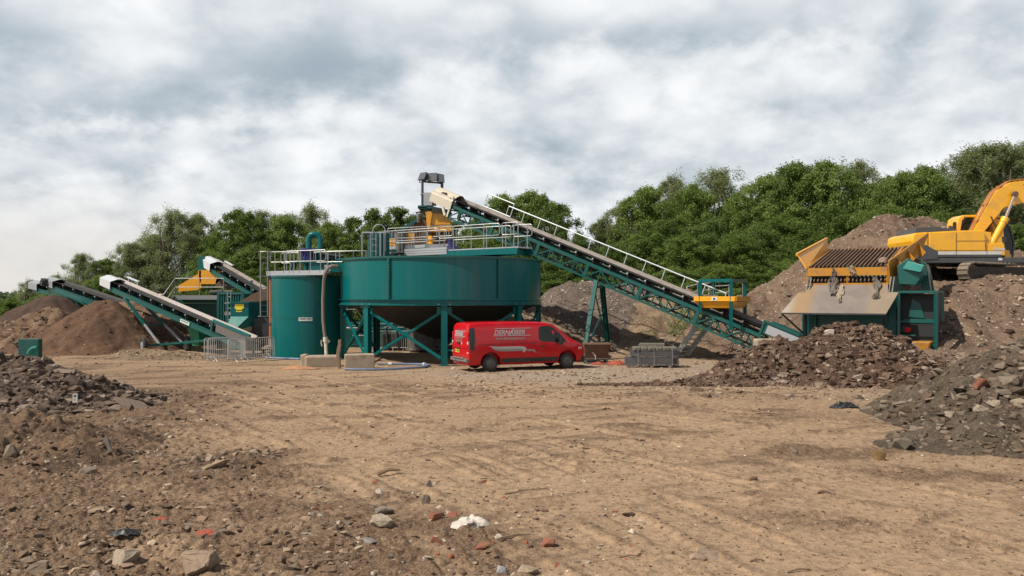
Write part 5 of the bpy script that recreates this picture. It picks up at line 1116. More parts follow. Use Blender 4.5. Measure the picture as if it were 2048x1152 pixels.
MC = (gp['a']+gp['b']+gp['c']+gp['d'])/4; MC.z = CAMZ-(601-HOR)/F*38.2
MG = thing('overband_magnet', 'yellow box magnet hanging on chains above the conveyor', 'magnet', MC)
e1 = Vector((gp['b']-gp['a'])).normalized(); e1.z = 0; e2 = Vector((gp['d']-gp['b'])); e2.z = 0; e2.normalize()
mb = MB()
L1_, L2_, hz_ = 1.0, 1.15, .22
bot = [MC-e1*L1_*.8-e2*L2_*.85-Vector((0, 0, .34)), MC+e1*L1_*.8-e2*L2_*.85-Vector((0, 0, .34)), MC+e1*L1_*.8+e2*L2_*.85-Vector((0, 0, .34)), MC-e1*L1_*.8+e2*L2_*.85-Vector((0, 0, .34))]
top = [MC+e1*a*L1_+e2*b*L2_+Vector((0, 0, .16)) for a, b in ((-1, -1), (1, -1), (1, 1), (-1, 1))]
mb.hexa(bot+[MC+e1*a*L1_+e2*b*L2_+Vector((0, 0, -.06)) for a, b in ((-1, -1), (1, -1), (1, 1), (-1, 1))])
for i in range(4):
    a, b = top[i], top[(i+1) % 4]; mb.bar(a-Vector((0, 0, .08)), b-Vector((0, 0, .08)), .10, .22)
mg = mb.build('magnet_body', YEL, MG)
mb = MB(); mb.obox(MC-Vector((0, 0, .02)), e1, L1_*.85, e2, L2_*.85, (0, 0, 1), .06); mb.build('magnet_core', RUBBER, mg)
mb = MB(); q = top[0].lerp(top[1], .5)-e2*.06-Vector((0, 0, .08)); mb.obox(q, e1, .13, e2, .006, (0, 0, 1), .08); st_ = mb.build('warning_plate', PSTK, mg)
mb = MB(); mb.obox(q-e2*.007, e1, .06, e2, .004, (0, 0, 1), .045); mb.build('plate_marks', INK, st_)
for i in range(4):
    mb = MB(); a = top[i].lerp(MC, .25); a.z = top[i].z; mb.tube([a, (a.x, a.y, zt+.0)], .018, 6); mb.build('chain', GALV, MG)
rail([P(1374, 602, 40.6), P(1395, 596, 41.5), P(1430, 592, 42.2)], .7, M1, m=WHITE); rail([P(1418, 600, 40.2), P(1458, 597, 40.6)], .65, M1, m=WHITE)

# wheeled stockpile conveyor
def side_conv(name, label, tail, head, w_, edge, hood_m, nb=10, hz=.28, dz=.22, rm=TEALD):
    fr = Fr(tail, head); O = thing(name, label, 'conveyor', fr.T)
    for b in (0, w_):
        mb = MB(); mb.bar(fr.p(0, b, 0), fr.p(fr.L, b, 0), .09, .04, up=fr.n); mb.bar(fr.p(0, b, -dz), fr.p(fr.L, b, -dz), .09, .04, up=fr.n); mb.bar(fr.p(0, b, -dz/2), fr.p(fr.L, b, -dz/2), .02, dz-.04, up=fr.n); mb.build('side_beam', rm, O)
    mb = MB()
    for i in range(nb+1): a = fr.L*i/nb; mb.bar(fr.p(a, .05, -dz/2), fr.p(a, w_-.05, -dz/2), .05, .06, up=fr.n)
    mb.build('cross_members', rm, O)
    belt(fr, .1, fr.L+.1, w_, hz, O, edge, lip=.14); idlers(fr, 0, fr.L, nb, w_, hz, O); hood(fr, fr.L-.75, fr.L+.45, w_, hz-.02, hood_m, O, .24)
    mb = MB(); mb.tube([fr.p(fr.L+.05, .02, hz-.2), fr.p(fr.L+.05, w_-.02, hz-.2)], .19, 14); mb.build('head_drum', DARK, O, smooth=True); return fr, O
f2, M2 = side_conv('stockpile_conveyor', 'wheeled teal stockpile conveyor with thick pale belt rising to the left', P(488, 691, 40.9), P(211, 569, 48.6), .75, BELTW, WHITE, 12, .24, .24)
mb = MB(); mb.bar(f2.p(f2.L-.9, .8, .66), f2.p(f2.L-2.1, .8, .66), .15, .06, up=f2.n); mb.bar(f2.p(f2.L-1.0, .8, .66), f2.p(f2.L-1.0, .8, .3), .04, .04, up=f2.u); mb.bar(f2.p(f2.L-2.0, .8, .66), f2.p(f2.L-2.0, .8, .3), .04, .04, up=f2.u); mb.build('scraper_frame', WHITE, M2)
axn, axf = P(287, 693, 44.6), P(375, 692, 46.2); axn.z = .42; axf.z = .42
axd = (axf-axn).normalized()
def conv_wheel(c, par):
    mb = MB(); an = axd
    u_, v_ = Vector((0, 0, 1)), an.cross(Vector((0, 0, 1)))
    def ringpts(r, off): return [c+an*off+(u_*math.cos(t)+v_*math.sin(t))*r for t in [2*math.pi*i/24 for i in range(24)]]
    prof = [(.22, -.10), (.36, -.12), (.42, -.08), (.43, 0), (.42, .08), (.36, .12), (.22, .10)]; rings = [ringpts(r, o) for r, o in prof]; base = len(mb.v)
    for rg in rings: mb.v += [tuple(p_) for p_ in rg]
    for i in range(len(prof)-1):
        for j in range(24): j2 = (j+1) % 24; mb.f.append((base+i*24+j, base+i*24+j2, base+(i+1)*24+j2, base+(i+1)*24+j))
    wh = mb.build('tyre', RUBBER, par, smooth=True); mb = MB(); mb.tube([c-an*.09, c+an*.09], .225, 20); mb.tube([c-an*.12, c-an*.08], .07, 12); mb.build('rim', GALVL, wh); return wh
conv_wheel(axn, M2); conv_wheel(axf, M2)
mb = MB(); mb.tube([axn, axf], .05, 8); mb.bar(axn+axd*.5, axf-axd*.3, .1, .14); mb.build('axle', TEALD, M2)
tp_n, tp_f = f2.p(9.5, .0, -.28), f2.p(9.5, .95, -.28)
tp_n = f2.p(f2.L-(f2.L*.16), 0, -.25); tp_f = f2.p(f2.L-(f2.L*.16), .75, -.25)
lo_n, lo_f = axn+axd*.85, axf-axd*.2
for a, b in ((tp_n, lo_n), (tp_f, lo_f)):
    mb = MB(); mid = a.lerp(b, .58); mb.bar(a, mid, .13, .13); up_leg = mb.build('strut', TEALD, M2); mb = MB(); mb.bar(mid, b, .09, .09); mb.build('strut_slider', GALVL, up_leg)
mb = MB(); mb.bar(tp_n.lerp(lo_n, .6), tp_f.lerp(lo_f, .6), .06, .08); mb.build('strut_tie', TEALD, M2)
for a, b in ((lo_n, f2.p(f2.L*.16, 0, -.26)), (lo_f, f2.p(f2.L*.16, .75, -.26))): mb = MB(); mb.bar(a, b, .09, .1); mb.build('drag_brace', TEALD, M2)
mb = MB(); mb.obox(f2.p(1.1, -.10, .30), f2.u, 1.2, f2.s, .015, f2.n, .2); fs = mb.build('feed_boot', STEEL, M2)
mb = MB(); mb.bar(f2.p(2.6, -.11, .62), f2.p(-.5, -.11, .62), .1, .12, up=f2.n); mb.bar(f2.p(2.6, -.11, .05), f2.p(2.6, -.11, .6), .1, .08, up=f2.u); mb.build('boot_edge', TEAL, fs)
mb = MB(); mb.obox(f2.p(5.1, -.056, -.12), f2.u, .42, f2.s, .006, f2.n, .09); pp_ = mb.build('beam_plate', PSTK, M2)
mb = MB()
for i in range(7): mb.obox(f2.p(4.8+i*.1, -.064, -.1), f2.u, .03, f2.s, .003, f2.n, .035)
mb.build('plate_marks', INK, pp_)
mb = MB()
for b in (0, .75): q = f2.p(.2, b, -.2); mb.bar(q, (q.x, q.y, 0), .1, .1)
mb.build('tail_leg', TEALD, M2)
f3, M3 = side_conv('radial_conveyor', 'dark conveyor crossing behind the heaps, upper one of the far-left pair', P(300, 640, 50), P(98, 570, 57.5), .75, RUBBER, GALVL, 9, .26, .34)
f4, M4 = side_conv('radial_conveyor', 'dark conveyor ending farthest left, lower one of the far-left pair', P(262, 622, 54.5), P(66, 575, 61), .75, RUBBER, GALVL, 9, .24, .26)
mb = MB(); mb.obox(f3.p(f3.L+.2, -.15, .15), f3.u, .3, f3.s, .2, f3.n, .25); mb.tube([f3.p(f3.L+.1, -.5, .15), f3.p(f3.L+.1, 0, .15)], .2, 10); mb.build('drive_motor', DARK, M3)
for fr_, O_ in ((f3, M3), (f4, M4)):
    mb = MB(); a = fr_.p(fr_.L*.72, 0, -.3); b = fr_.p(fr_.L*.72, .9, -.3); mb.bar(a, (a.x+2.0, a.y-.5, 0), .1, .1); mb.bar(b, (b.x+2.0, b.y-.5, 0), .1, .1); mb.bar(a, fr_.p(fr_.L*.3, 0, -.9), .08, .1); mb.bar(fr_.p(fr_.L*.3, 0, -.9), fr_.p(0, 0, -.3), .08, .1); mb.build('support_strut', TEALD, O_)

# ---------------------------------------------------------------- small screening plant at the left
SC = P(400, 640, 50); SC.z = 0
S = thing('screening_plant', 'small yellow screen on a high teal chassis with a grey platform', 'screening plant', SC)
q = P(430, 600, 50.5); zt_ = P(430, 592, 50.5).z
mb = MB(); 
for px, Y in ((352, 50), (436, 50), (352, 52.4), (500, 50), (500, 52.4), (436, 52.4)): a = P(px, 600, Y); mb.bar((a.x, a.y, 0), (a.x, a.y, zt_-.1), .18, .18)
a, b = P(352, 600, 50), P(500, 600, 50); mb.box((a.x, 49.92, zt_-.42), (b.x, 50.1, zt_-.1)); mb.box((a.x, 52.3, zt_-.42), (b.x, 52.5, zt_-.1)); mb.build('chassis', TEALD, S)
a, b = P(362, 640, 50.6), P(440, 640, 50.6); mb = MB(); mb.hexa([(a.x+.6, 50.4, .5), (b.x-.2, 50.4, .5), (b.x-.2, 52.2, .5), (a.x+.6, 52.2, .5), (a.x, 50.2, zt_-.45), (b.x, 50.2, zt_-.45), (b.x, 52.4, zt_-.45), (a.x, 52.4, zt_-.45)]); mb.build('undersize_hopper', TEALD, S)
a, b = P(355, 590, 49.6), P(470, 590, 49.6); mb = MB(); mb.box((a.x, 49.2, zt_-.06), (b.x, 50.2, zt_+.0)); mb.box((a.x, 49.15, zt_-.22), (b.x, 49.2, zt_+.04)); dk2 = mb.build('platform_deck', GALV, S)
rail([(a.x, 49.25, zt_), (a.x+2.9, 49.25, zt_)], 1.05, dk2)
zz = zt_; s0 = Vector((a.x, 49.25, zz)); s1 = P(328, 595, 49.2); s1.z = s0.z-.95; s2 = P(310, 595, 49.2); s2.z = s1.z
rail([s2, s1, s0], 1.05, dk2, post=1.1)
mb = MB(); e_ = P(345, 640, 49.3); mb.bar(s1+Vector((0, .05, 0)), s0+Vector((0, .05, 0)), .7, .05); mb.box((s2.x, 48.95, s2.z-.08), (s1.x, 49.7, s2.z)); mb.build('stair_flight', GALV, dk2)
# yellow screen box (sloping to the left) with feed chute
Y0 = 50.9; 
def sp(px, py, Y=Y0): return P(px, py, Y)
mb = MB(); mb.prism([sp(357, 583), sp(357, 571), sp(396, 548), sp(396, 580)], (0, .12, 0)); mb.prism([sp(357, 583, Y0+1.6), sp(357, 571, Y0+1.6), sp(396, 548, Y0+1.6), sp(396, 580, Y0+1.6)], (0, .12, 0)); mb.prism([sp(398, 540), sp(440, 541), sp(444, 556), sp(398, 556)], (0, 1.9, 0)); mb.prism([sp(398, 556), sp(444, 556), sp(432, 568), sp(402, 568)], (0, 1.9, 0)); mb.prism([sp(396, 541), sp(402, 541), sp(402, 576), sp(396, 578)], (0, .2, 0)); mb.build('screen_box', YEL, S)
mb = MB(); mb.prism([sp(440, 546), sp(462, 552), sp(458, 575), sp(430, 575), sp(432, 560)], (0, 1.7, 0)); mb.build('feed_chute', RUST, S)
mb = MB(); mb.tube([sp(420, 585, 50.4), sp(446, 583, 50.4)], .14, 10); mb.tube([sp(452, 572, 50.4), sp(470, 570, 50.4)], .2, 10); mb.build('vibrator_motor', DARK, S)
mb = MB(); mb.prism([sp(397, 514, 51.2), sp(405, 512, 51.2), sp(408, 536, 51.2), sp(414, 540, 51.2), sp(392, 541, 51.2), sp(396, 533, 51.2)], (0, 1.3, 0)); mb.build('head_chute', TEAL, S)
f5, M5 = side_conv('short_conveyor', 'short steep conveyor feeding the small yellow screen', P(516, 594, 47.5), P(411, 531, 51.3), .75, BELTE, WHITE, 7, .24, .2)
mb = MB(); q = f5.p(.5, -.1, -.1); mb.bar((q.x, q.y, q.z-1.0), (q.x, q.y, q.z+.9), .10, .10); q = f5.p(.5, 1.05, -.1); mb.bar((q.x, q.y, q.z-1.0), (q.x, q.y, q.z+.6), .10, .10); mb.bar(f5.p(f5.L-.6, .5, -.2), f5.p(f5.L-.6, .5, -1.0), .3, .3); mb.build('support_post', TEALD, M5)
mb = MB(); mb.bar(f5.p(f5.L-.8, .8, .55), f5.p(f5.L-1.7, .8, .55), .15, .06, up=f5.n); mb.bar(f5.p(f5.L-1.2, .8, .55), f5.p(f5.L-1.2, .8, .2), .04, .04, up=f5.u); mb.build('scraper_frame', WHITE, M5)
# corrugated container
a, b = P(437, 585, 47.2), P(486, 585, 46.4); ztc = a.z; CT = thing('container', 'dark green corrugated container standing behind the stickered hopper', 'container', (a.x, a.y, 0))
mb = MB(); dx = (b-a); dx.z = 0; Lc = dx.length; dx.normalize(); ny = Vector((-dx.y, dx.x, 0)); N = 10; pts = []
for i in range(N):
    t0 = Lc*i/N; w1 = Lc/N; 
    for (tt_, of) in ((0, 0), (.25, .0), (.35, .07), (.75, .07), (.85, .0)): pts.append(a+dx*(t0+w1*tt_)+ny*of)
pts.append(a+dx*Lc); pts = [Vector((p_.x, p_.y, 0)) for p_ in pts]
for p_, q_ in zip(pts[:-1], pts[1:]): mb.quad([(p_.x, p_.y, .3), (q_.x, q_.y, .3), (q_.x, q_.y, ztc-.1), (p_.x, p_.y, ztc-.1)])
mb.build('corrugated_wall', TEALD, CT)
mb = MB(); a0_ = Vector((a.x, a.y, 0)); b0_ = Vector((b.x, b.y, 0)); mb.bar(a0_+Vector((0, 0, ztc-.05)), b0_+Vector((0, 0, ztc-.05)), .14, .12); mb.bar(a0_+Vector((0, 0, .2)), b0_+Vector((0, 0, .2)), .14, .2)
for q in (a0_, b0_): mb.bar(q+Vector((0, 0, .1)), q+Vector((0, 0, ztc)), .14, .14)
mb.obox((a0_+b0_)/2+ny*1.2+Vector((0, 0, ztc/2+.05)), dx, Lc/2-.05, ny, 1.05, (0, 0, 1), ztc/2-.12); mb.build('container_frame', TEALD, CT)
mb = MB()
for px in (455, 462):
    q = P(px, 600, 45.9); mb.tube([(q.x, q.y, .6), (q.x, q.y, ztc+.1)], .03, 6)
for i in range(9): q = P(455, 600, 45.9); q2 = P(462, 600, 45.9); mb.tube([(q.x, q.y, .8+i*.32), (q2.x, q2.y, .8+i*.32)], .016, 6)
q = P(449, 584, 45.9); mb.bar((q.x, q.y, ztc+.08), (q.x+.45, q.y, ztc+.08), .06, .06); q = P(449, 606, 45.9); mb.bar(q, q+Vector((.4, 0, 0)), .06, .06); q = P(449, 627, 45.9); mb.box((q.x, q.y, q.z-.1), (q.x+.35, q.y+.05, q.z+.1)); mb.build('ladder', GALV, CT)
# stickered hopper
Yh = 43.5; HP = P(500, 640, Yh); HP.z = 0; HO = thing('sand_hopper', 'teal hopper with a yellow sticker and sloping light front', 'hopper', HP)
def hp(px, py, dy=0): return P(px, py, Yh+dy)
mb = MB(); z_a, z_b = hp(0, 605).z, hp(0, 633).z; x0, x1 = hp(461, 0).x, hp(497, 0).x
mb.hexa([(x0, Yh, z_b), (x1, Yh, z_b), (x1+1.2, Yh+2.0, z_b), (x0+1.2, Yh+2.0, z_b), (x0, Yh, z_a), (x1, Yh, z_a), (x1+1.2, Yh+2.0, z_a), (x0+1.2, Yh+2.0, z_a)]); mb.bar((x0-.05, Yh-.04, z_a), (x1+.05, Yh-.04, z_a), .08, .08); hb_ = mb.build('hopper_body', TEAL, HO)
mb = MB(); zc_ = hp(0, 664).z; xa, xb = hp(457, 0).x, hp(471, 0).x
mb.hexa([(xa, Yh-.55, zc_), (xb, Yh-.55, zc_), (xb+.6, Yh+1.6, zc_), (xa+.9, Yh+1.6, zc_), (x0, Yh, z_b-.002), (x1, Yh, z_b-.002), (x1+1.2, Yh+2.0, z_b-.002), (x0+1.2, Yh+2.0, z_b-.002)]); mb.build('hopper_slope', TEALP, HO)
mb = MB(); mb.prism([hp(470, 608, -.02), hp(488, 608, -.02), hp(487.5, 617, -.02), hp(485, 617, -.02), hp(484, 620, -.02), hp(472, 620, -.02), hp(471.5, 617, -.02), hp(469, 617, -.02)], (0, .012, 0)); mb.prism([hp(472, 622, -.02), hp(484, 622, -.02), hp(484, 624, -.02), hp(472, 624, -.02)], (0, .012, 0)); mb.build('yellow_sticker', YSTK, hb_)
mb = MB(); mb.box((x1+.2, Yh+.3, .2), (x1+1.9, Yh+2.4, z_b-.1)); 
for px in (500, 520, 540): q = hp(px, 690); mb.bar((q.x, Yh+.6, 0), (q.x, Yh+.6, z_b), .14, .14)
mb.build('support_frame', DARK, HO)
mb = MB(); mb.prism([hp(477, 604, 1), hp(506, 588, 1), hp(540, 575, 1), hp(545, 598, 1), hp(520, 603, 1)], (0, .08, 0)); mb.prism([hp(500, 590, 1.1), hp(545, 571, 1.1), hp(545, 575, 1.1), hp(502, 594, 1.1)], (0, 1.6, 0)); mb.build('rusty_chute_plate', RUST, HO)
mb = MB(); mb.prism([hp(514, 600, 1.4), hp(545, 585, 1.4), hp(545, 628, 1.4), hp(516, 630, 1.4)], (0, 1.2, 0)); mb.build('yellow_feed_box', YELD, HO)
# green bins below
mb = MB(); a = P(378, 655, 45.5); b = P(401, 655, 45); c_ = P(424, 655, 46.6); mb.hexa([(a.x+.25, 45.3, .35), (b.x, 44.8, .35), (c_.x, 46.9, .35), (a.x+.9, 47.4, .35), (a.x, 45.2, a.z), (b.x, 44.7, a.z), (c_.x+.1, 46.8, a.z), (a.x+.6, 47.3, a.z)]); GB = mb.build('sump_tank', GREEN, None, bevel=.02); tag(GB, 'bright green steel sump tank behind the wheeled conveyor', 'tank')
mb = MB(); a = P(404, 642, 48.5); b = P(545, 642, 48); mb.box((a.x, 48.0, .9), (b.x, 49.0, P(0, 641, 48).z)); mb.box((a.x+.5, 47.9, .25), (b.x-.2, 49.1, .9)); LG = mb.build('plant_chassis', TEALD, None, bevel=.02); tag(LG, 'long dark green chassis box in the shade under the screen', 'chassis')
mb = MB(); a = P(36, 678, 41); b = P(77, 678, 41); mb.box((a.x, 41, -.1), (b.x, 41.35, P(0, 678, 41).z)); GR = mb.build('pump_box', TEALD, None, bevel=.02); tag(GR, 'small green box with a curved pipe behind the left rubble heap', 'pump box')
mb = MB(); pts = [Vector((P(57, 700, 40.8).x+.42*(1-math.cos(t)), 40.8, P(0, 708, 40.8).z+.32*math.sin(t))) for t in [math.pi*.5*i/8 for i in range(9)]]; mb.tube(pts, .09, 10); mb.build('bent_pipe', TEALP, GR, smooth=True)

# ---------------------------------------------------------------- washing screen behind the raised tank
WS = thing('washing_screen', 'washing screen tower with yellow feed chute behind the raised tank', 'screen', P(850, 500, 49)*1.0)
WS.location.z = 0; ORG[WS.name] = Vector(WS.location)
Yw = 48.2
def wp(px, py, dy=0): return P(px, py, Yw+dy)
for px, dy in ((772, 0), (905, 0), (772, 2.6), (905, 2.6), (840, 0)):
    mb = MB(); q = wp(px, 520, dy); mb.bar((q.x, q.y, 0), (q.x, q.y, wp(0, 500).z), .25, .25); mb.build('tower_leg', TEALD, WS)
mb = MB(); mb.bar(wp(765, 506), wp(910, 502), .2, .3); mb.bar(wp(765, 506, 2.6), wp(910, 502, 2.6), .2, .3); mb.build('tower_beam', TEALD, WS)
mb = MB(); mb.prism([wp(800, 470), wp(840, 440), wp(858, 440), wp(862, 460), wp(900, 462), wp(905, 500), wp(795, 502)], (0, 2.2, 0)); mb.build('screen_box', RUST, WS)
mb = MB(); mb.prism([wp(776, 472, -.2), wp(838, 433, -.2), wp(842, 438, -.2), wp(782, 477, -.2)], (0, .25, 0)); mb.build('inclined_beam', TEALD, WS)
mb = MB(); mb.prism([wp(866, 424, -.6), wp(899, 428, -.6), wp(900, 449, -.6), wp(858, 450, -.6)], (0, 1.6, 0)); mb.prism([wp(851, 424, -.7), wp(866, 422, -.7), wp(862, 438, -.7), wp(860, 456, -.7), wp(855, 462, -.7)], (0, .25, 0)); mb.prism([wp(856, 452, -.6), wp(902, 452, -.6), wp(903, 462, -.6), wp(853, 464, -.6)], (0, 1.6, 0)); mb.build('feed_chute', YEL, WS)
mb = MB(); mb.prism([wp(866, 413, -.8), wp(900, 420, -.8), wp(899, 427, -.8), wp(862, 424, -.8)], (0, 1.7, 0)); mb.build('chute_throat', DARK, WS)
mb = MB(); mb.box((wp(849, 0).x, Yw-.5, wp(0, 413).z), (wp(866, 0).x, Yw+.3, wp(0, 387).z)); cb = mb.build('control_cabinet', GALVL, WS, bevel=.015)
mb = MB(); mb.box((wp(866.3, 0).x, Yw-.45, wp(0, 411).z), (wp(872, 0).x, Yw+.2, wp(0, 388).z)); mb.build('cabinet_side', RUST, cb)
mb = MB(); mb.box((wp(838, 0).x, Yw-.6, wp(0, 419).z), (wp(870, 0).x, Yw+.9, wp(0, 416).z)); mb.box((wp(838, 0).x, Yw-.6, wp(0, 418).z), (wp(856, 0).x, Yw-.5, wp(0, 413).z)); mb.box((wp(851, 0).x, Yw-.3, wp(0, 430).z), (wp(862, 0).x, Yw+.5, wp(0, 419.5).z)); mb.build('head_platform', TEALD, WS)
mb = MB(); mb.lathe(wp(801, 487, -1.2)-Vector((0, 0, .6)), [(.08, -.25), (.16, .1), (.34, .8), (.36, 1.25), (.01, 1.27)], 16); mb.build('cyclone', STEEL, WS, smooth=True); mb = MB(); mb.tube([wp(838, 431, -.4), wp(832, 425, -.4), wp(842, 424, -.4), wp(850, 434, -.4)], .07, 8); mb.tube([wp(837, 428, -.4), wp(837, 445, -.4)], .1, 8); mb.build('slurry_pipe', STEEL, WS, smooth=True)
mb = MB(); mb.prism([wp(775, 478, -1), wp(786, 476, -1), wp(797, 484, -1), wp(797, 491, -1), wp(772, 491, -1)], (0, .6, 0)); mb.build('motor_guard', YEL, WS); mb = MB(); mb.prism([wp(812, 468, -1), wp(828, 466, -1), wp(828, 486, -1), wp(812, 487, -1)], (0, .4, 0)); mb.build('motor_guard', YEL, WS)
mb = MB(); mb.prism([wp(773, 493, -1.2), wp(850, 489, -1.2), wp(850, 495, -1.2), wp(773, 499, -1.2)], (0, 1.0, 0)); mb.build('screen_frame', WHITE, WS)
mb = MB(); mb.prism([wp(850, 489, -1.1), wp(905, 487, -1.1), wp(905, 497, -1.1), wp(850, 500, -1.1)], (0, 1.0, 0)); mb.prism([wp(915, 438, .5), wp(928, 440, .5), wp(928, 452, .5), wp(914, 452, .5)], (0, .3, 0)); mb.build('rear_panel', GALVL, WS)
mb = MB(); rs_ = random.Random(12)
for i in range(16): px = 795+i*4.4+rs_.uniform(-1, 1); mb.tube([wp(px, 500-rs_.uniform(4, 12), -.5), wp(px+rs_.uniform(-3, 3), 472-i*1.2-rs_.uniform(0, 8), -.4)], .03, 5)
mb.build('spray_pipe', STEEL, WS)
loop_panel(wp(775, 500, -2.0), wp(905, 494, -2.6), 1.2, 0, WS, posts=4)
mb = MB(); mb.bar(wp(770, 560, -1), wp(800, 640, -1), .3, .08); mb.bar(wp(775, 600, -.5), wp(830, 680, -.5), .3, .08)
mb.build('stair_flight', STEEL, WS)
# floodlight mast
FM = thing('floodlight_mast', 'dark goalpost mast holding three floodlights above the conveyor head', 'mast', wp(845, 414, .2))
mb = MB(); 
mb.bar(wp(845, 440, .2), wp(845, 363, .2), .13, .13); mb.build('post', DARK, FM)
mb = MB(); mb.bar(wp(885, 392, .4), wp(885, 366, .4), .10, .10); mb.obox(wp(884, 371, .3), (1, 0, 0), .08, (0, 1, 0), .08, (0, 0, 1), .1); mb.build('post', DARK, FM)
mb = MB(); mb.bar(wp(844, 363, .2), wp(886, 366.5, .4), .09, .09); mb.build('crossbar', DARK, FM)
mb = MB(); mb.tube([wp(841, 389, 0), wp(850, 388, 0)], .05, 8); mb.tube([wp(848, 389, 0), wp(848, 430, 0)], .025, 6); mb.build('conduit', STEEL, FM)
def flood(px, py, yaw, pitch, label):
    c_ = wp(px, py, .25); o = thing('floodlight', label, 'floodlight', c_, 0, 'floodlights on the mast', local=True); o.rotation_euler = (pitch, 0, yaw)
    mb = MB(); mb.hexa([(-.18, .2, -.14), (.18, .2, -.14), (.30, -.10, -.25), (-.30, -.10, -.25), (-.18, .2, .16), (.18, .2, .16), (.30, -.10, .25), (-.30, -.10, .25)]); mb.build('lamp_housing', DARK, o)
    mb = MB(); mb.box((-.27, -.125, -.22), (.27, -.102, .22)); mb.build('lamp_glass', LENSG, o)
    mb = MB(); mb.bar((-.29, 0, 0), (-.29, .05, -.30), .03, .03); mb.bar((.29, 0, 0), (.29, .05, -.30), .03, .03); mb.bar((-.29, .05, -.30), (.29, .05, -.30), .04, .03); mb.build('bracket', DARK, o); return o
flood(847, 354, R(-42), R(-24), 'left floodlight, turned furthest left, on the dark mast'); flood(866, 355, R(-14), R(-6), 'middle floodlight on the dark mast, facing the yard'); flood(880, 357, R(60), R(-5), 'right floodlight on the dark mast, turned to the right')

# ---------------------------------------------------------------- crowd barriers
BARP = None
def barrier(x, y, rz, label, group, Lb=2.2, z=0.0):
    global BARP
    if BARP is None:
        o = thing('crowd_barrier', label, 'barrier', (0, 0, 0), 0, group, local=True); mb = MB(); h0, h1 = .18, 1.1; c = .1; L2 = Lb/2
        mb.tube([(-L2, 0, h0), (-L2, 0, h1-c), (-L2+.03, 0, h1-.03), (-L2+c, 0, h1), (L2-c, 0, h1), (L2-.03, 0, h1-.03), (L2, 0, h1-c), (L2, 0, h0), (-L2, 0, h0)], .020, 8); mb.build('barrier_frame', BARM, o, smooth=True)
        mb = MB()
        for i in range(1, 20): xx = -L2+Lb*i/20; mb.tube([(xx, 0, h0), (xx, 0, h1)], .010, 5)
        mb.build('infill_bars', BARM, o)
        for s in (-1, 1):
            mb = MB(); xx = s*L2*.72; mb.tube([(xx, -.33, .02), (xx, -.05, .19), (xx, .05, .19), (xx, .33, .02)], .02, 6); mb.build('foot', BARM, o)
        BARP = o
    else: o = copy_tree(BARP); o['label'] = label; o['group'] = group
    o.location = (x, y, z); o.rotation_euler = (0, 0, rz); return o
g1 = 'crowd barriers before the tall tank'
for (px, Y, rz, l) in ((450, 39.3, 54, 'galvanised crowd barrier furthest left beside the wheeled conveyor tail'), (459, 39.0, 50, 'galvanised crowd barrier leaning just behind the furthest left one'), (500, 38.5, 48, 'galvanised crowd barrier at the front right of the pair'), (510, 38.8, 54, 'galvanised crowd barrier tucked behind the front right one')):
    barrier((px-1024)/F*Y, Y, R(rz), l, g1)
g2 = 'crowd barriers under the raised tank'
for (px, Y, rz, l) in ((852, 45.0, 4, 'crowd barrier in the shade just left of the front tank leg'), (815, 46.4, -3, 'crowd barrier in the shade before the round steel vessel'), (778, 46.6, 8, 'crowd barrier in the shade nearest the concrete block')):
    barrier((px-1024)/F*Y, Y, R(rz), l, g2)

# ---------------------------------------------------------------- skip, net, pallet
q = P(1194, 700, 37.2); SK = thing('tipping_skip', 'small rusty tipping skip with open front below the trestle', 'skip', (q.x, q.y, 0))
def skp(px, py, dy=0): return P(px, py, 37.2+dy)
mb = MB(); t0, t1 = skp(1168, 688), skp(1219, 688); b0_, b1_ = skp(1170, 716), skp(1216, 718)
mb.hexa([(b0_.x, 37.2, b0_.z), (b1_.x, 37.2, b0_.z), (b1_.x-.1, 38.2, b0_.z), (b0_.x+.1, 38.2, b0_.z), (t0.x, 37.0, t0.z), (t1.x, 37.0, t0.z), (t1.x, 38.5, t0.z), (t0.x, 38.5, t0.z)]); mb.bar((t0.x-.03, 36.98, t0.z), (t1.x+.03, 36.98, t0.z), .06, .06); mb.obox(((t1.x+.04), 37.7, t0.z-.1), (0, 1, 0), .75, (0, 0, 1), .12, (1, 0, 0), .03); mb.build('skip_body', RUST, SK)
mb = MB(); mb.box((b0_.x, 37.15, .0), (b1_.x, 38.1, .07)); mb.box((b0_.x, 37.2, 0), (b0_.x+.1, 38.1, b0_.z)); mb.box((b1_.x-.1, 37.2, 0), (b1_.x, 38.1, b0_.z)); mb.box((b0_.x, 37.15, b0_.z-.05), (b1_.x, 37.25, b0_.z)); mb.build('fork_frame', STEEL, SK)
mb = MB(); mb.bar(skp(1184, 704, -.08), skp(1191, 712, -.08), .02, .05); mb.bar(skp(1191, 712, -.08), skp(1191, 719, -.08), .03, .08); mb.build('latch_lever', CREAM, SK)
crumple(1192, 727, .75, .45, .08, ORNET, 'orange netting stuffed under the rusty skip', 'orange_netting', 'netting', 21, p=Vector((q.x, 36.9, .0)))
crumple(1232, 730, .95, .8, .17, ORNET, 'heap of orange netting right of the rusty skip', 'orange_netting', 'netting', 22)
PL = thing('fence_panel_stack', 'strapped stack of grey fence panels lying on bearers', 'stack', (P(1308, 0, 35.2).x, 35.6, 0)); rp = R(-5)
def pl(a, b, c): q = Vector((P(1310, 0, 35.4).x, 35.6, 0)); return q+Vector((math.cos(rp)*a-math.sin(rp)*b, math.sin(rp)*a+math.cos(rp)*b, c))
ax_, ay_ = Vector((math.cos(rp), math.sin(rp), 0)), Vector((-math.sin(rp), math.cos(rp), 0)); rs_ = random.Random(8)
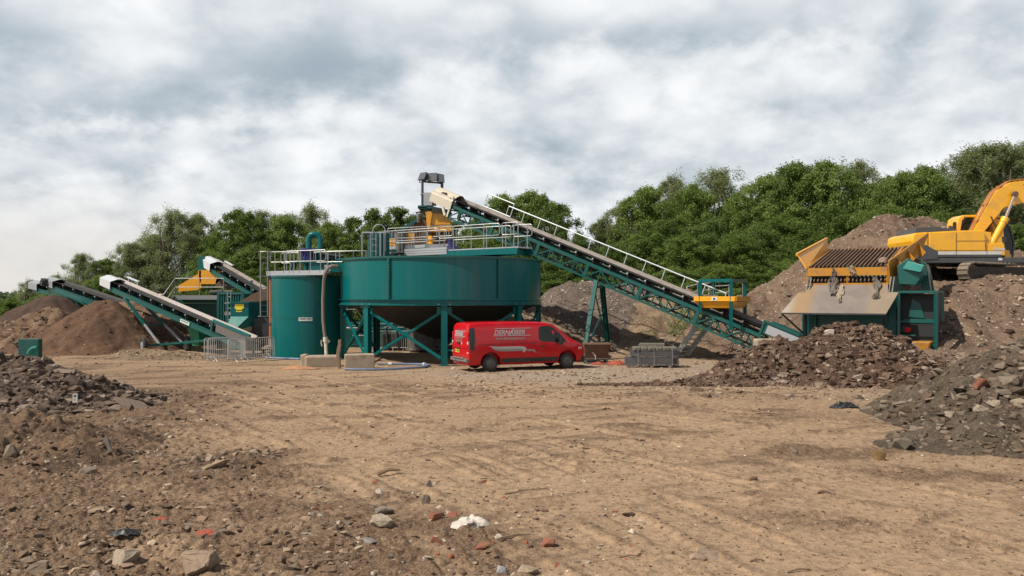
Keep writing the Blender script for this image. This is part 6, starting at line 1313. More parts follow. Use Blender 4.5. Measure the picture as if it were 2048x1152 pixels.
for i in range(13):
    zz = .12+i*.05; mb = MB(); off = (-.12 if i < 7 else .02)+rs_.uniform(-.03, .03); L_ = 1.12-(.08 if i >= 7 else 0)
    if i == 7: continue
    mb.tube([pl(-L_+off, -.55, zz), pl(L_+off-.3, -.6, zz), pl(L_+off, -.45, zz), pl(L_+off, .5, zz), pl(-L_+off, .55, zz), pl(-L_+off, -.55, zz)], .015, 6)
    mb.bar(pl(-L_+off, .0, zz), pl(L_+off, .0, zz), .03, .02); mb.bar(pl(-L_+off, -.3, zz), pl(L_+off-.1, -.3, zz), .02, .012); mb.build('fence_panel', PANELG, PL)
for a in (-.75, -.05, .7):
    mb = MB(); mb.obox(pl(a-.1, -.1, .05), ax_, .06, ay_, .6, (0, 0, 1), .05); mb.build('bearer', WOOD, PL)
for i, a in enumerate((-.72, -.05, .72)):
    mb = MB(); mb.tube([pl(a, -.66, .1), pl(a-.02, -.66, .74), pl(a+.06, -.45, .95), pl(a+.06, .5, .95)], .007, 5); mb.build('strap', GALVL, PL)
for i in range(6):
    a = -.78+i*.31; mb = MB(); c_ = pl(a, -.28+.03*(i % 2), .82); mb.obox(c_, ax_, .14, ay_, .33, (0, 0, 1), .075)
    o = mb.build('rubber_foot', GREYBLK, None, bevel=.02); tag(o, f"grey fence foot, number {['one','two','three','four','five','six'][i]} from the left in the lower layer on the panel stack", 'fence foot', 'fence feet on the panel stack')
    mb = MB(); mb.box((c_.x-.07, c_.y-.338, c_.z-.05), (c_.x-.02, c_.y-.325, c_.z+.01)); mb.box((c_.x+.03, c_.y-.338, c_.z-.05), (c_.x+.08, c_.y-.325, c_.z+.01)); mb.build('socket', DARK, o)
for i in range(2):
    mb = MB(); mb.obox(pl(-.35+i*.52, .05, .96), ax_, .27, ay_, .16, (0, 0, 1), .07); o = mb.build('rubber_foot', GREYBLK, None, bevel=.02); tag(o, ['left', 'right'][i]+' grey fence foot lying across the top of the panel stack', 'fence foot', 'fence feet on the panel stack')
# ---------------------------------------------------------------- van
th = R(24.5); VR = Vector((-2.10, 33.58, .02))
V = thing('delivery_van', 'red panel van with white lettering parked on gravel before the raised tank', 'van', VR, th, local=True)
SX = [0.0, .03, .12, .35, 1.2, 2.2, 3.0, 3.5, 3.75, 4.0, 4.3, 4.6, 4.8, 5.05, 5.25, 5.36, 5.41]
ZT = [1.72, 1.86, 1.94, 1.965, 1.985, 1.98, 1.965, 1.94, 1.90, 1.76, 1.54, 1.32, 1.19, 1.10, .99, .84, .62]
WD = [.90, .93, .945, .95, .95, .95, .95, .95, .95, .945, .94, .93, .92, .89, .82, .72, .60]
def vsec(i_or_x):
    x = i_or_x; zt = float(np.interp(x, SX, ZT)); w_ = float(np.interp(x, SX, WD)); bz = min(1.08, zt-.10)
    pts = [(w_*.90, .27), (w_*.965, .34), (w_*.99, .55), (w_, .80), (w_*.995, bz)]
    for t_, k in ((.30, .972), (.62, .935), (.84, .90), (.94, .86), (.985, .78), (1.0, .62)): pts.append((w_*k, bz+(zt-bz)*t_))
    pts.append((0, zt+.015*(1 if zt > 1.8 else .6))); return pts
def side_y(x, z):
    s = vsec(x); ys = [p_[0] for p_ in s[:-1]]; zs = [p_[1] for p_ in s[:-1]]; return float(np.interp(z, zs, ys))
xs_ = sorted(set(SX+[.6, .9, 1.5, 1.8, 2.5, 3.3, 4.15, 4.45, 5.15])); mb = MB(); prev = None
for x in xs_:
    s = vsec(x); ring_ = [(x, -a, b) for a, b in s]+[(x, a, b) for a, b in s[:-1][::-1]]; n0 = len(mb.v); mb.v += ring_; k = len(ring_)
    if prev is not None:
        for j in range(k): j2 = (j+1) % k; mb.f.append((prev+j, prev+j2, n0+j2, n0+j))
    else: mb.f.append(tuple(range(n0, n0+k)))
    prev = n0
mb.f.append(tuple(range(prev, prev+k)))
body = mb.build('body', REDP, V, smooth=True)
cut = MB()
for wx in (.95, 4.45):
    for s in (-1, 1): cut.tube([(wx, s*1.2, .36), (wx, s*.62, .36)], .44, 28)
co = cut.build('cutter', DARK, V); md = body.modifiers.new('arch', 'BOOLEAN'); md.object = co; md.operation = 'DIFFERENCE'; md.solver = 'EXACT'
dg = bpy.context.evaluated_depsgraph_get(); me = bpy.data.meshes.new_from_object(body.evaluated_get(dg)); body.modifiers.clear(); body.data = me; bpy.data.objects.remove(co)
me.materials.clear(); me.materials.append(REDP); me.shade_smooth(); me.set_sharp_from_angle(angle=R(30))
def side_patch(name, poly, off, m, side=-1, parent=None, nx=1):
    """flat-ish panel following the body side, poly in (x,z)"""
    mb = MB(); n = len(poly); cx = sum(p_[0] for p_ in poly)/n; cz = sum(p_[1] for p_ in poly)/n
    vs = [(x, side*(side_y(x, z)+off), z) for x, z in poly]; c_ = (cx, side*(side_y(cx, cz)+off), cz); mb.v = vs+[c_]
    for i in range(n): mb.f.append((i, (i+1) % n, n))
    vs2 = [(x, side*(side_y(x, z)-.004), z) for x, z in poly]; b_ = len(mb.v); mb.v += vs2
    for i in range(n): mb.f.append((i, (i+1) % n, b_+(i+1) % n, b_+i))
    return mb.build(name, m, parent or V)
for s in (-1, 1):
    side_patch('side_window', [(3.10, 1.30), (3.10, 1.60), (3.13, 1.74), (3.25, 1.80), (3.62, 1.80), (3.78, 1.74), (4.12, 1.46), (4.36, 1.20), (4.33, 1.12), (4.2, 1.09), (3.3, 1.17), (3.16, 1.2)], .006, GLASS, s)
    side_patch('lower_trim', [(1.42, .34), (1.42, .52), (3.98, .52), (3.98, .34)], .014, BLACKP, s)
    for (a, b) in (((1.42, .5), (3.98, .5)),): pass
    for xx, zz0, zz1 in ((3.02, .36, 1.86), (2.98, .36, 1.86), (4.2, .84, 1.08)):
        side_patch('door_seam', [(xx, zz0), (xx, zz1*.5+zz0*.5), (xx, zz1), (xx+.012, zz1), (xx+.012, zz1*.5+zz0*.5), (xx+.012, zz0)], .003, DARK, s)
    side_patch('rail_groove', [(.4, 1.09), (1.5, 1.09), (2.96, 1.09), (2.96, 1.105), (1.5, 1.105), (.4, 1.105)], .003, DARK, s)
    mb = MB(); yy = s*(side_y(3.25, .98)+.02); mb.box((3.14, min(yy, yy-.02*s), .95), (3.40, max(yy, yy-.02*s)+.0, .995)); mb.build('door_handle', BLACKP, V, bevel=.008)
    mb = MB(); yy = s*(side_y(4.05, 1.15)); mb.hexa([(3.98, yy, 1.02), (4.14, yy, 1.05), (4.10, yy+s*.24, 1.04), (3.98, yy+s*.24, 1.02), (3.99, yy, 1.10), (4.13, yy, 1.12), (4.10, yy+s*.24, 1.36), (3.98, yy+s*.24, 1.36)]); mb.build('mirror', BLACKP, V, bevel=.03)
    side_patch('tail_light', [(.03, .92), (.03, 1.25), (.03, 1.55), (.03, 1.72), (.17, 1.80), (.26, 1.74), (.26, 1.3), (.23, .86), (.12, .84)], .014, BLACKP, s)
    mb = MB(); y0_, y1_ = s*.80, s*.90; mb.box((-.02, min(y0_, y1_), .86), (.02, max(y0_, y1_), 1.10)); mb.box((-.02, min(y0_, y1_), 1.24), (.02, max(y0_, y1_), 1.58)); tl = mb.build('tail_lamp', REDL, V, bevel=.01)
    mb = MB(); mb.box((-.026, min(y0_, y1_), 1.11), (.02, max(y0_, y1_), 1.22)); mb.box((-.026, min(y0_, y1_), .74), (.02, max(y0_, y1_), .80)); mb.build('reverse_lens', CLEARL, tl)
    side_patch('headlamp', [(4.98, .80), (4.98, .90), (5.12, .99), (5.30, .86), (5.28, .76)], .008, CLEARL, s)
# windscreen follows the body
mb = MB(); rows_ = []
for x in np.linspace(3.84, 4.66, 6):
    zt = float(np.interp(x, SX, ZT)); w_ = float(np.interp(x, SX, WD)); rows_.append([(x+.004, w_*a, zt+.02-abs(a)*.03) for a in (-.74, -.5, -.2, 0, .2, .5, .74)])
for r0_, r1_ in zip(rows_[:-1], rows_[1:]):
    for i in range(6): mb.quad([r0_[i], r0_[i+1], r1_[i+1], r1_[i]])
mb.build('windscreen', GLASS, V)
mb = MB(); mb.box((5.30, -.66, .30), (5.44, .66, .52)); mb.box((5.02, -.84, .28), (5.34, .84, .50)); mb.build('front_bumper', BLACKP, V, bevel=.05)
mb = MB(); mb.box((-.10, -.90, .40), (.10, .90, .53)); mb.box((-.14, -.62, .52), (.0, .62, .555)); mb.build('rear_bumper', mat('grey_bumper', (.16, .15, .145), .5, dirt=.3), V, bevel=.03)
# rear doors
rx = lambda z: float(np.interp(z, [.3, 1.7, 1.75, 1.86, 1.94], [0, 0, .01, .03, .12]))
mb = MB(); mb.box((-.006, -.007, .58), (.002, .007, 1.70)); mb.box((-.006, -.76, .575), (.002, .76, .59)); mb.box((-.006, -.78, .58), (.002, -.768, 1.66)); mb.box((-.006, .768, .58), (.002, .78, 1.66)); mb.box((-.006, -.77, 1.66), (.002, .77, 1.672)); mb.build('rear_door_seams', DARK, V)
mb = MB(); mb.box((-.035, -.74, .98), (.0, .74, 1.0)); mb.box((-.022, -.74, .93), (.0, .74, .985)); mb.build('rear_ridge', REDP, V, bevel=.012)
for yh in (.10,):
    mb = MB(); mb.box((-.03, .05, 1.08), (0, .30, 1.17)); mb.build('rear_handle', BLACKP, V, bevel=.01)
mb = MB(); mb.tube([(-.012, -.16, 1.12), (0, -.16, 1.12)], .05, 10); mb.build('rear_lock', SILVER, V)
mb = MB(); mb.box((-.03, .08, .89), (0, .62, .935)); mb.build('plate_light_bar', BLACKP, V)
mb = MB(); mb.box((-.012, .10, .74), (.0, .60, .865)); npl = mb.build('number_plate', PLATE, V)
mb = MB()
for i in range(7):
    if i != 4: mb.box((-.015, .135+i*.062, .765), (-.011, .175+i*.062, .845))
mb.build('plate_characters', INK, npl)
mb = MB(); mb.tube([(-.06, 0, .36), (-.2, 0, .36), (-.24, 0, .44)], .025, 8); mb.tube([(-.24, 0, .43), (-.24, 0, .50)], .03, 8); mb.build('tow_bar', GALV, V)
for wx in (.95, 4.45):
    for s in (-1, 1):
        yo, yi = s*.905, s*.68; mb = MB(); c_ = Vector((wx, 0, .335)); prof = [(.21, s*.90), (.25, s*.905), (.31, s*.90), (.335, s*.86), (.335, s*.73), (.30, s*.69), (.2, s*.69)]; mb.lathe(c_, prof, 32, axis='Y'); wh = mb.build('wheel', RUBBER, V, smooth=True)
        mb = MB(); mb.lathe(c_, [(.215, s*.885), (.20, s*.87), (.165, s*.845), (.12, s*.865), (.06, s*.88), (.055, s*.895), (.001, s*.90)], 28, axis='Y'); rm_ = mb.build('rim', RIMM, wh, smooth=True)
        mb = MB()
        mb.tube([c_+Vector((0, s*.90, 0)), c_+Vector((0, s*.888, 0))], .03, 10); mb.build('hub', DARK, rm_)
mb = MB(); mb.box((.3, -.7, .24), (5.1, .7, .40)); mb.build('underbody', DARK, V)
mb = MB()
for wx in (.95, 4.45):
    for s in (-1, 1):
        y0_, y1_ = sorted((s*.60, s*.615)); mb.box((wx-.46, y0_, .28), (wx+.46, y1_, .84))
mb.build('wheel_well', BLACKP, V)
def text(s, size, loc, rot, m, parent, name='lettering', shear=0.0, bold=0.0, sx=1.0, align='LEFT', ext=.0015):
    cu = bpy.data.curves.new(name, 'FONT'); cu.body = s; cu.size = size; cu.shear = shear; cu.offset = bold; cu.extrude = ext; cu.align_x = align
    o = bpy.data.objects.new(name, cu); COL.objects.link(o); me = bpy.data.meshes.new_from_object(o.evaluated_get(bpy.context.evaluated_depsgraph_get())); bpy.data.objects.remove(o); me.materials.clear(); me.materials.append(m); o = bpy.data.objects.new(name, me); COL.objects.link(o); o.parent = parent; o.location = loc; o.rotation_euler = rot; o.scale = (sx, 1, 1); ORG[o.name] = Vector((0, 0, 0)); return o
y1m = -(side_y(1.8, 1.5)+.010); tl_ = R(90-5.5)
text('DERNASEER', .275, (1.10, -(side_y(1.8, 1.47)+.010), 1.475), (tl_, 0, 0), SILVER, V, shear=.25, bold=.005, sx=.93)
text('www.dernaseer.com', .175, (1.15, -(side_y(1.8, 1.27)+.010), 1.275), (tl_, 0, 0), SILVERD, V, bold=.003, sx=.90)
mb = MB()
for zz, a, b in ((1.715, 1.16, 1.98), (1.715, 2.02, 2.78), (1.425, 1.08, 1.60), (1.425, 1.66, 2.72)):
    yy = side_y(1.8, zz); mb.hexa([(a, -yy-.008, zz), (b, -yy-.008, zz), (b, -yy+.01, zz), (a, -yy+.01, zz), (a+.01, -yy-.006, zz+.02), (b+.01, -yy-.006, zz+.02), (b+.01, -yy+.01, zz+.02), (a+.01, -yy+.01, zz+.02)])
mb.hexa([(1.83-.06, -side_y(1.8, 1.44)-.011, 1.44), (1.86-.06, -side_y(1.8, 1.44)-.011, 1.44), (1.86-.06, -.90, 1.44), (1.83-.06, -.90, 1.44), (1.97, -side_y(1.8, 1.73)-.010, 1.73), (2.0, -side_y(1.8, 1.73)-.010, 1.73), (2.0, -.88, 1.73), (1.97, -.88, 1.73)])
mb.build('lettering_bars', SILVER, V)
side_patch('swoosh_shadow', [(.98, .96), (1.10, .86), (1.35, .81), (1.8, .80), (2.5, .80), (2.52, .90), (2.3, .95), (1.5, .94)], .004, SILVERD)
side_patch('swoosh', [(.86, 1.03), (1.08, .94), (1.4, .90), (2.2, .90), (2.3, .945), (2.2, .995), (1.4, .995), (1.1, 1.0)], .007, SILVER)
side_patch('swoosh_hook', [(2.2, .905), (2.34, .89), (2.40, .83), (2.37, .73), (2.47, .78), (2.53, .86), (2.50, .93), (2.40, .98), (2.2, .99)], .0085, SILVER)
side_patch('swoosh_tip', [(2.55, .86), (2.56, .79), (2.85, .78), (3.0, .70), (2.88, .85)], .006, SILVERD)
rr_ = (R(90), 0, R(-90))
text('DERNASEER', .215, (-.012, .60, 1.44), rr_, SILVER, V, shear=.28, bold=.006, sx=.80)
text('www.dernaseer.com', .13, (-.012, .62, 1.31), rr_, SILVERD, V, bold=.001, sx=.88); text('T: 028 8776 7646', .14, (-.012, .62, 1.17), rr_, SILVERD, V, bold=.001, sx=.85)
mb = MB(); mb.box((-.012, -.58, 1.61), (-.004, .56, 1.632)); mb.box((-.012, -.52, 1.40), (-.004, .62, 1.42)); mb.build('lettering_bars', SILVER, V)

# ---------------------------------------------------------------- feed hopper
FL = Vector((12.92, 36.0, 0)); hw = Vector((.84, -.545, 0)).normalized(); he = Vector((.545, .84, 0)).normalized()
def hl(a, b, z): return FL+hw*a+he*b+Vector((0, 0, z))
FH = thing('feed_hopper', 'large feed hopper with yellow tipping grid, side wings and dusty steel apron', 'hopper', hl(1.6, 1.5, 0))
mb = MB()
for a in (0, 3.2): mb.bar(hl(a, -.03, 4.27), hl(a, 4.3, 5.25), .10, .16)
mb.bar(hl(-.02, 4.3, 5.23), hl(3.22, 4.2, 5.23), .12, .12); mb.bar(hl(0, -.02, 4.10), hl(3.2, -.02, 4.10), .10, .34); gf = mb.build('grid_frame', YELD, FH)
for i in range(19):
    a = .12+2.98*i/18; mb = MB(); mb.bar(hl(a, -.05, 4.30), hl(a, 4.25, 5.28), .055, .12, up=(0, 0, 1)); mb.build('grid_bar', RUST, FH)
mb = MB()
for i in range(20): a = .1+3.0*i/19; mb.bar(hl(a, -.03, 3.62), hl(a, .35, 3.9), .05, .22)
mb.bar(hl(0, .5, 3.75), hl(3.2, .5, 3.75), .05, .3); mb.build('lower_grid', RUST, FH)
mb = MB(); mb.bar(hl(-.03, -.06, 3.58), hl(3.25, -.06, 3.58), .10, .07); mb.bar(hl(0.0, 0.0, 3.55), hl(0.0, 0.0, 4.1), .1, .12); mb.bar(hl(3.2, 0.0, 3.55), hl(3.2, 0.0, 4.1), .1, .12); mb.bar(hl(1.62, 0.02, 3.6), hl(1.62, 0.02, 3.95), .1, .08); mb.build('front_lip', YELD, FH)
mb = MB(); t_ = .04
mb.hexa([hl(-.03, -.1, 4.27), hl(-.03, 4.2, 5.22), hl(-.03-t_, 4.2, 5.20), hl(-.03-t_, -.1, 4.25), hl(-.42, -.05, 4.86), hl(-.12, 4.35, 5.82), hl(-.12-t_, 4.35, 5.82), hl(-.42-t_, -.05, 4.86)])
mb.bar(hl(-.46, -.08, 4.87), hl(-.16, 4.4, 5.83), .1, .12); mb.build('side_wing', YEL, FH)
mb = MB(); mb.hexa([hl(3.25, -.05, 3.7), hl(4.0, 3.4, 4.95), hl(4.0+t_, 3.4, 4.93), hl(3.25+t_, -.05, 3.68), hl(3.22, -.15, 4.50), hl(4.3, 3.6, 5.85), hl(4.3+t_, 3.6, 5.85), hl(3.22+t_, -.15, 4.5)])
mb.bar(hl(3.26, -.16, 4.47), hl(4.3, 3.6, 5.82), .08, .1)
for b_, zt1, zb1, aa in ((.6, 4.70, 4.0, 3.42), (1.6, 5.05, 4.35, 3.7), (2.6, 5.4, 4.65, 4.0)): mb.prism([hl(aa, b_, zt1), hl(aa+.35, b_-.1, zb1+.3), hl(aa+.05, b_, zb1)], he*.03)
mb.build('side_wing', YELD, FH)
# apron of steel plate
APR = bpy.data.materials.new('dusty_apron_plate'); APR.use_nodes = True; t = NT(APR.node_tree); b = t.n['Principled BSDF']; v = t.N('ShaderNodeTexCoord').outputs['Object']
n1 = t.noise(v, 1.3, 6, .65, .6); n2 = t.noise(v, 14, 5, .6); sp_ = t.N('ShaderNodeSeparateXYZ'); mp = t.N('ShaderNodeMapping', vector_type='POINT'); t.l.new(v, mp.inputs[0]); mp.inputs['Rotation'].default_value = (0, 0, R(33)); t.l.new(mp.outputs[0], sp_.inputs[0])
c1 = t.mix(t.sramp(n1, .35, .7), (.190, .158, .134), (.14, .118, .102)); ed = t.math('MULTIPLY', t.sramp(sp_.outputs[0], -.95, -1.55), 1.0); ed2 = t.sramp(sp_.outputs[0], -1.75, -2.25); ed3 = t.sramp(sp_.outputs[0], .75, 1.25)
c2 = t.mix(t.math('MULTIPLY', ed, .8), c1, (.27, .165, .07)); c2 = t.mix(t.math('MULTIPLY', ed2, .8), c2, (.30, .28, .25)); c2 = t.mix(t.math('MULTIPLY', ed3, .45), c2, (.27, .19, .10)); c3 = t.mix(t.math('MULTIPLY', t.sramp(n2, .5, .75), .3), c2, (.15, .11, .08))
t.l.new(c3, b.inputs['Base Color']); b.inputs['Roughness'].default_value = .7
mb = MB(); dn = Vector((0, 0, -.03))
mb.prism([hl(.05, -.10, 3.55), hl(3.22, -.10, 3.55), hl(3.28, -.50, 3.22), hl(-.02, -.50, 3.22)], dn); mb.prism([hl(-.28, -.505, 3.215), hl(3.68, -.505, 3.215), hl(3.35, -1.42, 2.36), hl(-.78, -1.42, 2.36)], dn); mb.build('apron_plate', APR, FH)
mb = MB(); mb.bar(hl(-.78, -1.42, 2.32), hl(3.35, -1.42, 2.32), .05, .06); mb.bar(hl(-.76, -1.38, 2.3), hl(-.05, -.2, 1.35), .06, .06); mb.bar(hl(3.3, -1.38, 2.3), hl(3.0, -.2, 1.35), .06, .06); mb.bar(hl(-.02, -.55, 3.1), hl(-.02, -.55, 1.2), .07, .07)
for a in (0, 3.3):
    for da in (0, .12): mb.bar(hl(a+da, -.45, 3.1), hl(a+da+.05, -.12, 3.85), .05, .05)
mb.build('apron_strut', DARK, FH)
mb = MB(); mb.hexa([hl(.05, .08, .6), hl(3.2, .08, .6), hl(3.2, 3.6, .6), hl(.05, 3.6, .6), hl(0, 0.05, 3.5), hl(3.2, .05, 3.5), hl(3.2, 4.1, 3.5), hl(0, 4.1, 3.5)]); mb.hexa([hl(0, .05, 3.505), hl(3.2, .05, 3.505), hl(3.2, 4.1, 3.505), hl(0, 4.1, 3.505), hl(0.02, .5, 4.15), hl(3.18, .5, 4.15), hl(3.18, 4.2, 5.0), hl(.02, 4.2, 5.0)]); mb.build('hopper_body', TEALD, FH)
mb = MB(); mb.box
for a in (-.15, .28): mb.bar(hl(a, -.12, .3), hl(a, -.12, 2.9), .12, .12)
mb.prism([hl(-.15, -.05, .9), hl(.35, -.05, .9), hl(.35, -.05, 2.75), hl(.15, -.05, 2.75), hl(-.15, -.05, 2.3)], he*.1); mb.bar(hl(-.3, .1, .8), hl(3.3, .1, .8), .2, .5); mb.build('front_frame', TEALD, FH)
# power unit end
mb = MB(); x0, x1 = 3.28, 5.05
mb.prism([hl(x0, -.1, 3.18), hl(x1, -.1, 3.18), hl(x1, 2.4, 3.18), hl(x0, 2.4, 3.18)], (0, 0, .10))
for a in (x0+.32, x1-.06):
    for b_ in (-.05, 2.3): mb.bar(hl(a, b_, .75), hl(a, b_, 3.18), .12, .12)
mb.bar(hl(x0+.3, -.05, 1.05), hl(x1, -.05, 1.05), .1, .14); mb.bar(hl(x0+.35, -.04, 2.02), hl(x1-.4, -.04, 2.02), .05, .06); mb.bar(hl(x0+.35, -.04, 1.45), hl(x1-.8, -.04, 1.45), .05, .05); mb.prism([hl(x0-.1, -.02, .9), hl(x0+.25, -.02, .9), hl(x0+.25, -.02, 3.15), hl(x0, -.02, 3.15)], he*.08); mb.build('power_unit_frame', TEALD, FH)
mb = MB(); mb.prism([hl(x0-.02, .45, .7), hl(x1-.08, .45, .7), hl(x1-.08, .45, 3.15), hl(x0-.02, .45, 3.15)], he*1.8); mb.tube([hl(x0+.55, .0, 1.7), hl(x0+.55, .3, 1.7)], .15, 10); pu = mb.build('power_unit', BLACKS, FH); mb = MB(); mb.prism([hl(x0+.62, .40, 2.2), hl(x0+1.25, .40, 2.15), hl(x0+1.1, .40, 2.75), hl(x0+.8, .40, 2.95)], he*.04); mb.prism([hl(x0+.45, .42, 1.95), hl(x0+1.6, .42, 1.95), hl(x0+1.6, .42, 2.12), hl(x0+.45, .42, 2.12)], he*.02); mb.build('guard_panel', TEALD, pu)
mb = MB(); mb.tube([hl(x0+.68, -.02, 1.68), hl(x0+.68, .2, 1.68)], .11, 12); mb.build('red_cap', REDL, pu, smooth=True)
mb = MB(); c_ = hl(3.98, .35, 4.02)
mb.prism([hl(3.62, .0, 3.55), hl(4.25, .0, 3.5), hl(4.52, .0, 3.92), hl(4.50, .0, 4.2), hl(3.95, .0, 4.62), hl(3.55, .0, 4.3)], he*1.0); mcv = mb.build('motor_cover', TEALD, FH, bevel=.03)
mb = MB(); mb.prism([hl(3.75, -.04, 4.18), hl(4.46, -.30, 4.02), hl(4.58, -.30, 4.30), hl(3.95, -.04, 4.50)], he*.6); mb.build('cover_lid', TEALP, mcv, bevel=.02)
mb = MB(); mb.bar(hl(4.75, .5, 3.2), hl(4.62, .5, 4.35), .07, .07); mb.build('prop_strut', STEEL, FH); mb = MB(); mb.prism([hl(4.3, 1.2, 3.2), hl(4.8, 1.2, 3.2), hl(4.6, 1.2, 4.3), hl(4.3, 1.3, 4.6)], he*.4); mb.build('engine_housing', TEALD, FH)
q = hl(4.1, -.2, 0); mb = MB(); mb.hexa([hl(3.5, -.5, .3), hl(4.6, -.45, .3), hl(4.6, .9, .3), hl(3.5, .9, .3), hl(3.4, -.6, 1.22), hl(4.85, -.55, 1.22), hl(4.85, 1.0, 1.22), hl(3.4, 1.0, 1.22)]); mb.build('yellow_foot', YELD, FH, bevel=.04)
# rags and dirt hanging from the grid
def hang(a, w_, z0_, z1_, m, label, name, seed, b0=-.14):
    rs = np.random.RandomState(seed); n = 34; u, s = np.meshgrid(np.linspace(-1, 1, n), np.linspace(0, 1, n)); wid = w_*(.35+.75*s*(1.3-s))*(1+1.4*fbm(u*0, s, 3, 3, .6, seed)); z = z0_+(z1_-z0_)*s; bb = b0-.02-np.maximum(0, (3.58-z))*.98-.05*np.abs(fbm(u, s, 2.2, 3, .6, seed+1)); aa = a+u*wid/2+.12*fbm(s, s*0, 2.5, 2, .5, seed+4)+ (.12*s)
    X = FL.x+hw.x*aa+he.x*bb; Y = FL.y+hw.y*aa+he.y*bb; zz = z+.22*fbm(u*1.6, s, 3, 3, .6, seed+3)*s+.05; X = X+.10*fbm(u, s, 3, 3, .6, seed+8); Y = Y-.07*np.abs(fbm(u, s, 3.5, 3, .6, seed+11))
    me, _ = grid_mesh(name, X, Y, zz, keep=(np.abs(u)+1.5*fbm(u*1.5, s, 3.2, 3, .65, seed+6)) < .8); o = link_mesh(name, me, None, m); md = o.modifiers.new('thickness', 'SOLIDIFY'); md.thickness = .008; return tag(o, label, 'rag', 'rags and waste caught on the hopper')
hang(1.05, .34, 4.2, 3.05, RAG, 'dark tangled rag hanging left of centre over the apron', 'rag', 1); hang(1.40, .30, 3.5, 2.75, RAGP, 'pale cream rag hanging onto the apron plate', 'rag', 2); hang(2.75, .40, 3.8, 2.9, RAG, 'grey shredded rag hanging at the right of the apron', 'rag', 3); hang(1.75, .18, 4.3, 3.95, RAGP, 'small pinkish scrap on the yellow front beam', 'rag', 4)
rs = np.random.RandomState(17); n = 420; a_ = rs.uniform(.05, 3.1, n); b_ = rs.uniform(.1, 4.1, n); kk = (fbm(a_, b_, 1.0, 3, .6, 4) > .08) | ((a_ < .7)&(b_ > 2.6)); a_, b_ = a_[kk], b_[kk]; zz = 4.36+b_*.228
ps_ = np.stack([FL.x+hw.x*a_+he.x*b_, FL.y+hw.y*a_+he.y*b_, zz+.02], -1); o = stones('soil_clods', ps_, rs.uniform(.03, .13, len(a_)), C_TAN+C_LEFT, FH, seed=3); o['kind'] = 'stuff'
a_, b_ = np.array([.6, .8, 2.2, 2.05, 2.6, 1.9]), np.array([-.7, -.9, -1.3, -1.36, -.8, -.55]); 
ps_ = np.stack([FL.x+hw.x*a_+he.x*b_, FL.y+hw.y*a_+he.y*b_, 3.24+(b_+.5)*.935+.03], -1); o = stones('loose_bits', ps_, np.array([.03, .035, .05, .04, .04, .03]), C_BRN, FH, seed=5); o['kind'] = 'stuff'
bl = hl(3.0, .3, 4.42); mb = MB(); rs_ = np.random.RandomState(2); v_, f_ = chunk(rs_, 2); me = bulk_mesh('rock_lump', v_*np.array([.24, .2, .17]), f_, np.tile(np.array((.24, .17, .13)), (len(v_), 1))); o = link_mesh('rock_lump', me, None, M_STONE); o.location = bl+Vector((0, 0, .12)); tag(o, 'large clod lying at the right front of the tipping grid', 'clod')

# ---------------------------------------------------------------- excavator
EX = Vector(((1925-1024)/F*40.2+.62, 40.2, 3.72))
E = thing('excavator', 'yellow tracked excavator on the mound with its boom raised to the right', 'excavator', EX, R(-2), local=True)
DG = mat('dark_grey_paint', (.06, .062, .066), .45, dirt=.2, dirtcol=(.14, .11, .08)); EWH = mat('pale_stripe_paint', (.60, .58, .55), .4, dirt=.1)
def sidebox(mb, poly, y0, y1): mb.prism([(x, y0, z) for x, z in poly], (0, y1-y0, 0))
mb = MB(); sidebox(mb, [(-3.62, 1.75), (-3.66, 1.95), (-3.6, 2.25), (-3.45, 2.33), (-2.9, 2.37), (-2.9, 1.2), (-3.3, 1.05), (-3.55, 1.2)], -1.42, 1.42); cwt = mb.build('counterweight', EXY, E, bevel=.06)
mb = MB(); sidebox(mb, [(-3.65, 1.22), (-3.66, 1.76), (-3.0, 1.76), (-2.45, 1.45), (-2.45, 1.1), (-3.3, 1.02)], -1.435, 1.435); mb.build('counterweight_band', DG, cwt, bevel=.02)
mb = MB(); sidebox(mb, [(-2.88, 1.46), (-2.88, 2.36), (-1.6, 2.43), (-.35, 2.46), (-.26, 2.35), (-.22, 1.46)], -1.42, .35); mb.build('engine_hood', EXY, E, bevel=.06)
mb = MB(); sidebox(mb, [(-2.88, 1.46), (-2.88, 2.33), (-.7, 2.36), (-.7, 1.46)], .36, 1.42); mb.build('far_hood', EXY, E, bevel=.06)
mb = MB(); sidebox(mb, [(-.20, 1.46), (-.20, 1.80), (.55, 1.86), (.62, 1.75), (.66, 1.25), (.5, 1.25), (.48, 1.46)], -1.42, -.45); sidebox(mb, [(-.33, 1.5), (-.33, 2.42), (.1, 2.36), (.14, 1.5)], -1.25, -.45); tb = mb.build('tool_box', EXY, E, bevel=.03)
mb = MB(); mb.box((-2.9, -1.428, 1.30), (.50, 1.43, 1.455)); mb.build('pale_stripe', EWH, E)
mb = MB(); mb.box((-2.9, -1.424, 1.17), (.50, 1.424, 1.298)); mb.box((-3.3, -1.40, .90), (2.05, 1.40, 1.168)); mb.build('revolving_frame', DG, E, bevel=.03)
mb = MB(); mb.box((-1.6, -1.429, 1.93), (.0, -1.421, 1.95)); 
for xx in (-1.62, -.21): mb.box((xx, -1.432, 1.2), (xx+.02, -1.42, 2.3 if xx < -1 else 1.8))
mb.build('panel_seams', DARK, E)
mb = MB(); sidebox(mb, [(-3.35, 2.33), (-3.28, 2.60), (-2.25, 2.66), (-2.1, 2.62), (-2.1, 2.38)], -1.0, 1.1); sidebox(mb, [(-2.1, 2.38), (-2.05, 2.62), (-1.3, 2.6), (-1.0, 2.44)], -.6, .9); mb.tube([(-1.3, -.3, 2.6), (-1.3, -.3, 2.66), (-1.4, -.3, 2.68)], .09, 8); mb.build('engine_cover', DG, E, bevel=.05)
